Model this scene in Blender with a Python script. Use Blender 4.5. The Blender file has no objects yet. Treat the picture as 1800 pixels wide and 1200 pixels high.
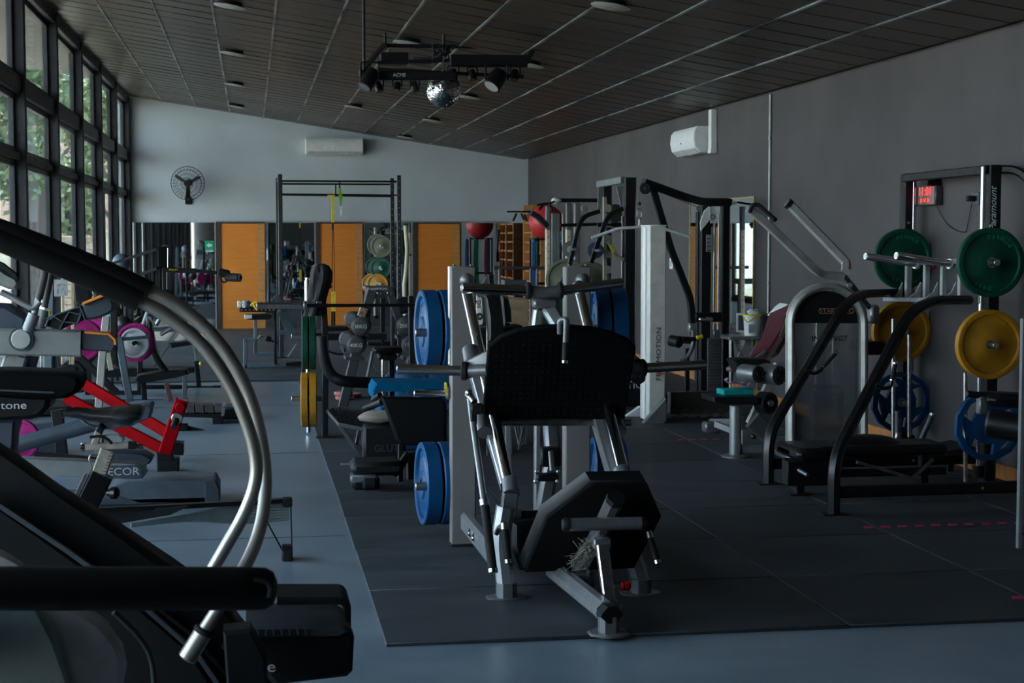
import bpy, math, random
from mathutils import Vector as V, Matrix, Euler
random.seed(7)
SC = bpy.context.scene
COL = SC.collection
PI = math.pi

# ---------------------------------------------------------------- camera, world, light, exposure
FPX, EYE = 2850.0, 1.65
PITCH = math.atan(185 / FPX)
YAW = math.atan(460 * math.cos(PITCH) / FPX)
cam_data = bpy.data.cameras.new('camera')
cam = bpy.data.objects.new('camera', cam_data)
COL.objects.link(cam)
cam.location = (0, 0, EYE)
cam.rotation_euler = (PI / 2 - PITCH, 0, -YAW)
cam_data.sensor_width = 36
cam_data.lens = FPX / 1800 * 36
cam_data.clip_start = 0.05
cam_data.clip_end = 400
cam_data.dof.use_dof = True
cam_data.dof.focus_distance = 8.6
cam_data.dof.aperture_fstop = 10
SC.camera = cam

world = bpy.data.worlds.new('sky')
SC.world = world
world.use_nodes = True
wn = world.node_tree.nodes
wl = world.node_tree.links
bg = wn['Background']
tc = wn.new('ShaderNodeTexCoord')
sep = wn.new('ShaderNodeSeparateXYZ')
ramp = wn.new('ShaderNodeValToRGB')
wl.new(tc.outputs['Generated'], sep.inputs[0])
wl.new(sep.outputs['Z'], ramp.inputs[0])
ramp.color_ramp.elements[0].position = 0.0
ramp.color_ramp.elements[0].color = (0.74, 0.84, 0.94, 1)
ramp.color_ramp.elements[1].position = 0.7
ramp.color_ramp.elements[1].color = (0.45, 0.62, 0.86, 1)
wl.new(ramp.outputs[0], bg.inputs['Color'])
bg.inputs['Strength'].default_value = 12.5

sun_data = bpy.data.lights.new('sun', 'SUN')
sun_data.energy = 46
sun_data.angle = math.radians(3)
sun_data.color = (1.0, 0.93, 0.80)
sun = bpy.data.objects.new('sun', sun_data)
COL.objects.link(sun)
sun.rotation_euler = V((0.34, -0.30, -0.89)).to_track_quat('-Z', 'Y').to_euler()

vs = SC.view_settings
vs.view_transform = 'Standard'
vs.look = 'None'
vs.exposure = 0.0
vs.gamma = 1.0
vs.use_curve_mapping = False
cy = SC.cycles
cy.max_bounces = 7
cy.diffuse_bounces = 4
cy.glossy_bounces = 4
cy.transmission_bounces = 4
cy.transparent_max_bounces = 16
cy.use_adaptive_sampling = True
cy.adaptive_threshold = 0.015
cy.use_denoising = True
cy.denoiser = 'OPENIMAGEDENOISE'
cy.sample_clamp_indirect = 4.0
cy.caustics_reflective = False
cy.caustics_refractive = False

# ---------------------------------------------------------------- pixel <-> place helpers (1800 x 1200 frame)
FW = V((math.sin(YAW) * math.cos(PITCH), math.cos(YAW) * math.cos(PITCH), -math.sin(PITCH)))
RT = V((math.cos(YAW), -math.sin(YAW), 0))
UP = RT.cross(FW)


def ray(px, py):
    return FW + RT * ((px - 900) / FPX) - UP * ((py - 600) / FPX)


def W(px, py, Y):
    d = ray(px, py)
    return V((0, 0, EYE)) + d * (Y / d.y)


def WX(px, py, X):
    d = ray(px, py)
    return V((0, 0, EYE)) + d * (X / d.x)


def G(px, py, z=0.0):
    d = ray(px, py)
    return V((0, 0, EYE)) + d * ((z - EYE) / d.z)


def K(Y):
    return Y / 2887.0


def ceil_z(x):
    return 3.03 + 0.150 * (5.0 - x)


def CE(px, py):
    d = ray(px, py)
    # point of the ray on the sloping ceiling
    t = (3.03 + 0.75 - EYE) / (d.z + 0.15 * d.x)
    return V((0, 0, EYE)) + d * t


# ---------------------------------------------------------------- materials
MATS = {}


def mat(name, col, rough=0.5, metal=0.0, var=0.08, scale=12.0, bump=0.0, bscale=60.0, spec=0.5, coat=0.0, stretch=None, col2=None, rvar=0.12, emit=None, es=1.0):
    if name in MATS:
        return MATS[name]
    m = bpy.data.materials.new(name)
    m.use_nodes = True
    nt = m.node_tree
    N, L = nt.nodes, nt.links
    b = N['Principled BSDF']
    co = N.new('ShaderNodeTexCoord')
    mp = N.new('ShaderNodeMapping')
    L.new(co.outputs['Object'], mp.inputs[0])
    if stretch:
        mp.inputs['Scale'].default_value = stretch
    nz = N.new('ShaderNodeTexNoise')
    nz.inputs['Scale'].default_value = scale
    nz.inputs['Detail'].default_value = 5
    L.new(mp.outputs[0], nz.inputs['Vector'])
    mx = N.new('ShaderNodeMix')
    mx.data_type = 'RGBA'
    c2 = col2 if col2 else tuple(c * (1 - 2.2 * var) for c in col)
    mx.inputs['A'].default_value = (*[min(1, c * (1 + var)) for c in col], 1)
    mx.inputs['B'].default_value = (*c2, 1)
    rp = N.new('ShaderNodeMapRange')
    rp.inputs['From Min'].default_value = 0.35
    rp.inputs['From Max'].default_value = 0.68
    L.new(nz.outputs['Fac'], rp.inputs['Value'])
    L.new(rp.outputs[0], mx.inputs['Factor'])
    L.new(mx.outputs['Result'], b.inputs['Base Color'])
    b.inputs['Metallic'].default_value = metal
    b.inputs['Specular IOR Level'].default_value = spec
    b.inputs['Coat Weight'].default_value = coat
    rr = N.new('ShaderNodeMapRange')
    rr.inputs['To Min'].default_value = max(0.02, rough - rvar * rough)
    rr.inputs['To Max'].default_value = min(1, rough + rvar)
    L.new(nz.outputs['Fac'], rr.inputs['Value'])
    L.new(rr.outputs[0], b.inputs['Roughness'])
    if bump:
        n2 = N.new('ShaderNodeTexNoise')
        n2.inputs['Scale'].default_value = bscale
        n2.inputs['Detail'].default_value = 3
        L.new(mp.outputs[0], n2.inputs['Vector'])
        bp = N.new('ShaderNodeBump')
        bp.inputs['Strength'].default_value = bump
        bp.inputs['Distance'].default_value = 0.0012
        L.new(n2.outputs['Fac'], bp.inputs['Height'])
        L.new(bp.outputs[0], b.inputs['Normal'])
    if emit:
        b.inputs['Emission Color'].default_value = (*emit, 1)
        b.inputs['Emission Strength'].default_value = es
    MATS[name] = m
    return m


BLK = mat('black_powder_coat', (0.008, 0.008, 0.009), 0.45, spec=0.25, bump=0.05, bscale=400)
BLKG = mat('black_gloss_steel', (0.006, 0.006, 0.007), 0.28, rvar=0.02, spec=0.4)
PLA = mat('black_plastic', (0.009, 0.010, 0.011), 0.5, spec=0.22, bump=0.1, bscale=300)
RUB = mat('black_rubber', (0.008, 0.008, 0.009), 0.7, spec=0.3, bump=0.15, bscale=200)
GRIP = mat('foam_grip', (0.005, 0.005, 0.005), 0.9, spec=0.2, bump=0.2, bscale=260)
VIN = mat('black_vinyl', (0.007, 0.0075, 0.009), 0.34, spec=0.28, bump=0.12, bscale=180)
SIL = mat('silver_paint', (0.30, 0.31, 0.32), 0.30, 0.65, var=0.05)
SILD = mat('dark_silver_paint', (0.16, 0.165, 0.175), 0.34, 0.5, var=0.06)
COLG = mat('grey_column_paint', (0.19, 0.18, 0.175), 0.5, 0.1, var=0.05, scale=3)
CHR = mat('chrome', (0.62, 0.62, 0.63), 0.13, 1.0, var=0.03, rvar=0.03)
STL = mat('worn_steel', (0.42, 0.41, 0.40), 0.28, 1.0, var=0.12, scale=30)
BSTL = mat('brushed_steel', (0.40, 0.38, 0.35), 0.3, 1.0, var=0.1, scale=20, stretch=(1, 1, 12))
GREY = mat('grey_paint', (0.16, 0.17, 0.18), 0.42, 0.0, var=0.06)
BLGR = mat('blue_grey_paint', (0.10, 0.145, 0.175), 0.42, 0.0, var=0.06)
LGR = mat('pale_grey_plastic', (0.34, 0.35, 0.34), 0.42, 0.0, var=0.05)
WHT = mat('white_plastic', (0.78, 0.79, 0.77), 0.42, 0.0, var=0.03)
OFFW = mat('off_white_enamel', (0.62, 0.60, 0.55), 0.40, 0.0, var=0.05)
CREAM = mat('cream_enamel', (0.66, 0.58, 0.43), 0.45, 0.0, var=0.05)
DGR = mat('dark_grey_plastic', (0.045, 0.055, 0.068), 0.45, 0.0, var=0.08)
RED = mat('red_enamel', (0.30, 0.001, 0.004), 0.6, 0.0, var=0.06, spec=0.05)
ORG = mat('orange_plastic', (0.80, 0.25, 0.02), 0.45)
YEL = mat('yellow_plastic', (0.82, 0.62, 0.03), 0.45)
BLUE = mat('blue_bumper_rubber', (0.002, 0.058, 0.165), 0.38, 0.0, spec=0.3, var=0.10, scale=8, bump=0.06)
GRN = mat('green_bumper_rubber', (0.001, 0.058, 0.032), 0.45, 0.0, spec=0.3, var=0.12, scale=8, bump=0.06)
YLP = mat('yellow_bumper_rubber', (0.44, 0.20, 0.006), 0.5, 0.0, var=0.10, scale=9, bump=0.08)
OLV = mat('olive_plate_rubber', (0.12, 0.125, 0.075), 0.55)
PNK = mat('pink_plate_rubber', (0.28, 0.012, 0.12), 0.6, spec=0.12)
GPL = mat('grey_iron_plate', (0.33, 0.34, 0.35), 0.4, 0.2)
TEAL = mat('teal_foam', (0.005, 0.30, 0.30), 0.8, spec=0.2)
BLM = mat('blue_foam_mat', (0.002, 0.09, 0.19), 0.85, spec=0.05)
MAR = mat('maroon_vinyl', (0.065, 0.009, 0.018), 0.5, spec=0.3)
MAU = mat('mauve_rubber', (0.30, 0.16, 0.27), 0.6)
DEAD = mat('matte_black_board', (0.0025, 0.0025, 0.003), 0.8, spec=0.12)
CLOTH = mat('black_cloth', (0.018, 0.018, 0.02), 0.9, bump=0.4, bscale=90)
TXT = mat('white_lettering', (0.62, 0.64, 0.66), 0.5)
TXTD = mat('grey_lettering', (0.16, 0.16, 0.17), 0.5)
TXTB = mat('black_lettering', (0.02, 0.02, 0.02), 0.5)
TXTR = mat('red_lettering', (0.60, 0.05, 0.04), 0.5)


# ---------------------------------------------------------------- mesh builder
def frames(pts, up=None):
    n = len(pts)
    out = []
    prev = None
    for i in range(n):
        if i == 0:
            t = pts[1] - pts[0]
        elif i == n - 1:
            t = pts[-1] - pts[-2]
        else:
            a = (pts[i] - pts[i - 1]).normalized()
            b = (pts[i + 1] - pts[i]).normalized()
            t = a + b
            if t.length < 1e-6:
                t = b
        t = t.normalized()
        if prev is None:
            u = V(up) if up is not None else V((0, 0, 1))
            if abs(u.normalized().dot(t)) > 0.97:
                u = V((0, 1, 0)) if abs(t.y) < 0.9 else V((1, 0, 0))
            u = (u - t * u.dot(t)).normalized()
        else:
            u = prev - t * prev.dot(t)
            u = u.normalized() if u.length > 1e-6 else prev
        prev = u
        out.append((t, u, t.cross(u).normalized()))
    return out


def fillet(pts, rad, seg=6):
    pts = [V(p) for p in pts]
    out = [pts[0]]
    for i in range(1, len(pts) - 1):
        a, p, b = pts[i - 1], pts[i], pts[i + 1]
        da, db = (a - p), (b - p)
        r = min(rad, da.length * 0.49, db.length * 0.49)
        s, e = p + da.normalized() * r, p + db.normalized() * r
        for k in range(seg + 1):
            t = k / seg
            out.append(s * (1 - t) ** 2 + p * 2 * t * (1 - t) + e * t * t)
    out.append(pts[-1])
    return out


def spline(pts, seg=8):
    pts = [V(p) for p in pts]
    out = []
    n = len(pts)
    for i in range(n - 1):
        p0, p1, p2, p3 = pts[max(i - 1, 0)], pts[i], pts[i + 1], pts[min(i + 2, n - 1)]
        for k in range(seg):
            t = k / seg
            out.append(0.5 * ((2 * p1) + (p2 - p0) * t + (2 * p0 - 5 * p1 + 4 * p2 - p3) * t * t + (3 * p1 - p0 - 3 * p2 + p3) * t ** 3))
    out.append(pts[-1])
    return out


class B:
    def __init__(s):
        s.v, s.f = [], []

    def add(s, vs, fs):
        o = len(s.v)
        s.v += [V(x) for x in vs]
        s.f += [tuple(i + o for i in f) for f in fs]
        return s

    def sweep(s, pts, prof, up=None, caps=True, scales=None):
        pts = [V(p) for p in pts]
        fr = frames(pts, up)
        n, m = len(pts), len(prof)
        vs, fs = [], []
        for i, (p, (t, u, w)) in enumerate(zip(pts, fr)):
            k = scales[i] if scales else 1.0
            if 0 < i < n - 1:
                a = (pts[i] - pts[i - 1]).normalized()
                c = max(0.5, math.sqrt(max(0.25, (1 + a.dot((pts[i + 1] - pts[i]).normalized())) / 2)))
            else:
                c = 1
            for (x, y) in prof:
                vs.append(p + w * (x * k) + u * (y * k / (c if c < 0.995 else 1)))
        for i in range(n - 1):
            for j in range(m):
                a, b = i * m + j, i * m + (j + 1) % m
                fs.append((a, b, b + m, a + m))
        if caps:
            fs.append(tuple(range(m))[::-1])
            fs.append(tuple((n - 1) * m + j for j in range(m)))
        return s.add(vs, fs)

    def tube(s, pts, r, n=12, caps=True, scales=None):
        prof = [(r * math.cos(2 * PI * k / n), r * math.sin(2 * PI * k / n)) for k in range(n)]
        return s.sweep(pts, prof, None, caps, scales)

    def bar(s, pts, w, h, up=None, c=None):
        w, h = w / 2, h / 2
        c = min(w, h) * 0.22 if c is None else c
        prof = [(w - c, -h), (w, -h + c), (w, h - c), (w - c, h), (-w + c, h), (-w, h - c), (-w, -h + c), (-w + c, -h)]
        return s.sweep(pts, prof, up)

    def box(s, c, d, R=None, ch=0.0):
        c = V(c)
        x, y, z = [q / 2 for q in d]
        ch = min(ch, x * 0.9, y * 0.9, z * 0.9)
        if ch <= 0:
            vs = [V((i * x, j * y, k * z)) for i in (-1, 1) for j in (-1, 1) for k in (-1, 1)]
            fs = [(0, 1, 3, 2), (4, 6, 7, 5), (0, 4, 5, 1), (2, 3, 7, 6), (0, 2, 6, 4), (1, 5, 7, 3)]
        else:
            vs, fs = [], []
            a = [(x - ch, y - ch, z), (x - ch, y, z - ch), (x, y - ch, z - ch)]
            idx = {}
            for i in (-1, 1):
                for j in (-1, 1):
                    for k in (-1, 1):
                        for t, q in enumerate(a):
                            idx[(i, j, k, t)] = len(vs)
                            vs.append(V((i * q[0], j * q[1], k * q[2])))
            g = lambda i, j, k, t: idx[(i, j, k, t)]
            for k in (-1, 1):
                q = [g(-1, -1, k, 0), g(1, -1, k, 0), g(1, 1, k, 0), g(-1, 1, k, 0)]
                fs.append(tuple(q if k > 0 else q[::-1]))
            for j in (-1, 1):
                q = [g(-1, j, -1, 1), g(-1, j, 1, 1), g(1, j, 1, 1), g(1, j, -1, 1)]
                fs.append(tuple(q if j > 0 else q[::-1]))
            for i in (-1, 1):
                q = [g(i, -1, -1, 2), g(i, 1, -1, 2), g(i, 1, 1, 2), g(i, -1, 1, 2)]
                fs.append(tuple(q if i > 0 else q[::-1]))
            for i in (-1, 1):
                for j in (-1, 1):
                    fs.append((g(i, j, -1, 1), g(i, j, -1, 2), g(i, j, 1, 2), g(i, j, 1, 1)))
                for k in (-1, 1):
                    fs.append((g(i, -1, k, 0), g(i, -1, k, 2), g(i, 1, k, 2), g(i, 1, k, 0)))
            for j in (-1, 1):
                for k in (-1, 1):
                    fs.append((g(-1, j, k, 0), g(-1, j, k, 1), g(1, j, k, 1), g(1, j, k, 0)))
            for i in (-1, 1):
                for j in (-1, 1):
                    for k in (-1, 1):
                        fs.append((g(i, j, k, 0), g(i, j, k, 1), g(i, j, k, 2)))
        M = R if R is not None else Matrix.Identity(3)
        return s.add([c + M @ v for v in vs], fs)

    def prism(s, poly, vec, ch=0.0):
        poly = [V(p) for p in poly]
        vec = V(vec)
        n = len(poly)
        if ch <= 0:
            vs = poly + [p + vec for p in poly]
            fs = [tuple(range(n)), tuple(range(2 * n - 1, n - 1, -1))]
            fs += [((i + 1) % n, i, i + n, (i + 1) % n + n) for i in range(n)]
            return s.add(vs, fs)
        cen = sum(poly, V()) / n
        u = vec.normalized()
        ins = []
        for p in poly:
            d = cen - p
            ins.append(p + d.normalized() * min(ch * 1.2, d.length * 0.4))
        L = vec.length
        c2 = min(ch, L * 0.45)
        rings = [ins, [p + u * c2 for p in poly], [p + u * (L - c2) for p in poly], [p + vec for p in ins]]
        vs = [q for r in rings for q in r]
        fs = [tuple(range(n)), tuple(range(4 * n - 1, 3 * n - 1, -1))]
        for k in range(3):
            fs += [(k * n + (i + 1) % n, k * n + i, (k + 1) * n + i, (k + 1) * n + (i + 1) % n) for i in range(n)]
        return s.add(vs, fs)

    def lathe(s, prof, c, axis, n=32, a0=0.0, flat=None):
        c, ax = V(c), V(axis).normalized()
        u = V((0, 0, 1)) if abs(ax.z) < 0.9 else V((1, 0, 0))
        u = (u - ax * u.dot(ax)).normalized()
        w = ax.cross(u)
        vs, fs, m = [], [], len(prof)
        for k in range(n):
            a = a0 + 2 * PI * k / n
            d = u * math.cos(a) + w * math.sin(a)
            for (r, t) in prof:
                vs.append(c + d * r + ax * t)
        for k in range(n):
            k2 = (k + 1) % n
            for j in range(m - 1):
                fs.append((k * m + j, k2 * m + j, k2 * m + j + 1, k * m + j + 1))
        if prof[0][0] > 1e-4 and prof[-1] != prof[0]:
            fs.append(tuple(k * m for k in range(n))[::-1])
            fs.append(tuple(k * m + m - 1 for k in range(n)))
        return s.add(vs, fs)

    def cyl(s, p0, p1, r, n=16, ch=0.0):
        p0, p1 = V(p0), V(p1)
        L = (p1 - p0).length
        ch = min(ch, r * 0.6, L * 0.45)
        pr = [(r, 0), (r, L)] if ch <= 0 else [(r - ch, 0), (r, ch), (r, L - ch), (r - ch, L)]
        return s.lathe(pr, p0, p1 - p0, n)

    def ball(s, c, r, n=16, sc=(1, 1, 1)):
        m = n // 2
        vs, fs = [], []
        c = V(c)
        for i in range(1, m):
            for j in range(n):
                a, b = PI * i / m, 2 * PI * j / n
                vs.append(c + V((r * sc[0] * math.sin(a) * math.cos(b), r * sc[1] * math.sin(a) * math.sin(b), r * sc[2] * math.cos(a))))
        o1, o2 = len(vs), len(vs) + 1
        vs += [c + V((0, 0, r * sc[2])), c - V((0, 0, r * sc[2]))]
        for i in range(m - 2):
            for j in range(n):
                k = (j + 1) % n
                fs.append((i * n + j, (i + 1) * n + j, (i + 1) * n + k, i * n + k))
        for j in range(n):
            k = (j + 1) % n
            fs.append((o1, j, k))
            fs.append((o2, (m - 2) * n + k, (m - 2) * n + j))
        return s.add(vs, fs)

    def mesh(s, name, org=(0, 0, 0), ang=38):
        o = V(org)
        me = bpy.data.meshes.new(name)
        me.from_pydata([tuple(v - o) for v in s.v], [], s.f)
        me.update()
        bm = __import__('bmesh').new()
        bm.from_mesh(me)
        __import__('bmesh').ops.recalc_face_normals(bm, faces=bm.faces)
        bm.to_mesh(me)
        bm.free()
        me.polygons.foreach_set('use_smooth', [True] * len(me.polygons))
        me.set_sharp_from_angle(angle=math.radians(ang))
        me.update()
        return me


def org_of(root):
    o = V((0, 0, 0))
    while root is not None:
        o = o + V(root.location)
        root = root.parent
    return o


def tag(o, label=None, cat=None, group=None, kind=None):
    if label: o['label'] = label
    if cat: o['category'] = cat
    if group: o['group'] = group
    if kind: o['kind'] = kind
    return o


def thing(name, label, cat, loc=(0, 0, 0), group=None):
    o = bpy.data.objects.new(name, None)
    o.empty_display_size = 0.1
    COL.objects.link(o)
    o.location = V(loc)
    return tag(o, label, cat, group)


def part(root, name, b, m, label=None):
    me = b.mesh(name, org_of(root) if root else (0, 0, 0))
    me.materials.append(m)
    o = bpy.data.objects.new(name, me)
    COL.objects.link(o)
    o.parent = root
    if label: o['label'] = label
    return o


def solo(name, b, m, label, cat, loc, group=None):
    """a thing that is one mesh"""
    me = b.mesh(name, loc)
    me.materials.append(m)
    o = bpy.data.objects.new(name, me)
    COL.objects.link(o)
    o.location = V(loc)
    return tag(o, label, cat, group)


def struct(name, b, m, parent=None):
    o = part(parent, name, b, m)
    if parent is None: o['kind'] = 'structure'
    return o


def dup(root, loc, rot=None, label=None, group=None):
    r = root.copy()
    COL.objects.link(r)
    r.location = V(loc)
    if rot is not None: r.rotation_euler = rot
    if label: r['label'] = label
    if group: r['group'] = group
    for ch in list(root.children):
        c = ch.copy()
        COL.objects.link(c)
        c.parent = r
        for g in list(ch.children):
            d = g.copy()
            COL.objects.link(d)
            d.parent = c
    return r


def P(pts, Y):
    """pixels (x, y) or (x, y, own depth) -> places; Y is the depth for those without their own"""
    return [W(p[0], p[1], p[2] if len(p) > 2 else Y) for p in pts]


def T(root, name, m, pts, Y, rpx, fil=0.0, sp=False, n=12, label=None):
    """round tube part through pixels"""
    q = P(pts, Y)
    if sp: q = spline(q)
    elif fil: q = fillet(q, fil)
    return part(root, name, B().tube(q, rpx * K(Y), n), m, label)


def R(root, name, m, pts, Y, wpx, dep=None, fil=0.0, up=(0, 1, 0), label=None):
    """rectangular tube part: wpx across in the picture, dep metres deep"""
    q = P(pts, Y)
    if fil: q = fillet(q, fil, 5)
    w = wpx * K(Y)
    return part(root, name, B().bar(q, w, dep or w, up), m, label)


def S(root, name, m, poly, Y, dep, ch=0.004, label=None):
    """slab part: outline at depth Y, dep metres deep away from the viewer"""
    return part(root, name, B().prism(P(poly, Y), (0, dep, 0), ch), m, label)


def BX(root, name, m, x0, y0, x1, y1, Y, dep, ch=0.006, label=None):
    a, b = W(x0, y0, Y), W(x1, y1, Y)
    c = (a + b) / 2 + V((0, dep / 2, 0))
    return part(root, name, B().box(c, (abs(b.x - a.x), dep, abs(a.z - b.z)), None, ch), m, label)


def text(root, name, body, m, org, xdir, ydir, size, depth=0.002, align='CENTER', shear=0.0, squash=1.0):
    cu = bpy.data.curves.new(name, 'FONT')
    cu.body = body
    cu.size = size
    cu.align_x = align
    cu.align_y = 'CENTER'
    cu.extrude = depth
    cu.shear = shear
    cu.resolution_u = 3
    tmp = bpy.data.objects.new('tmp_text', cu)
    COL.objects.link(tmp)
    dg = bpy.context.evaluated_depsgraph_get()
    me = bpy.data.meshes.new_from_object(tmp.evaluated_get(dg))
    bpy.data.objects.remove(tmp)
    x, y = V(xdir).normalized(), V(ydir).normalized()
    z = x.cross(y)
    o3 = org_of(root)
    for v in me.vertices:
        c = v.co.copy()
        v.co = V(org) + x * c.x * squash + y * c.y + z * c.z - o3
    me.materials.clear()
    me.materials.append(m)
    o = bpy.data.objects.new(name, me)
    COL.objects.link(o)
    o.parent = root
    return o
# ---------------------------------------------------------------- the room
XL, XR, YB, YF = -2.15, 5.0, 29.2, -3.0


def floor_mat():
    m = bpy.data.materials.new('sealed_blue_grey_concrete')
    m.use_nodes = True
    N, L = m.node_tree.nodes, m.node_tree.links
    b = N['Principled BSDF']
    co = N.new('ShaderNodeTexCoord')
    n1 = N.new('ShaderNodeTexNoise'); n1.inputs['Scale'].default_value = 1.7; n1.inputs['Detail'].default_value = 9; n1.inputs['Roughness'].default_value = 0.62
    n2 = N.new('ShaderNodeTexNoise'); n2.inputs['Scale'].default_value = 14; n2.inputs['Detail'].default_value = 8; n2.inputs['Roughness'].default_value = 0.7
    L.new(co.outputs['Object'], n1.inputs['Vector']); L.new(co.outputs['Object'], n2.inputs['Vector'])
    r1 = N.new('ShaderNodeValToRGB')
    r1.color_ramp.elements[0].position = 0.32; r1.color_ramp.elements[0].color = (0.115, 0.165, 0.212, 1)
    r1.color_ramp.elements[1].position = 0.72; r1.color_ramp.elements[1].color = (0.230, 0.285, 0.330, 1)
    L.new(n1.outputs['Fac'], r1.inputs[0])
    r2 = N.new('ShaderNodeValToRGB')
    r2.color_ramp.elements[0].position = 0.66; r2.color_ramp.elements[0].color = (0, 0, 0, 1)
    r2.color_ramp.elements[1].position = 0.74; r2.color_ramp.elements[1].color = (1, 1, 1, 1)
    L.new(n2.outputs['Fac'], r2.inputs[0])
    mx = N.new('ShaderNodeMix'); mx.data_type = 'RGBA'
    L.new(r2.outputs[0], mx.inputs['Factor']); L.new(r1.outputs[0], mx.inputs['A'])
    mx.inputs['B'].default_value = (0.30, 0.34, 0.37, 1)
    L.new(mx.outputs['Result'], b.inputs['Base Color'])
    rr = N.new('ShaderNodeMapRange'); rr.inputs['To Min'].default_value = 0.24; rr.inputs['To Max'].default_value = 0.36
    L.new(n1.outputs['Fac'], rr.inputs['Value']); L.new(rr.outputs[0], b.inputs['Roughness'])
    bp = N.new('ShaderNodeBump'); bp.inputs['Strength'].default_value = 0.06; bp.inputs['Distance'].default_value = 0.01
    L.new(n2.outputs['Fac'], bp.inputs['Height']); L.new(bp.outputs[0], b.inputs['Normal'])
    return m


def tile_mat():
    m = bpy.data.materials.new('black_rubber_matting')
    m.use_nodes = True
    N, L = m.node_tree.nodes, m.node_tree.links
    b = N['Principled BSDF']
    co = N.new('ShaderNodeTexCoord')
    geo = N.new('ShaderNodeNewGeometry')
    oi = N.new('ShaderNodeObjectInfo')
    n1 = N.new('ShaderNodeTexNoise'); n1.inputs['Scale'].default_value = 1.4; n1.inputs['Detail'].default_value = 8; n1.inputs['Roughness'].default_value = 0.65
    mp = N.new('ShaderNodeMapping'); mp.inputs['Scale'].default_value = (1, 3.0, 1)
    L.new(geo.outputs['Position'], mp.inputs[0]); L.new(mp.outputs[0], n1.inputs['Vector'])
    r1 = N.new('ShaderNodeValToRGB')
    r1.color_ramp.elements[0].position = 0.3; r1.color_ramp.elements[0].color = (0.010, 0.014, 0.018, 1)
    r1.color_ramp.elements[1].position = 0.75; r1.color_ramp.elements[1].color = (0.044, 0.053, 0.064, 1)
    L.new(n1.outputs['Fac'], r1.inputs[0])
    hv = N.new('ShaderNodeHueSaturation')
    mr = N.new('ShaderNodeMapRange'); mr.inputs['To Min'].default_value = 0.78; mr.inputs['To Max'].default_value = 1.2
    L.new(oi.outputs['Random'], mr.inputs['Value']); L.new(mr.outputs[0], hv.inputs['Value'])
    L.new(r1.outputs[0], hv.inputs['Color']); L.new(hv.outputs[0], b.inputs['Base Color'])
    rr = N.new('ShaderNodeMapRange'); rr.inputs['To Min'].default_value = 0.5; rr.inputs['To Max'].default_value = 0.8
    L.new(n1.outputs['Fac'], rr.inputs['Value']); L.new(rr.outputs[0], b.inputs['Roughness'])
    n3 = N.new('ShaderNodeTexNoise'); n3.inputs['Scale'].default_value = 260
    L.new(geo.outputs['Position'], n3.inputs['Vector'])
    bp = N.new('ShaderNodeBump'); bp.inputs['Strength'].default_value = 0.12; bp.inputs['Distance'].default_value = 0.002
    L.new(n3.outputs['Fac'], bp.inputs['Height']); L.new(bp.outputs[0], b.inputs['Normal'])
    return m


struct('floor', B().box(((XL + XR) / 2 - 0.05, (YB + YF) / 2, -0.1), (XR - XL + 0.5, YB - YF + 0.4, 0.2)), floor_mat())
# saw cuts in the slab, as thin dark joints
jm = mat('joint_sealant', (0.035, 0.042, 0.05), 0.8)
jb = B()
for yy in (8.9, 12.4, 15.9):
    jb.box(((XL + 0.5) / 2, yy, 0.0006), (0.5 - XL, 0.008, 0.0012))
jo = part(bpy.data.objects['floor'], 'floor_joint', jb, jm)
jo['kind'] = 'stuff'

MATZ = 0.016
mats = thing('rubber_mat_floor', 'black rubber tile matting covering the training floor', 'matting', (0.52, 6.43, 0))
mats['kind'] = 'structure'
tm = tile_mat()
tb = B().box((0, 0, MATZ / 2), (0.970, 0.982, MATZ), None, 0.003).mesh('rubber_tile')
tb.materials.append(tm)


def tile(cx, cyy):
    o = bpy.data.objects.new('rubber_tile', tb)
    COL.objects.link(o)
    o.parent = mats
    o.location = (cx - 0.52 + random.uniform(-.003, .003), cyy - 6.43 + random.uniform(-.003, .003), random.uniform(-0.0015, 0.0))
    o.rotation_euler = (0, 0, random.uniform(-.003, .003))


for j in range(23):
    for i in range(5):
        cx = 0.52 + 0.98 * i + 0.49
        if i == 4:
            continue
        tile(cx, 6.43 + 0.99 * j + 0.495)
for j in range(23):
    o = bpy.data.objects.new('rubber_tile', tb)
    COL.objects.link(o)
    o.parent = mats
    o.scale = (0.54, 1, 1)
    o.location = (0.52 + 3.92 + 0.27 - 0.52, 0.99 * j + 0.495, 0)
for j in range(11):
    for i in range(3):
        if j * 0.99 + 18.6 > 28.6: continue
        o = bpy.data.objects.new('rubber_tile', tb)
        COL.objects.link(o)
        o.parent = mats
        o.scale = (0.9, 1, 1)
        o.location = (XL + 0.06 + 0.88 * i + 0.44 - 0.52, 18.6 + 0.99 * j + 0.495 - 6.43, 0)

# ---- walls
wallm = mat('pale_grey_green_wall_paint', (0.51, 0.565, 0.585), 0.75, var=0.03, scale=1.3, bump=0.05, bscale=90)
wallr = mat('charcoal_wall_paint', (0.056, 0.049, 0.050), 0.7, var=0.07, scale=1.1, bump=0.06, bscale=70)
wd = mat('dark_wall_paint', (0.10, 0.10, 0.105), 0.8)
zl = ceil_z(XL)
struct('wall_back', B().prism([(XL - .1, YB, -0.01), (XR + .1, YB, -0.01), (XR + .1, YB, ceil_z(XR) + .05), (XL - .1, YB, zl + .05)], (0, 0.2, 0)), wallm)
struct('wall_right', B().box((XR + 0.1, (YB + YF) / 2, 1.52), (0.2, YB - YF, 3.06)), wallr)
struct('wall_front', B().prism([(XL - .1, YF - .2, -0.01), (XR + .1, YF - .2, -0.01), (XR + .1, YF - .2, ceil_z(XR) + .05), (XL - .1, YF - .2, zl + .05)], (0, 0.2, 0)), mat('pale_front_wall', (0.30, 0.32, 0.31), 0.8))
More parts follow.
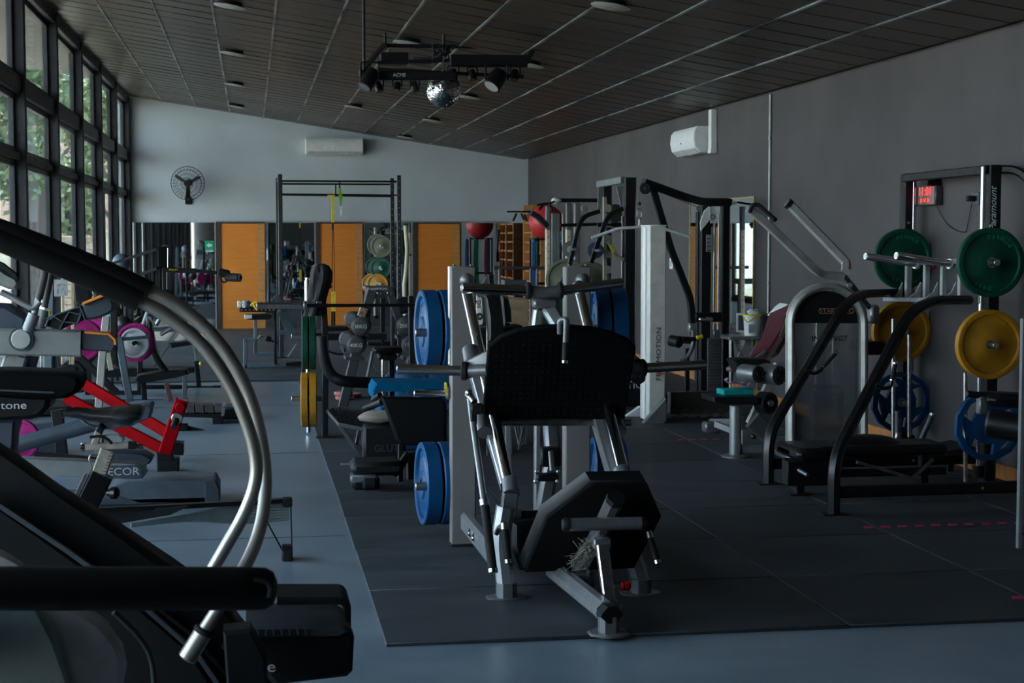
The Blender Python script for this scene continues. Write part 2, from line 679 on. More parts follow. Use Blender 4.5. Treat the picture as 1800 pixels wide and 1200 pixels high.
bbm = mat('orange_wood_baseboard', (0.50, 0.19, 0.05), 0.45, var=0.12, scale=6, stretch=(1, 8, 1))
struct('baseboard_right', B().box((XR - 0.011, 17.5, 0.065), (0.018, 23.2, 0.10), None, 0.004), bbm)
struct('trim_1', B().box((2.0, YB - 0.02, 1.905), (5.2, 0.03, 0.03)), mat('alu_trim', (0.40, 0.42, 0.43), 0.4, 0.5))

# ---- ceiling
cm = bpy.data.materials.new('dark_stained_ceiling_board')
cm.use_nodes = True
N, L = cm.node_tree.nodes, cm.node_tree.links
b_ = N['Principled BSDF']
geo = N.new('ShaderNodeNewGeometry')
oi = N.new('ShaderNodeObjectInfo')
mp = N.new('ShaderNodeMapping'); mp.inputs['Scale'].default_value = (1.2, 7, 1.2)
nz = N.new('ShaderNodeTexNoise'); nz.inputs['Scale'].default_value = 1.6; nz.inputs['Detail'].default_value = 6
L.new(geo.outputs['Position'], mp.inputs[0]); L.new(mp.outputs[0], nz.inputs['Vector'])
rp = N.new('ShaderNodeValToRGB')
rp.color_ramp.elements[0].position = 0.3; rp.color_ramp.elements[0].color = (0.026, 0.023, 0.018, 1)
rp.color_ramp.elements[1].position = 0.72; rp.color_ramp.elements[1].color = (0.054, 0.040, 0.030, 1)
L.new(nz.outputs['Fac'], rp.inputs[0])
hv = N.new('ShaderNodeHueSaturation')
mr = N.new('ShaderNodeMapRange'); mr.inputs['To Min'].default_value = 0.75; mr.inputs['To Max'].default_value = 1.25
L.new(oi.outputs['Random'], mr.inputs['Value']); L.new(mr.outputs[0], hv.inputs['Value'])
L.new(rp.outputs[0], hv.inputs['Color']); L.new(hv.outputs[0], b_.inputs['Base Color'])
b_.inputs['Roughness'].default_value = 0.40
n3 = N.new('ShaderNodeTexNoise'); n3.inputs['Scale'].default_value = 5
L.new(mp.outputs[0], n3.inputs['Vector'])
bp = N.new('ShaderNodeBump'); bp.inputs['Strength'].default_value = 0.12; bp.inputs['Distance'].default_value = 0.02
L.new(n3.outputs['Fac'], bp.inputs['Height']); L.new(bp.outputs[0], b_.inputs['Normal'])
CEIL = cm

cb = B()
cb.prism([(XL - 0.05, YF - .2, zl + 0.03), (XR + 0.2, YF - .2, ceil_z(XR + .2) + 0.03), (XR + 0.2, YB + 0.2, ceil_z(XR + .2) + 0.03), (XL - 0.05, YB + 0.2, zl + 0.03)], (0, 0, 0.2))
ceiling = struct('ceiling', cb, mat('ceiling_backing', (0.04, 0.036, 0.03), 0.9))
SL = math.atan(0.15)
pl = []
NCOL, CW, PY = 12, 0.585, 0.45
x0c = -2.09
mesh1 = B().box((0, 0, 0), (0.572, PY - 0.004, 0.016), None, 0.003).mesh('ceiling_board')
mesh1.materials.append(CEIL)
cells = []
for i in range(NCOL):
    cx = x0c + CW * (i + 0.5)
    j = 0
    y = YF
    while y < YB - 0.1:
        cells.append((cx, y + PY / 2))
        y += PY


def in_view(x, y):
    d = V((x, y, ceil_z(x))) - cam.location
    z = d.dot(FW)
    if z < 1: return 0
    px = 900 + FPX * d.dot(RT) / z
    py = 600 - FPX * d.dot(UP) / z
    return 1 / z if (-20 < px < 1820 and -20 < py < 1220) else 0


cells.sort(key=lambda c: -in_view(*c))
rest = B()
for k, (cx, yy) in enumerate(cells):
    tilt = random.uniform(0.003, 0.016)
    if yy > YB - PY / 2: yy = YB - PY / 2
    if k < 300:
        o = bpy.data.objects.new('ceiling_board', mesh1)
        COL.objects.link(o)
        o.parent = ceiling
        o.location = (cx, yy, ceil_z(cx) + 0.004)
        o.rotation_euler = Euler((tilt, SL, 0))
    else:
        rest.box((cx, yy, ceil_z(cx) + 0.004), (0.572, PY - 0.004, 0.016), Euler((tilt, SL, 0)).to_matrix())
ro = part(ceiling, 'ceiling_board_field', rest, CEIL)
ro['kind'] = 'stuff'
runm = mat('aluminium_runner', (0.29, 0.305, 0.31), 0.4, 0.55, var=0.42, scale=1.2)
for i in range(NCOL + 1):
    cx = x0c + CW * i
    if cx > XR - 0.2: break
    part(ceiling, 'ceiling_runner', B().box((cx, (YB + YF) / 2, ceil_z(cx) - 0.008), (0.022, YB - YF - 0.02, 0.01), Euler((0, SL, 0)).to_matrix()), runm)

# ---- window wall
steel = mat('dark_bronze_window_steel', (0.030, 0.031, 0.034), 0.42, 0.2, var=0.1)
steel2 = mat('weathered_window_sash', (0.060, 0.058, 0.056), 0.5, 0.1, var=0.15)
gm = bpy.data.materials.new('window_glass')
gm.use_nodes = True
N, L = gm.node_tree.nodes, gm.node_tree.links
for nn in list(N): N.remove(nn)
out = N.new('ShaderNodeOutputMaterial')
tr = N.new('ShaderNodeBsdfTransparent'); tr.inputs[0].default_value = (0.86, 0.90, 0.90, 1)
gl = N.new('ShaderNodeBsdfGlossy'); gl.inputs['Roughness'].default_value = 0.02; gl.inputs[0].default_value = (0.9, 0.95, 1, 1)
lw = N.new('ShaderNodeFresnel'); lw.inputs['IOR'].default_value = 1.35
ms = N.new('ShaderNodeMixShader')
df = N.new('ShaderNodeBsdfDiffuse'); df.inputs[0].default_value = (0.5, 0.52, 0.52, 1)
md = N.new('ShaderNodeMixShader'); md.inputs[0].default_value = 0.05
mt = N.new('ShaderNodeMath'); mt.operation = 'MULTIPLY'; mt.inputs[1].default_value = 0.6
L.new(lw.outputs[0], mt.inputs[0]); L.new(mt.outputs[0], ms.inputs[0])
L.new(tr.outputs[0], md.inputs[1]); L.new(df.outputs[0], md.inputs[2])
L.new(md.outputs[0], ms.inputs[1]); L.new(gl.outputs[0], ms.inputs[2]); L.new(ms.outputs[0], out.inputs[0])
GLASS = gm

BAY = 2.66
posts = [29.1 - BAY * k for k in range(13)]
for k, yp in enumerate(posts[:-1]):
    y0, y1 = posts[k + 1], yp
    root = bpy.data.objects.new('window_%d' % (k + 1), None)
    COL.objects.link(root)
    root.location = (XL, (y0 + y1) / 2, 0)
    root['kind'] = 'structure'
    if y1 < 4.6:
        part(root, 'bay_block_panel', B().box((XL - 0.06, (y0 + y1) / 2, zl / 2), (0.12, y1 - y0, zl)), wd)  # unseen panel shuts this bay to cut light from the camera side
        continue
    part(root, 'post', B().bar([(XL + 0.02, y1, 0), (XL + 0.02, y1, zl - 0.03)], 0.15, 0.09, (0, 1, 0)), steel)
    # transom beams
    part(root, 'transom', B().box((XL - 0.01, (y0 + y1) / 2, 3.06), (0.13, y1 - y0 - 0.09, 0.17), None, 0.008), steel2)
    part(root, 'transom', B().box((XL - 0.01, (y0 + y1) / 2, 2.39), (0.09, y1 - y0 - 0.09, 0.075), None, 0.006), steel2)
    part(root, 'head_beam', B().box((XL - 0.01, (y0 + y1) / 2, zl - 0.07), (0.16, y1 - y0 - 0.09, 0.13), None, 0.01), steel)
    part(root, 'sill', B().box((XL - 0.01, (y0 + y1) / 2, 0.06), (0.12, y1 - y0 - 0.09, 0.12), None, 0.008), steel2)
    for (za, zb) in ((3.145, zl - 0.135), (2.428, 2.975), (0.12, 2.352)):
        ya, yb = y0 + 0.05, y1 - 0.05
        fw_ = 0.075
        sash = B()
        sash.box((XL - 0.03, ya + fw_ / 2, (za + zb) / 2), (0.055, fw_, zb - za), None, 0.006)
        sash.box((XL - 0.03, yb - fw_ / 2, (za + zb) / 2), (0.055, fw_, zb - za), None, 0.006)
        sash.box((XL - 0.03, (ya + yb) / 2, za + fw_ * .35), (0.055, yb - ya - 2 * fw_, fw_ * .7), None, 0.006)
        sash.box((XL - 0.03, (ya + yb) / 2, zb - fw_ * .35), (0.055, yb - ya - 2 * fw_, fw_ * .7), None, 0.006)
        if k == 1 and zb < 2.4:
            sash.box((XL - 0.03, (ya + yb) / 2, (za + zb) / 2), (0.055, 0.12, zb - za), None, 0.006)
        so = part(root, 'sash_frame', sash, steel)
        pane = part(so, 'pane', B().box((XL - 0.03, (ya + yb) / 2, (za + zb) / 2), (0.006, yb - ya - 2 * fw_, zb - za - 0.08)), GLASS)
part(bpy.data.objects['window_1'], 'post', B().bar([(XL + 0.02, 29.15, 0), (XL + 0.02, 29.15, zl - 0.03)], 0.15, 0.08, (0, 1, 0)), steel)

# ---- doors and mirrors on the back wall
wood = bpy.data.materials.new('orange_veneer')
wood.use_nodes = True
N, L = wood.node_tree.nodes, wood.node_tree.links
b_ = N['Principled BSDF']
geo = N.new('ShaderNodeNewGeometry')
mp = N.new('ShaderNodeMapping'); mp.inputs['Scale'].default_value = (1.0, 1.0, 26)
nz = N.new('ShaderNodeTexNoise'); nz.inputs['Scale'].default_value = 2.2; nz.inputs['Detail'].default_value = 8
L.new(geo.outputs['Position'], mp.inputs[0]); L.new(mp.outputs[0], nz.inputs['Vector'])
rp = N.new('ShaderNodeValToRGB')
rp.color_ramp.elements[0].position = 0.3; rp.color_ramp.elements[0].color = (0.68, 0.21, 0.026, 1)
rp.color_ramp.elements[1].position = 0.72; rp.color_ramp.elements[1].color = (0.84, 0.28, 0.042, 1)
L.new(nz.outputs['Fac'], rp.inputs[0]); L.new(rp.outputs[0], b_.inputs['Base Color'])
b_.inputs['Roughness'].default_value = 0.42
WOOD = wood
wood2 = mat('lighter_veneer_edge', (0.60, 0.27, 0.08), 0.45, var=0.1, scale=3, stretch=(1, 1, 6))
framem = mat('dark_door_frame', (0.05, 0.03, 0.02), 0.6)
mirm = bpy.data.materials.new('mirror_glass')
mirm.use_nodes = True
b_ = mirm.node_tree.nodes['Principled BSDF']
b_.inputs['Base Color'].default_value = (0.74, 0.78, 0.77, 1)
b_.inputs['Metallic'].default_value = 1
b_.inputs['Roughness'].default_value = 0.015
edgem = mat('mirror_edge_strip', (0.45, 0.47, 0.47), 0.35, 0.6)


def px_x(px, Y=29.1):
    return W(px, 430, Y).x


for k, (a, b2) in enumerate(((381, 466), (556, 638), (727, 809))):
    xa, xb = px_x(a), px_x(b2)
    r = bpy.data.objects.new('door_%d' % (k + 1), None)
    COL.objects.link(r)
    r.location = ((xa + xb) / 2, YB - 0.03, 0)
    r['kind'] = 'structure'
    part(r, 'door_frame', B().box((xa + 0.035, YB - 0.035, 0.94), (0.07, 0.068, 1.88)).box(((xa + xb) / 2, YB - 0.03, 1.885), (xb - xa, 0.058, 0.03)), framem)
    part(r, 'door_leaf', B().box(((xa + 0.07 + xb - 0.13) / 2, YB - 0.03, 0.94), (xb - 0.13 - xa - 0.07, 0.05, 1.87), None, 0.003), WOOD)
    part(r, 'door_stile', B().box((xb - 0.065, YB - 0.034, 0.94), (0.126, 0.056, 1.87), None, 0.003), wood2, 'lighter strip of veneer')
for k, (a, b2) in enumerate(((229, 379), (467, 555), (640, 726), (811, 930))):
    xa, xb = px_x(a), px_x(b2)
    if k == 0: xa = XL + 0.1
    if k == 3: xb = XR - 0.02
    r = thing('wall_mirror', ['tall mirror panel beside the windows, reflecting the glazing', 'narrow mirror panel between the first and second orange doors',
              'narrow mirror panel between the second and third orange doors', 'mirror panel between the third orange door and the wall bars'][k], 'mirror', ((xa + xb) / 2, YB - 0.02, 0), 'mirror panels along the end wall')
    part(r, 'mirror_sheet', B().box(((xa + xb) / 2, YB - 0.014, 0.955), (xb - xa, 0.012, 1.87)), mirm)
    part(r, 'edge_strip', B().box((xa + 0.008, YB - 0.017, 0.955), (0.02, 0.02, 1.87)), edgem)
    part(r, 'edge_strip', B().box((xb - 0.008, YB - 0.017, 0.955), (0.02, 0.02, 1.87)), edgem)

# side-wall mirror with the thin gold edge
r = thing('gilt_mirror', 'tall wall mirror with thin gold edging behind the pulldown tower', 'mirror', (XR - 0.02, 17, 1.3))
ya, yb = 15.7, 18.1
part(r, 'mirror_sheet', B().box((XR - 0.009, (ya + yb) / 2, 1.28), (0.012, yb - ya, 1.5)), mirm)
gold = mat('gold_edge', (0.45, 0.36, 0.16), 0.4, 0.6)
part(r, 'gold_edge', B().box((XR - 0.012, ya, 1.28), (0.02, 0.02, 1.52)).box((XR - 0.012, yb, 1.28), (0.02, 0.02, 1.52)).box((XR - 0.012, (ya + yb) / 2, 2.04), (0.02, yb - ya, 0.02)), gold)

# ---- outside
def outm(name, c, **k): return mat(name, c, **k)
gb = B().box((-14, 40, -0.35), (24, 130, 0.5))
struct('ground', gb, mat('pale_paving', (0.34, 0.31, 0.25), 0.9, var=0.15, scale=1.5))
sof = B().prism([(XL - 0.12, 3, ceil_z(XL) + 0.06), (-6.2, 3, ceil_z(-6.2) + 0.06), (-6.2, 27.3, ceil_z(-6.2) + 0.06), (XL - 0.12, 27.3, ceil_z(XL) + 0.06)], (0, 0, 0.2))
struct('roof_eave', sof, mat('painted_soffit', (0.17, 0.16, 0.135), 0.8, var=0.08, scale=2, stretch=(4, 1, 1)))
# ---------------------------------------------------------------- trees, walls and a house beyond the windows
leafm = [mat('leaf_green_%s' % n, c, 0.7, var=0.2, scale=0.8) for n, c in (('deep', (0.06, 0.095, 0.035)), ('mid', (0.10, 0.15, 0.05)), ('pale', (0.16, 0.20, 0.075)))]
barkm = mat('tree_bark', (0.06, 0.045, 0.035), 0.9)


def tree(x, y, h, r, lm, label, cat='tree', n=5200, base=0.35):
    root = thing('leafy_tree' if cat == 'tree' else 'garden_shrub', label, cat, (x, y, -0.1), 'trees beyond the windows' if cat == 'tree' else None)
    tb_ = B()
    tb_.tube([(x, y, -0.1), (x + .1, y, h * .35), (x - .05, y + .1, h * .75)], 0.16 if cat == 'tree' else 0.05, 8, scales=[1.2, .9, .4])
    rnd = random.Random(int(x * 31 + y))
    cl = []
    for k in range(16):
        a, zz = rnd.uniform(0, 2 * PI), rnd.uniform(base, 1.0)
        rr = r * rnd.uniform(0.15, 0.8) * (1.15 - abs(zz - 0.62))
        c = V((x + rr * math.cos(a), y + rr * math.sin(a), h * zz))
        cl.append((c, r * rnd.uniform(0.3, 0.5)))
        if k < 6: tb_.tube([(x, y, h * zz * 0.6), c], 0.05, 6)
    part(root, 'trunk', tb_, barkm)
    vs, fs = [], []
    for k in range(n):
        c, cr = cl[rnd.randrange(len(cl))]
        d = V((rnd.gauss(0, 1), rnd.gauss(0, 1), rnd.gauss(0, .8))).normalized() * cr * rnd.uniform(0.5, 1.05)
        p = c + d
        if p.z < 0.05: continue
        u = V((rnd.uniform(-1, 1), rnd.uniform(-1, 1), rnd.uniform(-1, 1))).normalized() * rnd.uniform(.07, .15)
        w = u.cross(V((rnd.uniform(-1, 1), rnd.uniform(-1, 1), rnd.uniform(-1, 1)))).normalized() * .06
        o = len(vs)
        vs += [p - u, p + w, p + u, p - w]
        fs.append((o, o + 1, o + 2, o + 3))
    me = bpy.data.meshes.new('foliage')
    me.from_pydata([tuple(q - V((x, y, -0.1))) for q in vs], [], fs)
    me.materials.append(lm)
    o = bpy.data.objects.new('foliage', me)
    COL.objects.link(o)
    o.parent = root
    o['kind'] = 'stuff'


TL = ['tall dark tree close beyond the end of the eave', 'broad mid green tree behind the cream garden wall', 'pale green tree standing behind the brick house corner',
      'deep green tree beside the red post outside', 'loose mid green tree in front of the brick house', 'dark tree filling the far corner of the garden', 'slim pale tree nearest the building corner', 'spreading tree at the street side outside']
for k, (x, y, h, r, c) in enumerate(((-4.7, 36, 7.5, 1.8, 1), (-8.6, 41.5, 7.0, 2.1, 0), (-3.6, 46, 5.8, 1.5, 2), (-13.5, 35, 9.0, 2.6, 0), (-6.4, 52, 9.0, 2.6, 1), (-11.5, 55, 10.0, 3.2, 1), (-3.3, 33, 3.0, .7, 2), (-9.0, 30, 7.0, 2.0, 0))):
    tree(x, y, h, r, leafm[c], TL[k])
gw = thing('garden_wall', 'low cream garden wall outside beyond the windows', 'wall', (-8, 60, -0.1))
part(gw, 'render_face', B().box((-9, 60, 0.85), (16, 0.25, 1.9), None, 0.02), mat('cream_render', (0.52, 0.47, 0.34), 0.85, var=0.1, scale=2))
part(gw, 'coping', B().box((-9, 60, 1.83), (16.2, 0.4, 0.08), None, 0.01), mat('coping_stone', (0.45, 0.42, 0.36), 0.85))
hs = thing('brick_house', 'pinkish brick house seen through the trees outside', 'house', (-9, 72, -0.1))
part(hs, 'wall', B().box((-9, 72, 3.0), (17, 5, 6.2)), mat('pink_brick', (0.45, 0.30, 0.22), 0.85, var=0.12, scale=9, stretch=(1, 1, 5)))
part(hs, 'roof', B().prism([(-18, 69.3, 6.1), (0, 69.3, 6.1), (0, 72, 8.2), (-18, 72, 8.2)], (0, 0, 0.2)).prism([(-18, 74.7, 6.1), (0, 74.7, 6.1), (0, 72, 8.2), (-18, 72, 8.2)], (0, 0, 0.2)), mat('roof_tile', (0.25, 0.13, 0.09), 0.85))
for xx in (-13.5, -10.6, -6.8, -4.2):
    fo = part(hs, 'window', B().box((xx, 69.46, 4.0), (1.1, 0.1, 1.4), None, 0.02), mat('pale_window_frame', (0.5, 0.5, 0.48), 0.6))
    part(fo, 'pane', B().box((xx, 69.40, 4.0), (0.9, 0.04, 1.2)), mat('dark_pane', (0.03, 0.04, 0.05), 0.1))
tw = thing('terracotta_screen_wall', 'terracotta brick wall standing just outside the nearest visible windows', 'wall', (-4.2, 22, -0.1))
tcm = mat('terracotta', (0.34, 0.13, 0.065), 0.8, var=0.2, scale=5, stretch=(1, 1, 6))
for k in range(16):
    part(tw, 'brick_course', B().box((-5.1, 22.2, 0.0 + 0.118 * k), (2.9, 0.24, 0.108), None, 0.008), tcm)
pm = mat('red_post_paint', (0.48, 0.07, 0.03), 0.5)
for (px, Y, lab) in ((38, 21.5, 'thin red steel post outside holding up the eave'), (167, 31.0, 'short red post far outside near the building corner')):
    p = W(px, 470, Y)
    zt = ceil_z(p.x) + 0.05 if Y < 27 else 1.75
    po = thing('red_post', lab, 'post', (p.x, Y, -0.1))
    part(po, 'shaft', B().cyl((p.x, Y, -0.1), (p.x, Y, zt), 0.045, 12), pm)
    part(po, 'base_plate', B().box((p.x, Y, -0.085), (0.2, 0.2, 0.03), None, 0.004), pm)
br = thing('brick_pier', 'stack of pale bricks forming a pier beyond the glass', 'pier', (-3.1, 30.5, -0.1))
for k in range(14):
    part(br, 'brick', B().box((-3.15 + (k % 2) * 0.02, 30.5, -0.03 + 0.125 * k), (0.62, 0.4, 0.115), None, 0.008), mat('pale_brick', (0.42, 0.33, 0.24), 0.85, var=0.15, scale=7))
# ---------------------------------------------------------------- things on walls and ceiling
dlm = mat('downlight_diffuser', (0.34, 0.34, 0.31), 0.5)
DL = ['nearest the windows at the far end', 'second from the end wall in the window side row', 'third from the end wall in the window side row', 'topmost in the window side row', 'over the truss stand, beside its hanging rod',
      'just before the hanging truss toward the end wall', 'closest to the end wall in the middle row', 'second from the end wall in the middle row', 'half hidden behind the mirror ball', 'at the truss end toward the charcoal wall', 'nearest the viewer over the free weights']
for k, (px, py) in enumerate(((416, 183), (414, 144), (410, 88), (405, 3), (719, 68), (623, 183), (713, 237), (760, 207), (824, 165), (931, 107), (1075, 1))):
    c = CE(px, py)
    nrm = V((0.15, 0, 1)).normalized()
    r = thing('ceiling_downlight', 'round pale surface downlight, ' + DL[k], 'downlight', c, 'round ceiling downlights')
    c = c - nrm * 0.028
    part(r, 'shadow_ring', B().lathe([(0.11, 0.03), (0.12, 0.0), (0.12, -0.012), (0.0, -0.012)], c, nrm, 28), BLK)  # black ring puts the shadow above the disc into colour
    part(r, 'diffuser', B().lathe([(0.0, -0.022), (0.14, -0.021), (0.15, -0.017), (0.148, -0.013), (0.0, -0.013)], c, nrm, 28), dlm)


def aircon(label, c, L, axis, out):
    """wall split unit: c = centre of back face, axis along its length, out = away from the wall"""
    c, a, o = V(c), V(axis), V(out)
    r = thing('air_conditioner', label, 'air conditioner', c)
    z = V((0, 0, 1))
    prof = [(0, .145), (.17, .145), (.205, .10), (.215, 0.0), (.195, -.085), (.13, -.14), (0, -.145)]
    part(r, 'housing', B().prism([c - a * L / 2 + o * p + z * q for p, q in prof], a * L, 0.01), WHT)
    part(r, 'louvre', B().prism([c - a * (L / 2 - .05) + o * p + z * q for p, q in ((.135, -.143), (.193, -.092), (.199, -.096), (.14, -.149))], a * (L - .1)), mat('louvre_grey', (0.55, 0.56, 0.55), 0.4))
    part(r, 'indicator', B().ball(c + a * 0.02 + o * .216 - z * 0.02, 0.008, 8), DGR)
    return r


p = W(587, 258, YB - 0.01)
aircon('white air conditioner mounted high on the pale end wall', (p.x, YB - 0.004, p.z), 1.02, (1, 0, 0), (0, -1, 0))
p = WX(1215, 253, XR)
aircon('white air conditioner on the charcoal side wall beside vertical trunking', (XR - 0.004, 17.75, p.z), 1.0, (0, 1, 0), (-1, 0, 0))
q = WX(1243, 270, XR)
r = thing('cable_trunking', 'white vertical trunking from the ceiling down to the side air conditioner', 'trunking', (XR, 17.1, 2.9))
part(r, 'duct_cover', B().box((XR - 0.035, 17.13, (3.02 + q.z) / 2), (0.07, 0.11, 3.02 - q.z), None, 0.006), WHT)
part(r, 'end_cap', B().box((XR - 0.037, 17.13, q.z + 0.01), (0.075, 0.118, 0.05), None, 0.006), WHT)
r = thing('conduit_pipe', 'thin white conduit running down the charcoal wall from the ceiling', 'conduit', (XR, 15.2, 3.0))
part(r, 'pipe', B().tube([(XR - 0.014, 15.22, 3.02), (XR - 0.014, 15.22, 0.9)], 0.013, 10), mat('conduit_white', (0.55, 0.55, 0.53), 0.45))
cb_ = B()
for zz in (2.6, 1.9, 1.2): cb_.box((XR - 0.014, 15.22, zz), (0.028, 0.04, 0.02), None, 0.002)
part(r, 'clip', cb_, mat('conduit_clip', (0.4, 0.4, 0.4), 0.4, 0.5))['kind'] = 'stuff'
r = thing('light_switch', 'small white wall switch beside the lat tower brace', 'switch', (XR, 19, 1.3))
p = WX(1181, 463, XR)
part(r, 'plate', B().box((XR - 0.006, p.y, p.z), (0.012, 0.14, 0.13), None, 0.003), WHT)
part(r, 'rocker', B().box((XR - 0.014, p.y, p.z), (0.008, 0.06, 0.07), None, 0.002), LGR)

# wall fan
c = W(330, 322, YB - 0.32)
fanm = mat('fan_grille_black', (0.02, 0.02, 0.022), 0.4, 0.3)
r = thing('wall_fan', 'black caged oscillating fan high on the pale end wall', 'fan', (c.x, YB, c.z))
nf = V((-0.12, -1, -0.12)).normalized()
sx = V((0, 0, 1)).cross(nf).normalized(); sz = nf.cross(sx)
g = B()
rad = 0.29
for rr, t in ((rad, 0), (rad * .82, .055), (rad * .6, .085), (rad * .35, .10), (rad, -0.01), (rad * .8, -.06)):
    g.tube([c + (sx * math.cos(a) + sz * math.sin(a)) * rr + nf * t for a in [2 * PI * k / 36 for k in range(37)]], 0.006 if rr > .28 else .0035, 6, False)
for k in range(28):
    a = 2 * PI * k / 28
    d = sx * math.cos(a) + sz * math.sin(a)
    g.tube([c + d * rad, c + d * rad * .8 + nf * .055, c + d * rad * .4 + nf * .098, c + d * .04 + nf * .105], 0.0022, 5, False)
    g.tube([c + d * rad, c + d * rad * .75 - nf * .065, c + d * .06 - nf * .09], 0.0022, 5, False)
part(r, 'wire_guard', g, fanm)['kind'] = 'stuff'
for k in range(3):
    a = 0.5 + 2 * PI * k / 3
    d = sx * math.cos(a) + sz * math.sin(a); e = d.cross(nf)
    part(r, 'blade', B().prism([c + d * .04 + e * .022, c + d * .24 + e * .035 + nf * .03, c + d * .262 - e * .0, c + d * .2 - e * .028 - nf * .02, c + d * .04 - e * .02], nf * 0.006), PLA)
part(r, 'motor', B().cyl(c - nf * .20, c + nf * .03, 0.062, 20, .01), PLA)
part(r, 'bracket', B().bar([c - nf * .15 - sz * .02, c - nf * .15 - sz * .28, V((c.x, YB - 0.02, c.z - .30))], .04, .03, (1, 0, 0)).box((c.x, YB - .012, c.z - .30), (.12, .02, .12), None, .004), PLA)

# exit sign on the first mirror
c = W(368.5, 433, YB - 0.03)
r = thing('exit_sign', 'small green sign with white arrow stuck on the mirror', 'sign', c)
part(r, 'panel', B().box(c, (.16, .012, .20), None, .002), mat('sign_green', (0.0, 0.33, 0.14), 0.5))
aw = [(-.05, 0), (-.005, .045), (-.005, .022), (.045, .022), (.045, -.022), (-.005, -.022), (-.005, -.045)]
part(r, 'arrow', B().prism([c + V((x, -.007, z + .02)) for x, z in aw], (0, -.002, 0)), TXT)
part(r, 'caption_strip', B().box(c + V((0, -.007, -.082)), (.13, .002, .028)), TXT)
text(r, 'caption', 'SALIDA', mat('sign_green', (0, .33, .14)), c + V((0, -.0085, -.082)), (1, 0, 0), (0, 0, 1), .028, .0005)

# led clock and socket on the side wall
p = WX(1640, 344, XR)
r = thing('led_clock', 'glowing red digital wall clock seen between the rack uprights', 'clock', (XR, p.y, p.z))
part(r, 'case', B().box((XR - .03, p.y, p.z), (.06, .36, .145), None, .008), mat('clock_case', (.05, .04, .04), .3))
ledm = mat('led_red', (.6, .02, .02), .5, emit=(1.0, .05, .04), es=1.6)
part(r, 'display_glass', B().box((XR - .0615, p.y, p.z), (.004, .34, .128)), mat('clock_glass', (.22, .10, .08), .15))
text(r, 'digits', '11:01', ledm, (XR - .065, p.y, p.z + .03), (0, -1, 0), (0, 0, 1), .095, .001, squash=1.2)
text(r, 'date_digits', '23  08  26', ledm, (XR - .065, p.y, p.z - .035), (0, -1, 0), (0, 0, 1), .04, .001)
p2 = WX(1716, 349, XR)
part(r, 'power_cord', B().tube(spline([(XR - .02, p.y - .1, p.z - .07), (XR - .01, p.y - .3, p.z - .22), (XR - .01, (p.y + p2.y) / 2 - .2, p.z - .27), (XR - .01, p2.y + .1, p.z - .2), (XR - .03, p2.y, p2.z - .02)]), .003, 6), RUB)
r = thing('wall_socket', 'black plug in a wall socket beside the digital clock', 'socket', (XR, p2.y, p2.z))
part(r, 'plate', B().box((XR - .006, p2.y, p2.z), (.012, .13, .09), None, .003), DGR)
part(r, 'plug', B().box((XR - .04, p2.y, p2.z), (.06, .05, .04), None, .008), RUB)

# ceiling truss with lights
Y = 14.0
r = thing('lighting_truss', 'black lighting frame hanging from the ceiling with the spotlights on it', 'lighting frame', W(780, 105, Y))
fr_ = [W(655, 132, 13.4), W(790, 128, 13.4)]
part(r, 'front_bar', B().bar([W(660, 133, 13.4), W(800, 134, 13.4)], .07, .07), BLK)
text(r, 'bar_lettering', 'ACME', TXT, W(702, 132, 13.32), (1, 0, 0), (0, 0, 1), .04, .001)
part(r, 'rear_bar', B().bar([W(792, 107, 13.7), W(926, 108, 13.7)], .085, .10), BLK)
part(r, 'back_rail', B().bar([W(676, 80, 15.6), W(926, 84, 15.6)], .035, .035), BLK)
part(r, 'side_rail', B().bar([W(634, 128, 13.3), W(676, 79, 15.6)], .04, .04), mat('truss_bronze', (.12, .09, .07), .45, .4))
part(r, 'side_rail', B().bar([W(926, 108, 13.7), W(938, 84, 15.6)], .04, .04), BLK)
part(r, 'middle_rail', B().bar([W(664, 110, 14.0), W(795, 106, 14.0)], .03, .03), BLK)
part(r, 'middle_rail', B().bar([W(664, 122, 13.7), W(920, 135, 13.7)], .03, .03), BLK)
part(r, 'control_box', B().box(W(692, 104, 14.1), (.24, .16, .10), None, .01), BLK)
part(r, 'control_box', B().box(W(742, 107, 14.1), (.16, .1, .06), None, .01), DGR)
for (px, py, YY) in ((677, 79, 15.6), (640, 126, 13.35), (780, 78, 15.0), (935, 84, 15.6)):
    a = W(px, py, YY)
    part(r, 'hanging_rod', B().tube([a, (a.x, a.y, ceil_z(a.x) - 0.002)], .012, 8), BLK)
wb = B()
rr_ = random.Random(3)
for k in range(9):
    pts = [W(776 + rr_.uniform(-16, 16), 92 + rr_.uniform(-16, 18), 14.2 + rr_.uniform(-.1, .1)) for _ in range(5)]
    wb.tube(spline(pts, 5), .006, 5)
part(r, 'cable_tangle', wb, RUB)['kind'] = 'stuff'


def spot(label, px, py, w, h, Y, lens=None, tilt=0.0):
    c = W(px, py, Y)
    k = K(Y)
    r = thing('stage_spotlight', label, 'spotlight', c, 'spotlights under the ceiling frame')
    hh, ww = h * k / 2, w * k / 2
    ax = V((math.sin(tilt), -.35, -math.cos(tilt))).normalized()
    part(r, 'yoke', B().bar(fillet([c + V((-ww, 0, -hh * .1)), c + V((-ww, 0, hh)), c + V((ww, 0, hh)), c + V((ww, 0, -hh * .1))], .02), .012, .03, (0, 1, 0)), BLK)
    part(r, 'body', B().lathe([(0, -hh * .7), (ww * .62, -hh * .6), (ww * .8, -hh * .1), (ww * .82, hh * .75), (ww * .7, hh * .8)], c, ax, 20), BLK)
    part(r, 'lens', B().lathe([(0, hh * .84), (ww * .66, hh * .8), (ww * .7, hh * .74)], c, ax, 20), lens or mat('lens_glass', (.10, .10, .12), .08))
    return r


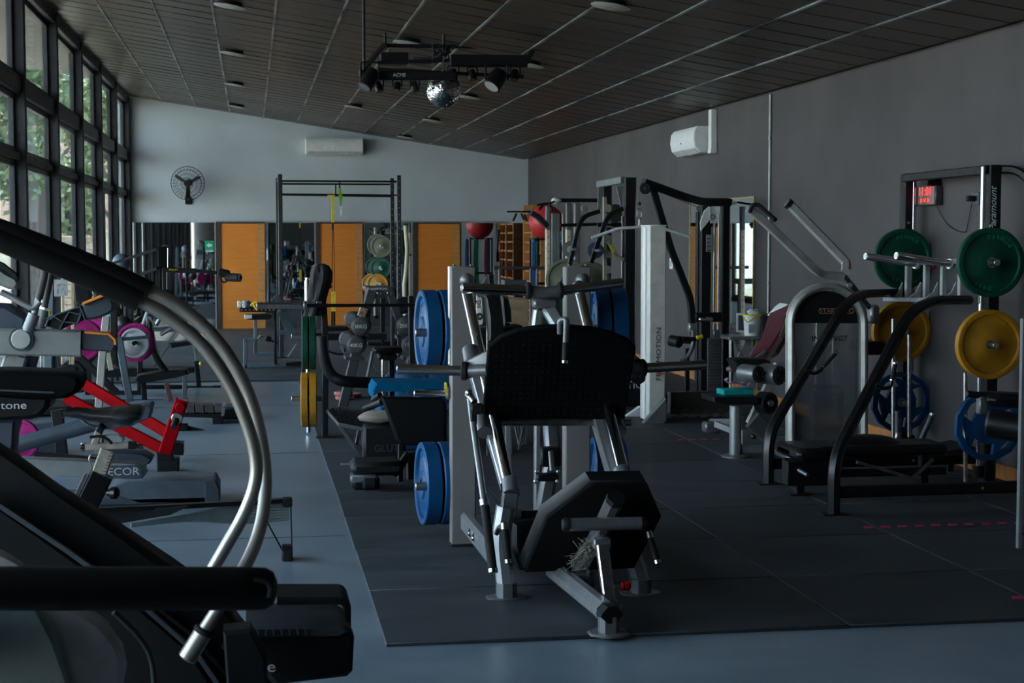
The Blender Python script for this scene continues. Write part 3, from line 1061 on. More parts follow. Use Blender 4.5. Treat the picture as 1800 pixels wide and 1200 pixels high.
for a in ((665, 152, 17, 26, 13.4, 'spotlight next to the big curved wash light', .3), (698, 151, 16, 22, 13.4, 'spotlight in the middle of the short bar', -.2), (729, 151, 16, 27, 13.4, 'spotlight between the short bar and the mirror ball', .2),
          (796, 131, 20, 30, 13.7, 'spotlight hanging just over the mirror ball', 0.0), (830, 131, 18, 26, 13.7, 'second spotlight along the long bar from the mirror ball', .15), (905, 131, 18, 28, 13.7, 'spotlight at the outer end of the long bar', -.15)):
    spot(a[5], a[0], a[1], a[2], a[3], a[4], None, a[6])
spot('large curved wash light at the window end of the frame', 650, 137, 32, 54, 13.3, None, -.5)
spot('large moving head light on the long bar with a white dial', 873, 138, 40, 50, 13.6, mat('dial_white', (.5, .5, .5), .4), -.6)

# mirror ball
c = W(780, 159, 13.5)
rb = 31 * K(13.5)
r = thing('mirror_ball', 'mirrored disco ball hanging under the ceiling lighting frame', 'disco ball', c + V((0, 0, rb)))
vs, fs = [], []
mb = B()
rows = 26
for i in range(rows):
    a0, a1 = PI * i / rows, PI * (i + 1) / rows
    nn = max(6, int(2 * rows * math.sin((a0 + a1) / 2)))
    for j in range(nn):
        b0, b1 = 2 * PI * j / nn, 2 * PI * (j + 1) / nn
        g1, g2 = .06 * (a1 - a0), .06 * (b1 - b0)
        jx = [V((math.sin(a) * math.cos(b), math.sin(a) * math.sin(b), math.cos(a))) * rb for a, b in ((a0 + g1, b0 + g2), (a1 - g1, b0 + g2), (a1 - g1, b1 - g2), (a0 + g1, b1 - g2))]
        dr = V((rr_.uniform(-1, 1), rr_.uniform(-1, 1), rr_.uniform(-1, 1))) * rb * .012
        mb.add([c + q + (dr if n_ % 2 else -dr) for n_, q in enumerate(jx)], [(0, 1, 2, 3)])
me = bpy.data.meshes.new('mirror_tile_facets')
me.from_pydata([tuple(v - V(r.location)) for v in mb.v], [], mb.f)
me.materials.append(mat('ball_mirror', (.85, .86, .85), .06, 1.0, var=.2, scale=30))
o = bpy.data.objects.new('mirror_tile_facets', me); COL.objects.link(o); o.parent = r; o['kind'] = 'stuff'
part(r, 'core', B().ball(c, rb * .975, 32), mat('ball_core', (.12, .12, .12), .5))
part(r, 'hanger', B().tube([c + V((0, 0, rb)), c + V((0, 0, rb + .14))], .006, 8).cyl(c + V((0, 0, rb - .01)), c + V((0, 0, rb + .02)), .02, 12), BLK)

# floor tape
tp = mat('magenta_hazard_tape', (.50, .02, .14), .5)
tk = mat('black_hazard_tape', (.02, .02, .02), .5)
for lab, x0, y0, nseg in (('magenta and black hazard tape on the mat beside the leg curl machine', 3.36, 12.56, 14), ('magenta and black hazard tape on the mat beyond the inclined rack feet', 3.38, 8.57, 16), ('short magenta tape end on the mat at the edge nearest the viewer', 3.38, 6.77, 6)):
    r = thing('hazard_tape', lab, 'tape', (x0, y0, MATZ))
    for k in range(nseg):
        xx = x0 + .1 * k
        if xx + .05 > XR: break
        part(r, 'stripe', B().prism([(xx, y0, MATZ + .0004), (xx + .055, y0, MATZ + .0004), (xx + .075, y0 + .06, MATZ + .0004), (xx + .02, y0 + .06, MATZ + .0004)], (0, 0, .0012)), tp)
# ---------------------------------------------------------------- plates
def plate_proto(name, R_, th, m, hub_m, label, cat, group, words=None, poly=0, wm=None):
    """axis along local X, standing at the origin"""
    r = thing(name, label, cat, (0, 0, 0), group)
    t = th / 2
    n = 44
    if poly == 12:
        g = B()
        g.lathe([(R_ * .84, -t), (R_, -t * .8), (R_, t * .8), (R_ * .84, t), (R_ * .84, -t)], (0, 0, 0), (1, 0, 0), 12)
        g.lathe([(.026, -t * .9), (R_ * .52, -t * .8), (R_ * .52, t * .8), (.026, t * .9), (.026, -t * .9)], (0, 0, 0), (1, 0, 0), 12)
        for k in range(3):
            a = 2 * PI * k / 3
            pts = []
            for rr, da in ((R_ * .5, -.42), (R_ * .86, -.62), (R_ * .86, .62), (R_ * .5, .42)):
                pts.append(V((-t * .7, math.sin(a + da) * rr, math.cos(a + da) * rr)))
            g.prism(pts, (t * 1.4, 0, 0))
        part(r, 'plate_disc', g, m)
        part(r, 'steel_hub', B().lathe([(.025, -t * .98), (.036, -t * .98), (.036, t * .98), (.025, t * .98), (.025, -t * .98)], (0, 0, 0), (1, 0, 0), 24), hub_m)
        return r
    if poly:
        pr = [(R_ * .86, -t * .75), (R_, -t), (R_, t), (R_ * .86, t * .75), (.05, t * .7), (.026, t), (.026, -t), (.05, -t * .7), (R_ * .86, -t * .75)]
        n = poly
    else:
        pr = [(.026, -t * .9), (.075, -t * .95), (.085, -t * .72), (R_ * .60, -t * .66), (R_ * .64, -t * .5), (R_ * .82, -t * .5), (R_ * .86, -t * .92), (R_ * .97, -t), (R_, -t * .86), (R_, t * .86), (R_ * .97, t), (R_ * .86, t * .92), (R_ * .82, t * .5), (R_ * .64, t * .5), (R_ * .60, t * .66), (.085, t * .72), (.075, t * .95), (.026, t * .9), (.026, -t * .9)]
    part(r, 'plate_disc', B().lathe(pr, (0, 0, 0), (1, 0, 0), n), m)
    part(r, 'steel_hub', B().lathe([(.025, -t * .98), (.034, -t * .98), (.034, t * .98), (.025, t * .98), (.025, -t * .98)], (0, 0, 0), (1, 0, 0), 24), hub_m)
    if words:
        for sgn in (-1, 1):
            for a in range(len(words)):
                ang = a * 2 * PI / len(words)
                for k, ch in enumerate(words[a]):
                    th_ = ang + (k - (len(words[a]) - 1) / 2) * .20
                    d = V((0, math.sin(th_) * -sgn, math.cos(th_)))
                    tg = V((0, math.cos(th_) * -sgn, -math.sin(th_)))
                    o = text(r, 'raised_lettering', ch, wm or m, V((sgn * t * .56, 0, 0)) + d * R_ * .73, tg, d, R_ * .17, .003)
    return r


def join_children(root, name):
    """merge the little letters of a plate into one part"""
    ch = [c for c in root.children if c.name.startswith(name)]
    if len(ch) < 2: return
    vs, fs = [], []
    for c in ch:
        o = len(vs)
        vs += [tuple(v.co) for v in c.data.vertices]
        fs += [tuple(i + o for i in p.vertices) for p in c.data.polygons]
    me = bpy.data.meshes.new(name)
    me.from_pydata(vs, [], fs)
    me.materials.append(ch[0].data.materials[0])
    first = ch[0]
    first.data = me
    first['kind'] = 'stuff'
    for c in ch[1:]:
        bpy.data.objects.remove(c)


_first = {}


def plate(kind, c, rot, label, group=None):
    """place a plate: kind of plate, centre, z rotation (or Euler)"""
    r = _first[kind]
    e = rot if isinstance(rot, tuple) else (0, 0, rot)
    if not r.get('used'):
        r['used'] = 1
        r.location = V(c); r.rotation_euler = e
        r['label'] = label
        if group: r['group'] = group
        return r
    q = dup(r, c, e, label, group)
    return q


blw = mat('worn_blue_lettering', (.03, .2, .55), .6)
_first['blue'] = plate_proto('bumper_plate', .225, .084, BLUE, CHR, 'blue', 'weight plate', 'blue bumper plates on the grey column', ('BUMPER', '20KG'), wm=mat('blue_lettering', (.02, .17, .50), .4))
_first['green'] = plate_proto('bumper_plate', .225, .05, GRN, STL, 'green', 'weight plate', 'green bumper plates', ('BUMPER', '10KG'), wm=mat('green_lettering', (.006, .20, .11), .5))
_first['yellow'] = plate_proto('bumper_plate', .225, .058, YLP, STL, 'yellow', 'weight plate', 'yellow bumper plates', ('CUSTOM', '15KG'), wm=mat('ochre_lettering', (.50, .25, .01), .5))
_first['pink'] = plate_proto('weight_plate', .20, .04, PNK, STL, 'pink', 'weight plate', 'pink plates', None)
_first['grey'] = plate_proto('weight_plate', .15, .035, GPL, STL, 'grey', 'weight plate', 'grey plates', ('15KG', '15KG'), wm=TXTD)
_first['olive'] = plate_proto('weight_plate', .225, .05, OLV, STL, 'olive', 'weight plate', 'olive plates', None)
_first['small'] = plate_proto('weight_plate', .085, .03, mat('dark_iron_plate', (.07, .065, .065), .5), STL, 'small', 'weight plate', 'small plates', None)
_first['dodeca'] = plate_proto('weight_plate', .23, .05, BLUE, STL, 'dodeca', 'weight plate', 'twelve sided blue plates', None, poly=12)
for r in _first.values(): join_children(r, 'raised_lettering')


def bolt(b, c, axis, r=.012, h=.008):
    a = V(axis).normalized()
    b.lathe([(0, h), (r * .7, h), (r, h * .4), (r, 0)], c, a, 10)
    b.lathe([(r * 1.5, 0), (r * 1.6, .001), (r * 1.6, 0)], c, a, 12)


# ---------------------------------------------------------------- plate-loaded leg press
CAM = V((0, 0, EYE))
legp = thing('leg_press', 'silver plate-loaded leg press with black textured footplate, nearest the viewer on the mats', 'leg press', (1.4, 7.4, MATZ))
L_ = legp
# grey box columns with plate storage
for k, (xa, xb, yt, yb_, lab) in enumerate(((793, 836, 468, 966, None), (995, 1039, 468, 968, None))):
    a = W(xa, yt, 8.42); b2 = W(xb, yt, 8.42)
    cx = (a.x + b2.x) / 2
    col = part(L_, 'column', B().box((cx, 8.47, (a.z + MATZ) / 2), (b2.x - a.x, .10, a.z - MATZ), None, .006), COLG)
    e = W((xa + xb) / 2 + 4, yt + 30, 8.40)
    part(L_, 'rail_end_cap', B().cyl(e + V((0, -.06, .01)), e + V((0, .0, .02)), .035, 20, .012).ball(e + V((0, -.05, .02)), .036, 16), SILD)
    bb = B()
    for q in (-1, 1): bb.ball((cx + q * .045, 8.45, a.z + .004), .008, 8)
    part(col, 'top_bolt', bb, STL)['kind'] = 'stuff'
    part(col, 'base_shoe', B().box((cx, 8.47, MATZ + .006), (b2.x - a.x + .01, .13, .012), None, .003), RUB)
T(L_, 'upright_rod', BSTL, [(791, 468, 8.5), (791, 640, 8.5)], 8.5, 4)
# guide rails: chrome tubes beside square rails
for s, pts, sq in ((-1, [(818, 505, 8.30), (826, 560, 8.0), (898, 868, 7.22)], [(826, 628, 7.95), (889, 855, 7.38)]), (1, [(1016, 500, 8.3), (1022, 545, 8.1), (1098, 838, 7.22)], [(1022, 640, 8.0), (1078, 838, 7.35)])):
    q = P(pts, 8)
    part(L_, 'chrome_guide_rail', B().tube([q[0], q[2]], .028, 16), CHR)
    q = P(sq, 8)
    part(L_, 'square_rail', B().bar([q[0], q[1]], .05, .07, (0, 1, 0)), SIL)
part(L_, 'rail_clamp', B().tube(P([(897, 843, 7.25), (899, 868, 7.2)], 7.2), .040, 16).bar(P([(897, 866, 7.2), (893, 905, 7.2)], 7.2), .07, .05, (0, 1, 0)), SILD)
part(L_, 'rail_clamp', B().tube(P([(1093, 826, 7.25), (1097, 843, 7.2)], 7.2), .040, 16), SILD)
# front legs and feet
for pts, ft in (([(889, 890, 7.2), (880, 945, 7.2), (890, 1046, 7.2)], (890, 1050)), ([(1097, 900, 7.25), (1100, 960, 7.22), (1122, 1000, 7.2), (1124, 1042, 7.2)], (1126, 1043))):
    q = fillet(P(pts, 7.2), .08)
    g = G(ft[0], ft[1], MATZ)
    q[-1] = V((g.x, g.y, MATZ + .03))
    part(L_, 'front_leg', B().bar(q, .082, .082, (0, 1, 0), .022), SIL)
    part(L_, 'foot_collar', B().bar([(g.x, g.y, MATZ + .008), (g.x, g.y, MATZ + .07)], .09, .09, (0, 1, 0), .024), SILD)
    part(L_, 'foot_plate_flange', B().prism([(g.x - .09, g.y - .03, MATZ), (g.x - .03, g.y - .06, MATZ), (g.x + .03, g.y - .06, MATZ), (g.x + .09, g.y - .03, MATZ), (g.x + .09, g.y + .03, MATZ), (g.x + .03, g.y + .06, MATZ), (g.x - .03, g.y + .06, MATZ), (g.x - .09, g.y + .03, MATZ)], (0, 0, .008)), SILD)
# base side beams running back to the columns
for (a, b2) in (((820, 942, 8.36), (880, 1022, 7.25)), ((1030, 950, 8.36), (1118, 1020, 7.25))):
    q = P([a, b2], 8)
    q[0].z = q[1].z = MATZ + .14
    sb = part(L_, 'base_side_beam', B().bar(q, .06, .10, (0, 0, 1), .015), SIL)
    bb = B()
    for t_ in (.30, .42):
        pp = q[0].lerp(q[1], t_) + V((-.031, 0, .0))
        bolt(bb, pp, (-1, 0, 0), .016, .01)
    part(sb, 'bolt_head', bb, STL)['kind'] = 'stuff'
# centre spine
q = P([(985, 905, 8.36), (975, 1005, 7.25), (1066, 1096, 6.56)], 7)
for v in q: v.z = MATZ + .10
fx = G(1070, 1113, MATZ)
q[2] = V((fx.x - .005, fx.y + .02, MATZ + .085))
part(L_, 'base_spine', B().bar(q[1:] if True else q, .085, .085, (0, 0, 1), .026), SIL)
part(L_, 'base_spine', B().bar(q[:2], .07, .07, (0, 0, 1), .02), SILD)
part(L_, 'spine_end_cap', B().bar([q[2] + V((-.0, -.005, 0)), q[2] + V((.012, -.055, 0))], .098, .07, (0, 0, 1), .03), PLA)
part(L_, 'front_foot', B().bar([(fx.x, fx.y, MATZ + .004), (fx.x, fx.y, MATZ + .075)], .085, .07, (0, 1, 0), .02), SILD)
part(L_, 'foot_plate_flange', B().lathe([(0, .008), (.085, .008), (.092, 0), (0, 0)], (fx.x, fx.y, MATZ), (0, 0, 1), 8, .39), SILD)
# support post of the backrest
q = P([(1080, 880, 6.78), (1052, 940, 6.95), (1016, 1006, 7.12)], 7)
part(L_, 'back_post', B().bar(q, .072, .075, (0, 1, 0), .02), SILD)
part(L_, 'back_post_cap', B().bar([q[0], q[0] + (q[0] - q[1]).normalized() * .03], .078, .08, (0, 1, 0), .025), PLA)
part(L_, 'pivot_bracket', B().box(W(1015, 1018, 7.08), (.14, .10, .07), None, .01), SILD)
bb = B()
for px in (996, 1034): bb.prism([W(px, 1002, 7.02), W(px + 3, 1002, 7.02), W(px + 3, 1030, 7.02), W(px, 1030, 7.02)], (0, .1, 0))
part(L_, 'pivot_lug', bb, SILD)['kind'] = 'stuff'
part(L_, 'back_cross_tube', B().tube(P([(993, 922, 6.74), (1132, 919, 6.74)], 6.8), .028, 18), SILD)
part(L_, 'cross_tube_cap', B().lathe([(0, -.012), (.024, -.008), (.031, .004), (.031, .02)], W(992, 922, 6.74), (1, 0, 0), 18), PLA)
part(L_, 'cross_tube_cap', B().lathe([(0, .012), (.024, .008), (.031, -.004), (.031, -.02)], W(1134, 919, 6.74), (1, 0, 0), 18), PLA)
# adjusting strut
q = P([(1058, 958, 6.70), (1072, 1066, 6.62)], 6.7)
part(L_, 'adjusting_strut', B().bar(q, .052, .045, (0, 1, 0), .006), STL)
part(L_, 'strut_clevis', B().box(W(1058, 955, 6.75), (.075, .04, .05), None, .006), SILD)
bb = B().cyl(W(1050, 1068, 6.60), W(1092, 1068, 6.60), .018, 14)
part(L_, 'strut_pin', bb, STL)
for px in (1053, 1087):
    part(L_, 'clevis_plate', B().prism([W(px - 3, 1058, 6.55), W(px + 2, 1058, 6.55), W(px + 2, 1088, 6.55), W(px - 3, 1088, 6.55)], (0, .09, 0), .002), SILD)
kb = part(L_, 'pull_pin_rod', B().cyl(W(1073, 1031, 6.75), W(1096, 1030, 6.75), .010, 12), STL)
part(L_, 'red_pull_knob', B().lathe([(0, 0), (.014, 0), (.018, .006), (.015, .014), (.019, .022), (.019, .034), (.012, .04), (0, .04)], W(1092, 1030, 6.75), (1, 0, 0), 18), RED)
# fibres of the torn cover behind the pad
fb = B()
fr = random.Random(5)
for k in range(150):
    t_ = fr.random()
    p0 = W(1046 - 34 * t_ + fr.uniform(-8, 7), 945 + 46 * t_ + fr.uniform(-5, 5), 6.86)
    fb.tube([p0, p0 + V((fr.uniform(-.03, .03), fr.uniform(-.01, .01), fr.uniform(-.03, .025))), p0 + V((fr.uniform(-.05, .05), 0, fr.uniform(-.05, .03)))], .0012, 3, False)
part(L_, 'torn_stuffing', fb, mat('torn_stuffing', (.34, .32, .26), .95))['kind'] = 'stuff'
# backrest pad: octagonal, seen from behind
oct_ = [(1042, 852), (1138, 850), (1163, 908), (1115, 999), (924, 1006), (962, 912)]
bk = [W(px, py, 6.82 + (py - 850) / 150 * .30) for px, py in oct_]
nrm = (bk[1] - bk[0]).cross(bk[4] - bk[0]).normalized()
if nrm.y < 0: nrm = -nrm
nrm = (nrm + V((-.42, 0, .30))).normalized()
part(L_, 'backrest_pad', B().prism([p + nrm * .012 for p in bk], nrm * .075, .012), VIN)
part(L_, 'backrest_board', B().prism(bk, nrm * .012, .003), DEAD)
# seat pad and side bolster
sp = [(902, 918), (955, 912), (1000, 940), (990, 998), (915, 1003), (900, 960)]
part(L_, 'seat_pad', B().prism(P([(x, y, 7.30) for x, y in sp], 7.3), (.0, .32, -.02), .02), VIN)
part(L_, 'seat_frame_bar', B().tube(P([(884, 905, 7.42), (960, 903, 7.42)], 7.4), .02, 14), BLKG)
part(L_, 'seat_frame_joint', B().lathe([(.0, 0), (.03, 0), (.03, .04), (0, .04)], W(900, 904, 7.42), (1, 0, 0), 16), STL)
# hand grips
for pts, r_ in (([(852, 888, 7.12), (866, 1000, 7.0)], 8.5), ([(887, 930, 7.05), (893, 984, 7.0)], 7), ([(1143, 945, 6.95), (1155, 985, 6.9)], 6)):
    q = P(pts, 7)
    gp = part(L_, 'hand_grip', B().cyl(q[0], q[1], r_ * K(7), 16, .004), RUB)
    part(gp, 'grip_end', B().cyl(q[1] - (q[1] - q[0]).normalized() * .004, q[1] + (q[1] - q[0]).normalized() * .018, r_ * K(7) * 1.08, 16, .003), CHR)
    part(gp, 'grip_collar', B().cyl(q[0] - (q[1] - q[0]).normalized() * .03, q[0] + (q[1] - q[0]).normalized() * .004, r_ * K(7) * 1.1, 16, .003), STL)
T(L_, 'stop_lever_tube', SIL, [(826, 700, 7.6), (831, 740, 7.5), (852, 890, 7.13)], 7.5, 6)
T(L_, 'grip_link', SILD, [(872, 938, 7.1), (878, 925, 7.08), (887, 928, 7.05)], 7.1, 5, .02)
part(L_, 'stop_bracket', B().box(W(838, 718, 7.5), (.06, .05, .05), None, .008).box(W(832, 735, 7.5), (.03, .04, .07), None, .006), PLA)
part(L_, 'stop_pin', B().cyl(W(822, 692, 7.55), W(834, 706, 7.5), .016, 12).ball(W(824, 690, 7.52), .018, 10), STL)
# sled: footplate, crossbar, sleeves
q = P([(848, 738, 7.62), (1098, 738, 7.62), (1118, 612, 7.40), (1102, 597, 7.37), (1075, 586, 7.35), (1040, 578, 7.33), (995, 574, 7.32), (950, 575, 7.33), (910, 581, 7.35), (880, 593, 7.38), (858, 611, 7.40)], 7.5)
nf = V((0, .75, .45)).normalized()
part(L_, 'footplate', B().prism(q, nf * .03, .006), DEAD)
bb = B()
for i in range(15):
    for j in range(22):
        u, v_ = (j + .5) / 22, (i + .5) / 15
        xl, xr_ = 850 + 6 * v_, 1100 + 17 * v_
        px = xl + (xr_ - xl) * u
        if v_ > .72 and (u < (v_ - .72) * .5 or u > 1 - (v_ - .72) * .35): continue
        py = 734 - v_ * 142
        p = W(px, py, 7.615 - .25 * v_ * 1.0 - .004)
        bb.box(p, (.014, .003, .008))
tr = part(L_, 'tread_stud', bb, DEAD)
tr['kind'] = 'stuff'
part(L_, 'sled_lower_tube', B().tube(P([(836, 741, 7.66), (1108, 742, 7.66)], 7.7), .019, 14), STL)
part(L_, 'sled_bushing', B().tube(P([(845, 728, 7.66), (852, 760, 7.55)], 7.7), .038, 16), SILD)
part(L_, 'sled_bushing', B().tube(P([(1080, 735, 7.66), (1088, 758, 7.55)], 7.7), .038, 16), SILD)
part(L_, 'sled_bushing', B().tube(P([(827, 615, 7.9), (832, 645, 7.8)], 7.9), .042, 16), SILD)
part(L_, 'sled_bushing', B().tube(P([(1118, 640, 7.8), (1122, 665, 7.7)], 7.8), .036, 16), SILD)
for pts, col_ in (([(698, 648, 7.62), (818, 652, 7.55), (858, 650, 7.5)], (812, 651)), ([(1240, 641, 7.62), (1126, 647, 7.55), (1105, 648, 7.5)], (1126, 648))):
    q = P(pts, 7.6)
    sl = part(L_, 'weight_sleeve', B().cyl(q[0], q[1], .024, 20, .003), CHR)
    part(sl, 'sleeve_collar', B().cyl(q[1] + (q[0] - q[1]).normalized() * .02, q[1] - (q[0] - q[1]).normalized() * .01, .045, 20, .006), RUB)
    part(L_, 'sleeve_root', B().cyl(q[1], q[2], .03, 18, .003), SILD)
    part(L_, 'sleeve_gusset', B().prism([q[1] + V((0, .01, .045)), q[2] + V((0, .01, .09)), q[2] + V((0, .01, -.02)), q[1] + V((0, .01, -.04))], (0, .03, 0), .004), SILD)
# hook handle on the footplate
q = fillet(P([(984, 586, 7.30), (984, 562, 7.28), (996, 560, 7.26), (994, 606, 7.22)], 7.3), .05)
part(L_, 'hook_handle', B().tube(q, .013, 14), SILD)
part(L_, 'hook_grip', B().cyl(W(994, 602, 7.22), W(993, 634, 7.20), .014, 14, .002), RUB)
part(L_, 'hook_tip', B().cyl(W(993, 632, 7.20), W(993, 638, 7.20), .015, 14, .002), CHR)
# top cross bar with angled sleeves
tb0, tb1, tb2, tb3 = P([(812, 506, 8.0), (928, 511, 8.0), (985, 511, 8.0), (1094, 497, 8.0)], 8)
part(L_, 'top_sleeve', B().cyl(tb0, tb1, .026, 20, .003), CHR)
part(L_, 'top_sleeve', B().cyl(tb2, tb3, .025, 20, .003), CHR)
part(L_, 'top_collar', B().cyl(tb1 - V((.012, 0, 0)), tb1 + V((.014, 0, 0)), .044, 20, .006), RUB)
part(L_, 'top_collar', B().cyl(tb2 - V((.014, 0, 0)), tb2 + V((.012, 0, 0)), .044, 20, .006), RUB)
part(L_, 'top_joint', B().tube([tb1, W(956, 515, 8.0), tb2], .030, 16), SILD)
part(L_, 'top_yoke', B().box(W(957, 533, 8.02), (.12, .08, .05), None, .01), SILD)
part(L_, 'centre_tube', B().bar(P([(946, 545, 8.05), (940, 590, 8.05), (942, 720, 8.1)], 8), .05, .06, (0, 1, 0), .012), SIL)
part(L_, 'centre_tube', B().bar(P([(966, 545, 8.02), (1000, 600, 7.75), (1030, 690, 7.62)], 8), .075, .06, (0, 1, 0), .015), SIL)
# lower carriage between the rails
part(L_, 'lower_link', B().bar(P([(945, 745, 8.1), (944, 920, 8.2)], 8), .035, .05, (0, 1, 0), .008), SIL)
part(L_, 'counter_arm', B().bar(P([(968, 745, 7.9), (972, 800, 7.8), (955, 895, 7.9)], 8), .075, .07, (0, 1, 0), .016), SILD)
part(L_, 'damper_box', B().box(W(967, 802, 7.72), (.10, .07, .095), None, .01), BLK)
part(L_, 'damper_rod', B().cyl(W(968, 793, 7.66), W(971, 828, 7.62), .013, 12, .002), SILD)
bb = B()
for px, py in ((944, 829), (942, 846), (982, 829), (980, 846)): bb.ball(W(px, py, 7.7), .012, 8)
part(L_, 'bracket_bolt', bb, STL)['kind'] = 'stuff'
part(L_, 'bracket_strap', B().box(W(962, 838, 7.76), (.11, .04, .04), None, .008), BLK)
part(L_, 'lower_upright', B().bar([V((W(893, 760, 8.5).x, 8.5, .9)), V((W(893, 760, 8.5).x, 8.5, MATZ))], .03, .03), GREY)

# storage pegs and blue plates on the columns
for k, (px, py, side, lab) in enumerate(((800, 584, -1, 'upper pair'), (800, 853, -1, 'lower pair'), (1034, 578, 1, 'upper right'), (1034, 845, 1, 'lower right'))):
    c0 = W(px, py, 8.60)
    n_out = .215
    part(L_, 'storage_peg', B().cyl(c0, c0 + V((side * n_out, 0, 0)), .022, 18, .003), STL)
    where = ('on the window side column, high' if k == 0 else 'on the window side column, close to the mat' if k == 1 else 'on the column nearer the charcoal wall, high' if k == 2 else 'on the column nearer the charcoal wall, low')
    for j in range(2):
        d = (.040 + .094 * j) + (.0 if side < 0 else .045)
        plate('blue', (c0.x + side * d, 8.70, c0.z), side * math.radians(-4) if side < 0 else math.radians(-5), 'blue plate %s, %s' % (where, 'outer one' if j else 'against it'), 'blue bumper plates on the leg press')
# ---------------------------------------------------------------- inclined plate rack machine on the charcoal wall side
rk = thing('smith_machine', 'black smith machine with inclined front legs and chrome guide rods by the digital clock', 'smith machine', (4.3, 10.5, MATZ))


def foot(root, x, y, s=.1, z=MATZ, m=BLK):
    part(root, 'foot_plate', B().box((x, y, z + .004), (s * 1.5, s, .008), None, .002), m)


for k, (pts, Y, wp) in enumerate((([(1588, 514, 11.55), (1514, 516, 11.0), (1486, 534, 10.8), (1351, 758, 10.36), (1350, 850, 10.34)], 10.5, 17), ([(1702, 527, 10.0), (1640, 527, 9.75), (1598, 550, 9.6), (1463, 800, 9.12), (1465, 904, 9.10)], 9.5, 18))):
    q = P(pts, Y)
    g = G(pts[-1][0], pts[-1][1], MATZ)
    q[-1] = V((g.x, g.y, MATZ + .006)); q[-2] = V((g.x, g.y, q[-2].z))
    q = fillet(q, .14, 7)
    lg = part(rk, 'inclined_leg', B().bar(q, .058, .075, (0, 1, 0), .018), BLKG)
    foot(rk, g.x, g.y, .10)
    u = P([(1593, 560, 11.6)] if k == 0 else [(1745, 560, 10.0)], 10)[0]
    part(rk, 'base_rail', B().bar([(g.x + .03, g.y + .02, MATZ + .13), (u.x, g.y + .05, MATZ + .13)], .05, .07, (0, 0, 1), .01), BLK)
    bb = B()
    bolt(bb, (u.x - .5, g.y + .02, MATZ + .13), (0, -1, 0)); bolt(bb, (u.x - .85, g.y + .02, MATZ + .13), (0, -1, 0))
    part(rk, 'rail_bolt', bb, STL)['kind'] = 'stuff'
ups = []
for k, (px, yt, Y, wp) in enumerate(((1594, 305, 11.6, 17), (1745, 290, 10.0, 24))):
    a = W(px, yt, Y)
    ups.append(a)
    part(rk, 'upright', B().bar([(a.x, Y, MATZ + .01), (a.x, Y, a.z)], wp * K(Y), .10, (0, 1, 0), .008), BLK)
    foot(rk, a.x, Y, .14)
    r0 = W((1607, 1729)[k], yt + 3, Y - .03)
    rd = part(rk, 'chrome_guide_rod', B().cyl((r0.x, Y - .03, MATZ + .05), (r0.x, Y - .03, r0.z), (4.6, 4.8)[k] * K(Y), 16), CHR)
    part(rk, 'rod_collar', B().cyl((r0.x, Y - .03, MATZ + .05), (r0.x, Y - .03, MATZ + .13), .035, 16, .004), BLK)
    bb = B()
    for zz in (.35, .8, 1.3, 1.75): bolt(bb, (a.x, Y - .051, zz), (0, -1, 0), .010)
    part(rk, 'upright_bolt', bb, STL)['kind'] = 'stuff'
R(rk, 'top_beam', BLK, [(1590, 313, 11.55), (1738, 298, 9.97)], 11, 15, .05)
part(rk, 'top_beam_insert', B().bar(P([(1614, 314, 11.35), (1728, 301, 10.05)], 11), .012, .03, (0, 0, 1)), DGR)
q = fillet(P([(1757, 298, 10.0), (1790, 298, 9.9), (1815, 320, 9.8), (1822, 430, 9.7), (1826, 600, 9.7)], 10), .12)
part(rk, 'rear_hoop', B().bar(q, .055, .07, (0, 1, 0), .012), BLK)
q = fillet(P([(1628, 318, 11.3), (1662, 322, 11.3), (1678, 345, 11.3), (1702, 450, 11.3), (1712, 560, 11.3)], 11.3), .10)
part(rk, 'rear_brace', B().bar(q, .06, .07, (0, 1, 0), .012), BLK)
text(rk, 'upright_lettering', 'Paramount', TXT, W(1746, 368, 9.94), (0, 0, 1), (-1, 0, 0), .065, .001, shear=.4)
# carriage between the uprights
cg = mat('carriage_grey_paint', (.27, .28, .29), .42)
R(rk, 'carriage_top_plate', cg, [(1590, 462, 11.4), (1700, 458, 10.1)], 11, 9, .05)
R(rk, 'carriage_low_plate', cg, [(1562, 526, 11.5), (1700, 527, 10.1)], 11, 8, .09)
for px, Y in ((1597, 11.3), (1629, 11.0), (1659, 10.7), (1690, 10.35)):
    R(rk, 'carriage_post', cg, [(px, 464), (px - 1, 524)], Y, 11, .04)
for px, Y in ((1574, 11.35), (1606, 11.1), (1636, 10.8), (1668, 10.5)):
    part(rk, 'carriage_gusset', B().prism(P([(px - 10, 524), (px + 12, 524), (px + 13, 496), (px + 5, 514)], Y), (0, .02, 0)), cg)
part(rk, 'red_release_pin', B().cyl(W(1641, 469, 10.6), W(1641, 466, 10.45), .014, 14, .003), RED)
for a_, b2_, Y in (((1521, 450), (1612, 464), 10.9), ((1575, 449), (1672, 464), 10.35)):
    p0, p1 = W(a_[0], a_[1], Y - .12), W(b2_[0], b2_[1], Y)
    sl = part(rk, 'weight_sleeve', B().cyl(p0, p1, .026, 20, .004), CHR)
    part(sl, 'sleeve_end_disc', B().cyl(p0 - (p1 - p0).normalized() * .003, p0 + (p1 - p0).normalized() * .004, .018, 16), WHT)
    part(sl, 'sleeve_collar', B().cyl(p1 - (p1 - p0).normalized() * .02, p1 + (p1 - p0).normalized() * .008, .038, 18, .004), STL)
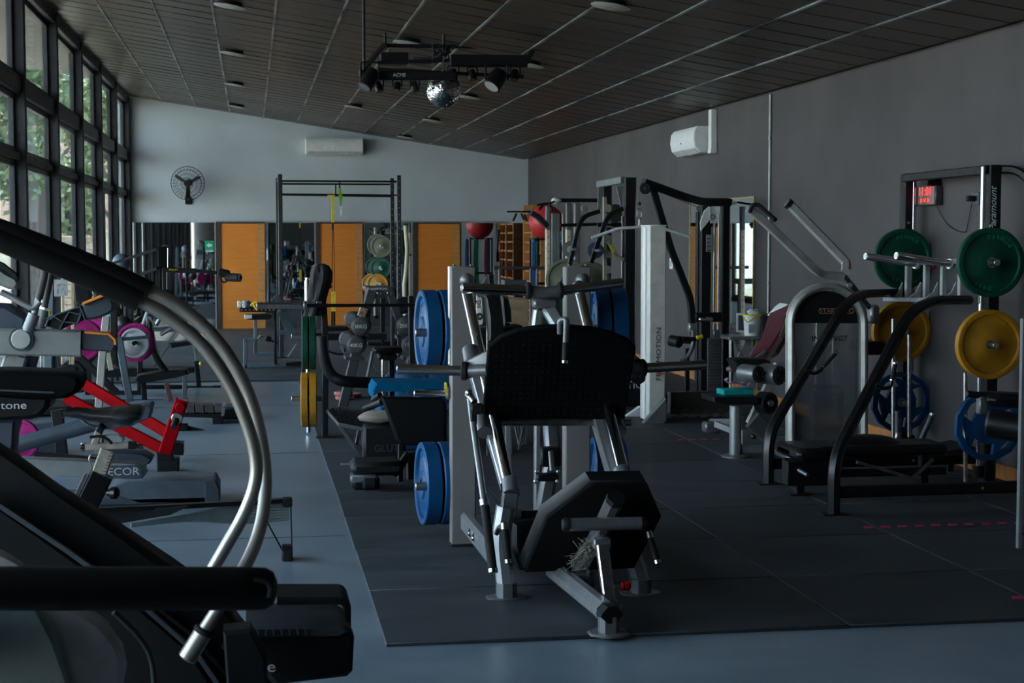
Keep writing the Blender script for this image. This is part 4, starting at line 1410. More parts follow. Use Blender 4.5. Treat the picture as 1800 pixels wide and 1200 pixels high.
# hooks
for pts, Y in (([(1416, 650), (1430, 656), (1441, 652), (1446, 645)], 10.45), ([(1540, 676), (1552, 682), (1564, 680), (1568, 668)], 9.25)):
    q = spline(P(pts, Y), 6)
    part(rk, 'safety_hook', B().tube(q, .012, 12), BLKG)
    d = (W(pts[-1][0] + (25 if Y > 10 else 6), pts[-1][1] - (26 if Y > 10 else 30), Y) - q[-1])
    gp = part(rk, 'hook_grip', B().cyl(q[-1], q[-1] + d, .014, 14, .002), RUB)
    part(gp, 'grip_tip', B().cyl(q[-1] + d * .93, q[-1] + d * 1.04, .0155, 14, .002), CHR)
    part(gp, 'grip_root', B().cyl(q[-1] - d * .04, q[-1] + d * .06, .0155, 14, .002), CHR)
for px, y0, y1, Y in ((1570, 560, 782, 10.9), (1598, 588, 768, 11.2), (1697, 655, 862, 9.95)):
    part(rk, 'silver_rod', B().cyl(W(px, y0, Y), W(px, y1, Y), .014, 12), STL)
T(rk, 'bent_handle', STL, [(1578, 735, 10.2), (1578, 768, 10.2), (1572, 776, 10.2)], 10.2, 5, .02)
part(rk, 'handle_grip', B().cyl(W(1578, 722, 10.2), W(1578, 760, 10.2), .019, 14, .003), DGR)
# plates with axis along the depth of the room
for kind, px, py, Y, lab in (('green', 1587, 455, 11.44, 'far green bumper plate behind the upright beneath the digital clock'), ('green', 1741, 461, 9.84, 'near green bumper plate on the upright below the lettered post'),
                             ('yellow', 1584, 582, 11.44, 'far yellow bumper plate beneath the carriage of the smith machine'), ('yellow', 1739, 605, 9.82, 'near yellow bumper plate with raised lettering on the smith machine'),
                             ('dodeca', 1583, 706, 11.44, 'far blue twelve-sided plate low on the smith machine'), ('dodeca', 1737, 748, 9.80, 'near blue twelve-sided plate low on the smith machine')):
    c = W(px, py, Y)
    plate(kind, c, (random.uniform(0, .5), 0, math.radians(90)) if kind != 'dodeca' else (.3, 0, math.radians(90)), lab, kind + ' plates stored on the smith machine')
    part(rk, 'storage_peg', B().cyl(c + V((0, -.10, 0)), c + V((0, .10, 0)), .022, 16, .003), STL)

# bench under the rack
bn = thing('padded_bench', 'long black padded bench with a domed pad under the inclined rack', 'bench', (4.2, 9.8, MATZ))
a, b2 = W(1392, 800, 9.75), W(1672, 800, 9.75)
part(bn, 'long_pad', B().box(((a.x + b2.x) / 2, 9.95, a.z + .01), (b2.x - a.x, .34, .07), None, .022), VIN)
part(bn, 'end_pad', B().box((a.x + .10, 9.85, a.z + .012), (.2, .42, .085), None, .028), VIN)
part(bn, 'domed_pad', B().ball(W(1520, 785, 9.95), .26, 28, (1.0, .6, .32)), VIN)
part(bn, 'frame_box', B().box((a.x + .12, 9.8, a.z - .115), (.30, .12, .16), None, .006), BLK)
part(bn, 'frame_rail', B().bar([(a.x, 9.85, MATZ + .12), (b2.x, 9.85, MATZ + .12)], .06, .05, (0, 0, 1)), BLK)
part(bn, 'bench_leg', B().bar([(a.x + .06, 9.78, a.z - .1), (a.x + .06, 9.78, MATZ + .006)], .055, .055), BLK)
part(bn, 'bench_leg', B().bar([(b2.x - .1, 9.95, a.z - .03), (b2.x - .1, 9.95, MATZ + .006)], .055, .055), BLK)
foot(bn, a.x + .06, 9.78)
part(bn, 'cross_link', B().bar([(a.x + .45, 9.8, a.z - .06), (a.x + .85, 9.8, a.z - .18)], .03, .02), STL)
part(bn, 'cross_link', B().bar([(b2.x - .1, 9.8, a.z - .05), (b2.x - .25, 9.8, a.z - .18)], .03, .02), STL)
part(bn, 'lock_lever', B().cyl(W(1404, 826, 9.7), W(1420, 835, 9.6), .013, 12, .002), SILD)
b3 = thing('spare_bench_seat', 'small black bench seat between the smith machine uprights', 'bench', (4.65, 10.6, MATZ))
p = W(1665, 784, 10.6)
part(b3, 'seat', B().box(p + V((0.02, 0, -.03)), (.24, .4, .07), Euler((0, -.15, 0)).to_matrix(), .02), VIN)
part(b3, 'seat_post', B().bar([p + V((0.02, 0, -.06)), (p.x + .02, p.y, MATZ)], .05, .05), BLK)
part(b3, 'slanted_grip', B().cyl(W(1617, 778, 10.4), W(1638, 730, 10.4), .019, 14, .003), DGR)
part(b3, 'grip_tip', B().cyl(W(1637.5, 731, 10.4), W(1639.5, 726, 10.4), .021, 14, .002), CHR)
part(b3, 'grip_arm', B().bar([W(1617, 778, 10.4), (p.x - .05, p.y, MATZ + .1), (p.x, p.y, MATZ + .08)], .03, .03), BLK)

# roller machine cut by the frame edge
rm = thing('roller_pad_machine', 'black machine with thick roller pad cut off by the picture edge', 'exercise machine', (4.2, 8.3, MATZ))
c0, c1 = W(1735, 742, 8.2), W(1850, 762, 8.0)
part(rm, 'roller_pad', B().lathe([(0, 0), (.06, .0), (.078, .015), (.080, .5), (0, .5)], c0, c1 - c0, 32), VIN)
part(rm, 'upper_cushion', B().box(W(1775, 703, 8.3) + V((.05, 0, 0)), (.42, .22, .075), Euler((0, .06, 0)).to_matrix(), .03), VIN)
part(rm, 'pivot_bar', B().cyl(W(1699, 692, 8.3), W(1748, 697, 8.3), .019, 16, .004), BLK)
part(rm, 'link_plate', B().box(W(1726, 712, 8.3), (.05, .05, .10), None, .008), SILD)
part(rm, 'machine_post', B().bar([W(1812, 690, 8.3), (W(1812, 690, 8.3).x, 8.3, MATZ)], .07, .07), BLK)
part(rm, 'grey_front_pole', B().bar([W(1799, 560, 7.9), (W(1799, 560, 7.9).x, 7.9, MATZ)], .022, .03), GREY)
foot(rm, W(1812, 690, 8.3).x, 8.3)

# ---------------------------------------------------------------- arch-shrouded shoulder machine
Y = 11.15
st = thing('selector_press_machine', 'grey arch-framed weight machine with clear shroud and two raised arms', 'weight machine', (4.1, Y, MATZ))
gp_ = [(1389, 822)] + [(1453 - 64 * math.cos(a), 566 - 63 * math.sin(a)) for a in [k * PI / 14 for k in range(15)]] + [(1517, 806)]
q = [W(x, y, Y) for x, y in gp_]
q[0].z = MATZ + .005; q[-1].z = MATZ + .005
part(st, 'arch_frame', B().bar(q, .055, .10, (0, 1, 0), .022), mat('warm_silver_paint', (.36, .36, .34), .35, .4))
foot(st, q[0].x, Y, .12, m=SIL)
foot(st, q[-1].x, Y, .12, m=SIL)
pan = [(1398, 568)] + [(1453 - 55 * math.cos(a), 566 - 55 * math.sin(a)) for a in [k * PI / 14 for k in range(15)]] + [(1508, 568)]
up_ = part(st, 'upper_shroud', B().prism(P(pan, Y + .0), (0, .04, 0), .003), PLA)
bb = B()
for px, py in ((1457, 509), (1402, 557), (1510, 557)): bb.ball(W(px, py, Y - .003), .006, 8)
part(up_, 'shroud_screw', bb, STL)['kind'] = 'stuff'
text(up_, 'machine_lettering', 'STAR TRAC', mat('silver_red_lettering', (.30, .22, .20), .5), W(1470, 546.3, Y - .003), (1, 0, 0), (0, 0, 1), .042, .001, squash=1.15)
ob = B()
o_ = [W(1470 + 31 * cx_, 546.3 + 5.5 * cy_, Y - .003) for cx_, cy_ in ((-1, 0), (-.93, -.8), (.93, -.8), (1, 0), (.93, .8), (-.93, .8), (-1, 0))]
ob.tube(o_, .0022, 6)
part(up_, 'badge_outline', ob, mat('copper_outline', (.5, .16, .10), .5))
shm = bpy.data.materials.new('clear_smoked_shroud')
shm.use_nodes = True
N, L = shm.node_tree.nodes, shm.node_tree.links
for nn in list(N): N.remove(nn)
out = N.new('ShaderNodeOutputMaterial'); tr = N.new('ShaderNodeBsdfTransparent'); gl = N.new('ShaderNodeBsdfGlossy'); df = N.new('ShaderNodeBsdfDiffuse')
tr.inputs[0].default_value = (.55, .58, .6, 1); gl.inputs['Roughness'].default_value = .12; df.inputs[0].default_value = (.28, .29, .30, 1)
m1, m2 = N.new('ShaderNodeMixShader'), N.new('ShaderNodeMixShader')
m1.inputs[0].default_value = .30; m2.inputs[0].default_value = .12
L.new(tr.outputs[0], m1.inputs[1]); L.new(df.outputs[0], m1.inputs[2]); L.new(m1.outputs[0], m2.inputs[1]); L.new(gl.outputs[0], m2.inputs[2]); L.new(m2.outputs[0], out.inputs[0])
a, b2 = W(1398, 569, Y), W(1509, 790, Y)
part(st, 'clear_shroud', B().box(((a.x + b2.x) / 2, Y + .01, (a.z + MATZ + .1) / 2), (b2.x - a.x, .008, a.z - MATZ - .1)), shm)
text(st, 'shroud_lettering', 'INSTINCT', TXTB, W(1459, 595, Y - .0), (1, 0, 0), (0, 0, 1), .055, .0008, squash=1.15)
sk = B()
sw_, s0 = .225, W(1455, 700, Y + .2)
for k in range(13):
    part(st, 'weight_plate_block', B().box((s0.x, Y + .22, MATZ + .13 + .03 * k), (sw_, .10, .0275), None, .002), mat('dark_stack_plate', (.035, .038, .042), .45))
part(st, 'stack_head', B().box((s0.x - .01, Y + .22, MATZ + .13 + .03 * 13 + .01), (.17, .09, .03), None, .004), PLA)
for px in (1436, 1465):
    p = W(px, 600, Y + .22)
    part(st, 'guide_rod', B().cyl((p.x, p.y, MATZ + .1), (p.x, p.y, 1.15), .010, 10), CHR)
part(st, 'rear_frame', B().bar([(s0.x, Y + .4, MATZ), (s0.x, Y + .4, 1.2)], .08, .06), SILD)
part(st, 'inner_side_post', B().bar([W(1506, 590, Y + .1), (W(1506, 590, Y + .1).x, Y + .1, MATZ)], .03, .03), SILD)
part(st, 'base_frame', B().box(((q[0].x + q[-1].x) / 2, Y + .2, MATZ + .05), (q[-1].x - q[0].x, .4, .08), None, .01), SILD)
am = mat('warm_silver_arm', (.40, .40, .385), .38, .35)
R(st, 'press_arm', am, [(1315, 367, 10.9), (1344, 390, 10.9), (1432, 474, 10.95), (1446, 483, 11.0), (1482, 486, 11.0)], 11, 14, .06, .05)
hg = part(st, 'arm_handle', B().tube(fillet(P([(1318, 372, 10.85), (1322, 360, 10.8), (1332, 359, 10.8), (1361, 385, 10.75)], 10.8), .03), .015, 12), RUB)
part(hg, 'handle_tip', B().cyl(W(1359, 383, 10.75), W(1364, 388, 10.75), .017, 12, .002), PLA)
q2 = P([(1383, 356, 11.45), (1391, 362, 11.45), (1488, 462, 11.3), (1487, 478, 11.2)], 11.3)
part(st, 'press_arm', B().bar(fillet(q2, .03), 17 * K(11.3), .05, (0, 1, 0), .012), am)
part(st, 'arm_end_cap', B().bar([q2[0], q2[0] + (q2[1] - q2[0]) * .8], 19 * K(11.3), .055, (0, 1, 0), .018), PLA)
R(st, 'arm_link', SILD, [(1482, 484, 11.1), (1499, 504, 11.15), (1527, 540, 11.25)], 11.1, 9, .04)
part(st, 'arm_pivot', B().cyl(W(1494, 501, 11.02), W(1494, 501, 11.2), .02, 14, .003), STL)
part(st, 'pivot_block', B().box(W(1535, 552, 11.35), (.07, .1, .14), None, .02), SIL)
part(st, 'side_pad', B().box(W(1512, 610, 11.5) + V((.06, 0, 0)), (.2, .3, .1), None, .03), VIN)

# ---------------------------------------------------------------- leg curl machine
Y = 11.8
lc = thing('leg_curl_machine', 'silver leg curl machine with grey roller pads and maroon backrest', 'weight machine', (3.7, Y, MATZ))
g = G(1292, 803, MATZ)
lp = W(1294, 712, g.y)
part(lc, 'seat_post', B().cyl((g.x, g.y, MATZ + .02), (g.x, g.y, lp.z), .044, 20, .004), SIL)
part(lc, 'post_foot', B().lathe([(0, .022), (.07, .022), (.10, .012), (.10, 0), (0, 0)], (g.x, g.y, MATZ), (0, 0, 1), 20), SILD)
part(lc, 'base_beam', B().bar([(g.x + .03, g.y + .02, MATZ + .05), (g.x + .48, g.y + .05, MATZ + .05)], .06, .07, (0, 0, 1), .015), GREY)
part(lc, 'seat_pad', B().prism(P([(1252, 697), (1335, 697), (1338, 704), (1330, 712), (1272, 712), (1253, 706)], g.y - .1), (0, .32, 0), .015), VIN)
for (px, py, r_, lab) in ((1325, 655, 16.5, 0), (1362, 657, 19, 0)):
    c0 = W(px + 2, py + 2, 11.5)
    d = V((.40, -.80, 0)).normalized()
    rp_ = part(lc, 'roller_pad', B().lathe([(0, -.05), (r_ * K(11.5) * .9, -.05), (r_ * K(11.5), -.04), (r_ * K(11.5), .11), (r_ * K(11.5) * .93, .125), (0, .125)], c0 - d * .09, d, 28), SILD)
    bb = B()
    for k in range(14):
        a = 2 * PI * k / 14
        u = V((0, 0, 1)); w_ = d.cross(u).normalized()
        e = u * math.cos(a) + w_ * math.sin(a)
        bb.cyl(c0 + d * .038 + e * .025, c0 + d * .038 + e * r_ * K(11.5) * .95, .005, 6)
    part(rp_, 'rib', bb, PLA)['kind'] = 'stuff'
    part(rp_, 'hub_cap', B().lathe([(0, .02), (.02, .015), (.025, 0), (0, 0)], c0 + d * .035, d, 16), PLA)
c0 = W(1350, 708, 11.5)
d = V((.35, -.9, 0)).normalized()
rp_ = part(lc, 'lower_roller', B().lathe([(0, 0), (.072, 0), (.080, .01), (.080, .10), (.070, .112), (.06, .104), (0, .104)], c0 - d * .08, d, 30), PLA)
part(rp_, 'roller_hub', B().lathe([(0, .02), (.022, .018), (.026, 0), (0, 0)], c0 + d * .025, d, 18), STL)
R(lc, 'swing_arm', am, [(1368, 640, 11.7), (1340, 700, 11.7), (1318, 745, 11.7)], 11.7, 16, .05)
part(lc, 'swing_counterweight', B().bar(P([(1322, 738, 11.65), (1352, 765, 11.65)], 11.65), .13, .08, (0, 1, 0), .01), SILD)
T(lc, 'arm_tube', BSTL, [(1350, 632, 11.7), (1372, 596, 11.8), (1384, 560, 11.9)], 11.8, 4)
part(lc, 'side_plate', B().prism(P([(1345, 652), (1372, 636), (1400, 640), (1400, 655), (1372, 660)], 11.85), (0, .03, 0), .004), SIL)
part(lc, 'thigh_pad', B().prism(P([(1292, 634), (1304, 631), (1352, 631), (1356, 637), (1330, 642), (1312, 652), (1302, 656)], 11.9), (0, .25, 0), .012), VIN)
q = P([(1342, 626, 12.2), (1362, 594, 12.3), (1378, 548, 12.4)], 12.3)
part(lc, 'maroon_backrest', B().bar(q, 22 * K(12.3), .30, (0, 1, 0), .018), MAR)
part(lc, 'towel', B().prism(P([(1362, 556), (1376, 540), (1384, 534), (1390, 536), (1386, 546), (1372, 560)], 12.4), (0, .2, 0), .01), WHT)
part(lc, 'frame_tube', B().tube(P([(1325, 632, 12.1), (1372, 600, 12.2), (1392, 560, 12.3)], 12.1), .016, 12), SIL)
part(lc, 'main_frame', B().prism(P([(1304, 790), (1345, 790), (1362, 768), (1400, 768), (1400, 795), (1345, 806), (1308, 800)], 12.0), (0, .12, 0), .008), GREY)
part(lc, 'black_knob', B().ball(W(1325, 767, 11.9), .022, 14), BLKG)
part(lc, 'frame_plate', B().prism(P([(1304, 756), (1348, 756), (1384, 770), (1384, 782), (1304, 780)], 12.05), (0, .05, 0), .005), SILD)
part(lc, 'lever_bar', B().bar(P([(1258, 745, 12.4), (1302, 762, 12.1)], 12.2), .03, .05), SIL)
part(lc, 'foot_block', B().box(W(1250, 750, 12.6), (.13, .12, .09), None, .015), SILD)
part(lc, 'frame_beam', B().bar(P([(1250, 742, 12.7), (1300, 742, 12.2)], 12.4), .035, .06), SILD)
part(lc, 'handle_cap', B().cyl(W(1278, 648, 12.2), W(1300, 650, 12.1), .02, 12, .005), mat('brown_grip', (.16, .09, .08), .5))
bl = W(1286, 686, 11.75)
blk = thing('foam_block', 'teal foam yoga block on the leg curl seat', 'foam block', bl)
part(blk, 'block', B().box((bl.x, 11.66, lp.z + .060 + .012), (.245, .14, .084), Euler((0, 0, .12)).to_matrix(), .006), TEAL)
bd = thing('resistance_band', 'mauve looped resistance band lying on the teal block', 'exercise band', bl + V((.06, 0, .07)))
q = spline([W(x, y, 11.66) for x, y in ((1275, 668), (1280, 665), (1290, 672), (1302, 673), (1312, 668), (1318, 672), (1310, 680), (1298, 674), (1284, 674), (1275, 668))], 6)
part(bd, 'band_loop', B().bar(q, .004, .045, (0, 1, .2), .001), MAU)

# ---------------------------------------------------------------- bucket on a small cart
ct = thing('folding_table', 'small silver table with crossed legs below the gilt mirror', 'table', (4.65, 15.4, 0))
c = W(1312, 592, 15.4)
part(ct, 'table_top', B().box((c.x - .02, 15.4, c.z), (.42, .4, .035), None, .006), SIL)
for a_, b_2 in (((1290, 596), (1312, 640)), ((1334, 596), (1318, 625)), ((1312, 596), (1286, 648)), ((1283, 596), (1283, 690))):
    part(ct, 'cross_leg', B().cyl(W(a_[0], a_[1], 15.3), W(b_2[0], b_2[1], 15.3), .008, 8), STL)
for dx in (-.18, .18):
    for dy in (-.15, .15):
        part(ct, 'table_leg', B().cyl((c.x - .02 + dx, 15.4 + dy, c.z), (c.x - .02 + dx, 15.4 + dy, MATZ), .009, 8), STL)
bk_ = thing('white_bucket', 'white plastic bucket with yellow handle on the small silver table', 'bucket', (c.x + .07, 15.35, c.z + .02))
cx_, cz_ = W(1323, 560, 15.35).x, c.z + .018
part(bk_, 'tub', B().lathe([(0, 0), (.080, 0), (.092, .20), (.088, .20), (.078, .01), (0, .01)], (cx_, 15.35, cz_), (0, 0, 1), 32), WHT)
part(bk_, 'rim', B().lathe([(.090, .19), (.098, .192), (.098, .206), (.090, .208), (.090, .19)], (cx_, 15.35, cz_), (0, 0, 1), 32), YEL)
part(bk_, 'handle', B().tube(spline([W(1306, 556, 15.28), W(1314, 566, 15.22), W(1324, 560, 15.22), W(1338, 552, 15.28)]), .006, 8), YEL)
part(bk_, 'paper_label', B().box((cx_ - .03, 15.265, cz_ + .07), (.075, .004, .09)), mat('label_paper', (.6, .6, .6), .6))
lb = B()
for k in range(5): lb.box((cx_ - .03, 15.262, cz_ + .045 + .012 * k), (.055, .001, .003))
part(bk_, 'label_print', lb, TXTD)['kind'] = 'stuff'
cr_ = B()
cr_.ball((cx_, 15.35, cz_ + .225), .06, 10, (1, .8, .55))
for v in cr_.v:
    v += V((random.uniform(-.012, .012), random.uniform(-.012, .012), random.uniform(-.012, .012)))
part(bk_, 'crumpled_cloth', cr_, WHT)
pf = thing('picture_card', 'small white framed card leaning behind the white bucket', 'card', W(1300, 570, 15.5))
part(pf, 'frame', B().prism(P([(1295, 550), (1313, 550), (1313, 585), (1295, 584)], 15.5), (0, .015, 0), .002), WHT)
part(pf, 'print', B().prism(P([(1298, 554), (1310, 554), (1310, 581), (1298, 580)], 15.495), (0, .004, 0)), DGR)
# ---------------------------------------------------------------- white cable column
cc = thing('cable_column_machine', 'tall white cable column with vertical black lettering and patterned base beam', 'cable machine', (3.45, 14, MATZ))
a, b2 = W(1143, 397, 13.85), W(1171, 397, 13.85)
z1 = a.z
part(cc, 'column', B().box(((a.x + b2.x) / 2, 14.02, (z1 + MATZ) / 2), (b2.x - a.x, .34, z1 - MATZ), None, .006), OFFW)
part(cc, 'column_channel', B().box((a.x - .006, 14.02, (z1 + MATZ) / 2), (.014, .10, z1 - MATZ - .02), None, .002), WHT)
part(cc, 'column_cap', B().box(((a.x + b2.x) / 2, 14.02, z1 + .004), (b2.x - a.x + .006, .345, .012), None, .003), WHT)
text(cc, 'column_lettering', 'FREEMOTION', TXTB, W(1158, 622, 13.845), (0, 0, 1), (-1, 0, 0), .062, .001, squash=1.25)
sw = B()
p = W(1160, 655, 13.845)
sw.tube(spline([p + V((-.04, 0, .02)), p + V((.0, 0, -.01)), p + V((.035, 0, .0))], 5), .005, 6)
sw.tube([p + V((.01, 0, .1)), p + V((-.012, 0, -.02))], .004, 6)
part(cc, 'red_swoosh', sw, TXTR)
g0 = G(1130, 748, MATZ)
part(cc, 'silver_brace', B().prism([W(1130, 746, 13.75), W(1165, 746, 13.75), W(1171, 740, 13.75), W(1171, 700, 13.75), W(1160, 712, 13.75)], (0, .10, 0), .006), SIL)
part(cc, 'white_brace', B().prism(P([(1100, 732), (1126, 714), (1130, 738), (1122, 740)], 14.3), (0, .08, 0), .004), WHT)
pb = part(cc, 'patterned_beam', B().box((W(1232, 726, 14.2).x, 14.2, .13 + MATZ), (.60, .12, .20), None, .006), mat('dark_patterned_steel', (.075, .068, .06), .4, .4))
ab = B()
for k in range(6):
    for rr in (.030, .042, .054, .066):
        cxx = W(1186 + 20 * k, 740, 14.13)
        ab.tube([cxx + V((rr * math.cos(t_ * PI / 10), 0, rr * 1.5 * math.sin(t_ * PI / 10) + .01)) for t_ in range(11)], .0032, 5)
part(pb, 'arch_relief', ab, mat('beam_relief', (.20, .18, .16), .4, .5))['kind'] = 'stuff'
part(cc, 'base_rail', B().bar([W(1172, 743, 14.1), W(1292, 743, 14.1)], .03, .04), STL)

cc2 = thing('black_cable_base', 'black low machine base with white lettering behind the leg press', 'machine base', (3.3, 14.9, MATZ))
part(cc2, 'base_shell', B().box(W(1122, 686, 15.0), (.42, .3, .28), None, .03), PLA)
text(cc2, 'base_lettering', 'MOTION', TXT, W(1109, 677, 14.84), (1, 0, 0), (0, 0, 1), .10, .001)

# ---------------------------------------------------------------- lat pulldown tower
Y = 15.6
lt = thing('lat_pulldown_tower', 'tall black pulldown tower with long arm and chrome guide rods beside the gilt mirror', 'weight machine', (4.3, Y, MATZ))


def vpost(root, name, px, yt, Y, wpx, dep, m, zb=MATZ):
    a = W(px, yt, Y)
    return part(root, name, B().bar([(a.x, Y, zb), (a.x, Y, a.z)], wpx * K(Y), dep, (0, 1, 0)), m)


vpost(lt, 'front_column', 1240, 362, Y, 19, .08, BLK)
vpost(lt, 'rear_column', 1275, 356, Y + .1, 15, .10, BLK)
vpost(lt, 'rear_column', 1229, 372, Y + .5, 10, .08, BLK)
part(lt, 'column_label', B().box(W(1246, 427, Y - .05), (.055, .006, .17), None, .001), mat('sticker_grey', (.30, .30, .29), .5))
lb = B()
for k in range(5): lb.box(W(1246, 412 + 7 * k, Y - .054), (.035, .002, .01))
part(lt, 'label_print', lb, TXTB)['kind'] = 'stuff'
for px in (1256, 1264):
    p = W(px, 375, Y - .02)
    part(lt, 'guide_rod', B().cyl((p.x, Y - .02, .3), (p.x, Y - .02, p.z), .014, 12), BSTL)
R(lt, 'long_arm', BLK, [(1131, 320, 14.9), (1206, 347, 15.1), (1236, 355, 15.4), (1282, 355, 15.6)], 15.2, 14, .07, .1)
R(lt, 'diagonal_brace', BLK, [(1147, 330, 14.95), (1180, 440, 15.1), (1214, 525, 15.2), (1217, 572, 15.2)], 15.1, 12, .06, .1)
part(lt, 'brace_joint', B().box(W(1217, 575, 15.2), (.08, .07, .09), None, .01), SIL)
part(lt, 'arm_pulley', B().cyl(W(1134, 331, 14.86), W(1134, 331, 14.95), .055, 24, .008), PLA)
part(lt, 'pulley_bolt', B().ball(W(1134, 331, 14.85), .01, 8), STL)
T(lt, 'pulley_cable', DGR, [(1124, 335, 14.85), (1124, 357, 14.85)], 14.85, .7)
part(lt, 'cable_ball', B().ball(W(1124, 358, 14.85), .018, 12), RUB)
cb2 = B()
cb2.tube([W(1124 + 4 * math.cos(t_ * PI / 6), 376 + 9 * math.sin(t_ * PI / 6), 14.85) for t_ in range(13)], .004, 6)
cb2.tube([W(1124, 385, 14.85), W(1124, 397, 14.85)], .006, 6)
part(lt, 'carabiner', cb2, STL)
part(lt, 'cable_run', B().tube(P([(1150, 334, 14.95), (1232, 366, 15.4)], 15), .003, 5), DGR)
for k, pts in enumerate(([(1247, 362), (1250, 384), (1232, 406), (1231, 390), (1238, 370)], [(1248, 364), (1256, 362), (1260, 374), (1258, 392), (1249, 392)])):
    part(lt, 'pulley_shield', B().prism(P(pts, Y - .10 + .02 * k), (0, .015, 0), .003), WHT)
part(lt, 'shield_emblem', B().lathe([(.018, 0), (.024, 0), (.024, .003), (.018, .003), (.018, 0)], W(1253, 381, Y - .085), (0, -1, 0), 20), TXTB)
part(lt, 'mid_bracket', B().box(W(1244, 557, Y - .05), (.28, .12, .09), None, .01), BLK)
part(lt, 'bracket_glass_pad', B().box(W(1241, 561, Y - .12), (.15, .04, .05), None, .015), CHR)
p = W(1252, 640, Y)
for k in range(19):
    part(lt, 'stack_plate', B().box((p.x, Y - .02, MATZ + .05 + .031 * k), (.135, .12, .0275), None, .003), mat('silver_stack_plate', (.17, .17, .175), .4, .5))
part(lt, 'stack_pin_block', B().box((p.x + .03, Y - .03, MATZ + .05 + .031 * 19 + .03), (.08, .08, .08), None, .01), SILD)
part(lt, 'base_frame', B().bar([W(1168, 700, Y - .1), W(1285, 703, Y - .1)], .07, .08, (0, 0, 1)), BLK)
part(lt, 'base_frame', B().bar([(W(1275, 700, Y).x, Y - .4, MATZ + .04), (W(1275, 700, Y).x, Y + .5, MATZ + .04)], .08, .07, (0, 0, 1)), BLK)
part(lt, 'seat_roller', B().cyl(W(1178, 598, 15.1), W(1196, 602, 15.0), .055, 20, .012), PLA)
part(lt, 'thigh_roller', B().cyl(W(1186, 596, 15.3), W(1214, 598, 15.2), .035, 18, .008), PLA)
T(lt, 'seat_lever', BLK, [(1200, 596), (1222, 596), (1236, 590)], 15.1, 4)
part(lt, 'yellow_lever_tip', B().cyl(W(1224, 594, 15.08), W(1236, 591, 15.08), .022, 12, .008), YEL)
T(lt, 'curved_lever', SILD, [(1218, 580), (1219, 605), (1208, 628), (1196, 636)], 15.15, 4, sp=True)
vpost(lt, 'seat_post', 1208, 612, 15.3, 8, .04, BLK)
part(lt, 'outer_hook', B().bar(P([(1285, 600, 15.4), (1288, 640, 15.4), (1284, 672, 15.4)], 15.4), .035, .03), BLK)
lbx = thing('lat_bar', 'long bent chrome bar hanging on the pulley cable by the white column', 'pulldown bar', W(1126, 400, 14.85))
part(lbx, 'bent_bar', B().tube(fillet(P([(1040, 418), (1089, 401), (1128, 399), (1168, 402), (1212, 415)], 14.85), .05), .0145, 12), mat('pale_chrome', (.80, .84, .86), .35, .2))
part(lbx, 'hanger_eye', B().box(W(1125, 396, 14.85), (.035, .02, .035), None, .006), CREAM)

# ---------------------------------------------------------------- black power rack with notched cream uprights
Y = 16.6
pr_ = thing('power_rack', 'black power rack with grey gusset and cream notched upright', 'power rack', (3.6, Y, MATZ))
vpost(pr_, 'front_upright', 1106, 312, Y, 22, .14, BLK)
vpost(pr_, 'rear_upright', 1066, 324, Y + 1.1, 17, .12, BLK)
R(pr_, 'top_crosspiece', mat('rack_grey_paint', (.13, .15, .15), .45), [(1053, 324, Y + 1.1), (1096, 316, Y)], Y, 13, .06)
part(pr_, 'grey_gusset', B().prism(P([(1052, 325), (1060, 325), (1056, 368), (1051, 368)], Y + 1.05), (0, .03, 0)), MATS['rack_grey_paint'])
part(pr_, 'grey_gusset', B().prism(P([(1084, 328), (1096, 326), (1097, 364), (1092, 364)], Y + .1), (0, .03, 0)), MATS['rack_grey_paint'])
nb = B()
x0n, x1n = 1061, 1075
for k in range(8):
    y0n = 346 + 27 * k
    nb.prism(P([(x0n, y0n), (x0n + 5, y0n), (x0n + 6, y0n + 12), (x1n, y0n + 15), (x1n, y0n + 26), (x0n, y0n + 27)], Y - .02), (0, .05, 0), .003)
part(pr_, 'notched_upright', nb, mat('aged_cream_steel', (.30, .29, .21), .5))
R(pr_, 'hook_bracket', MATS['aged_cream_steel'], [(1070, 424), (1084, 452), (1096, 456)], Y - .05, 7, .04)
part(pr_, 'yellow_label', B().box(W(1077, 437, Y - .08), (.03, .01, .09), Euler((0, -.4, 0)).to_matrix()), YEL)
T(pr_, 'safety_bar', BLK, [(1050, 395), (1096, 395)], Y, 4)
vpost(pr_, 'thin_side_post', 1094, 380, Y - .02, 3, .03, BSTL)
part(pr_, 'pulley_wheel', B().cyl(W(1081, 375, Y + .6), W(1081, 375, Y + .7), .10, 28, .01), PLA)
fb_ = B()
fb_.bar([(W(1106, 600, Y).x, Y - .6, MATZ + .04), (W(1106, 600, Y).x, Y + 1.2, MATZ + .04)], .10, .07, (0, 0, 1))
part(pr_, 'base_rail', fb_, BLK)

# plate-loaded press with two curved arms and small plates
Y = 16.2
pp = thing('curved_arm_press', 'machine with two bent black arms and small round plates before the cable stacks', 'weight machine', (3.3, Y, MATZ))
for dx, k in ((0, 0), (46, 1)):
    R(pp, 'bent_arm', BLKG, [(1000 + dx * .85, 470 - k * 8), (1016 + dx, 400 - k * 6), (1026 + dx, 380 - k * 5), (1054 + dx * .9, 371 - k * 4)], Y + .3 * k, 8, .045, .12)
    c = W(1002 + dx * .96, 438, Y + .3 * k)
plate('small', W(1003, 438, 16.4), (0, 0, math.radians(75)), 'small dark grey round plate on the first bent arm', 'small plates on the bent arms')
c_ = W(1047, 440, 16.6)
sp_ = plate('small', c_, (0, 0, math.radians(75)), 'small navy round plate on the second bent arm', 'small plates on the bent arms')
ch = sp_.children[0]
me = ch.data.copy(); me.materials.clear(); me.materials.append(mat('navy_plate', (.015, .045, .11), .45)); ch.data = me
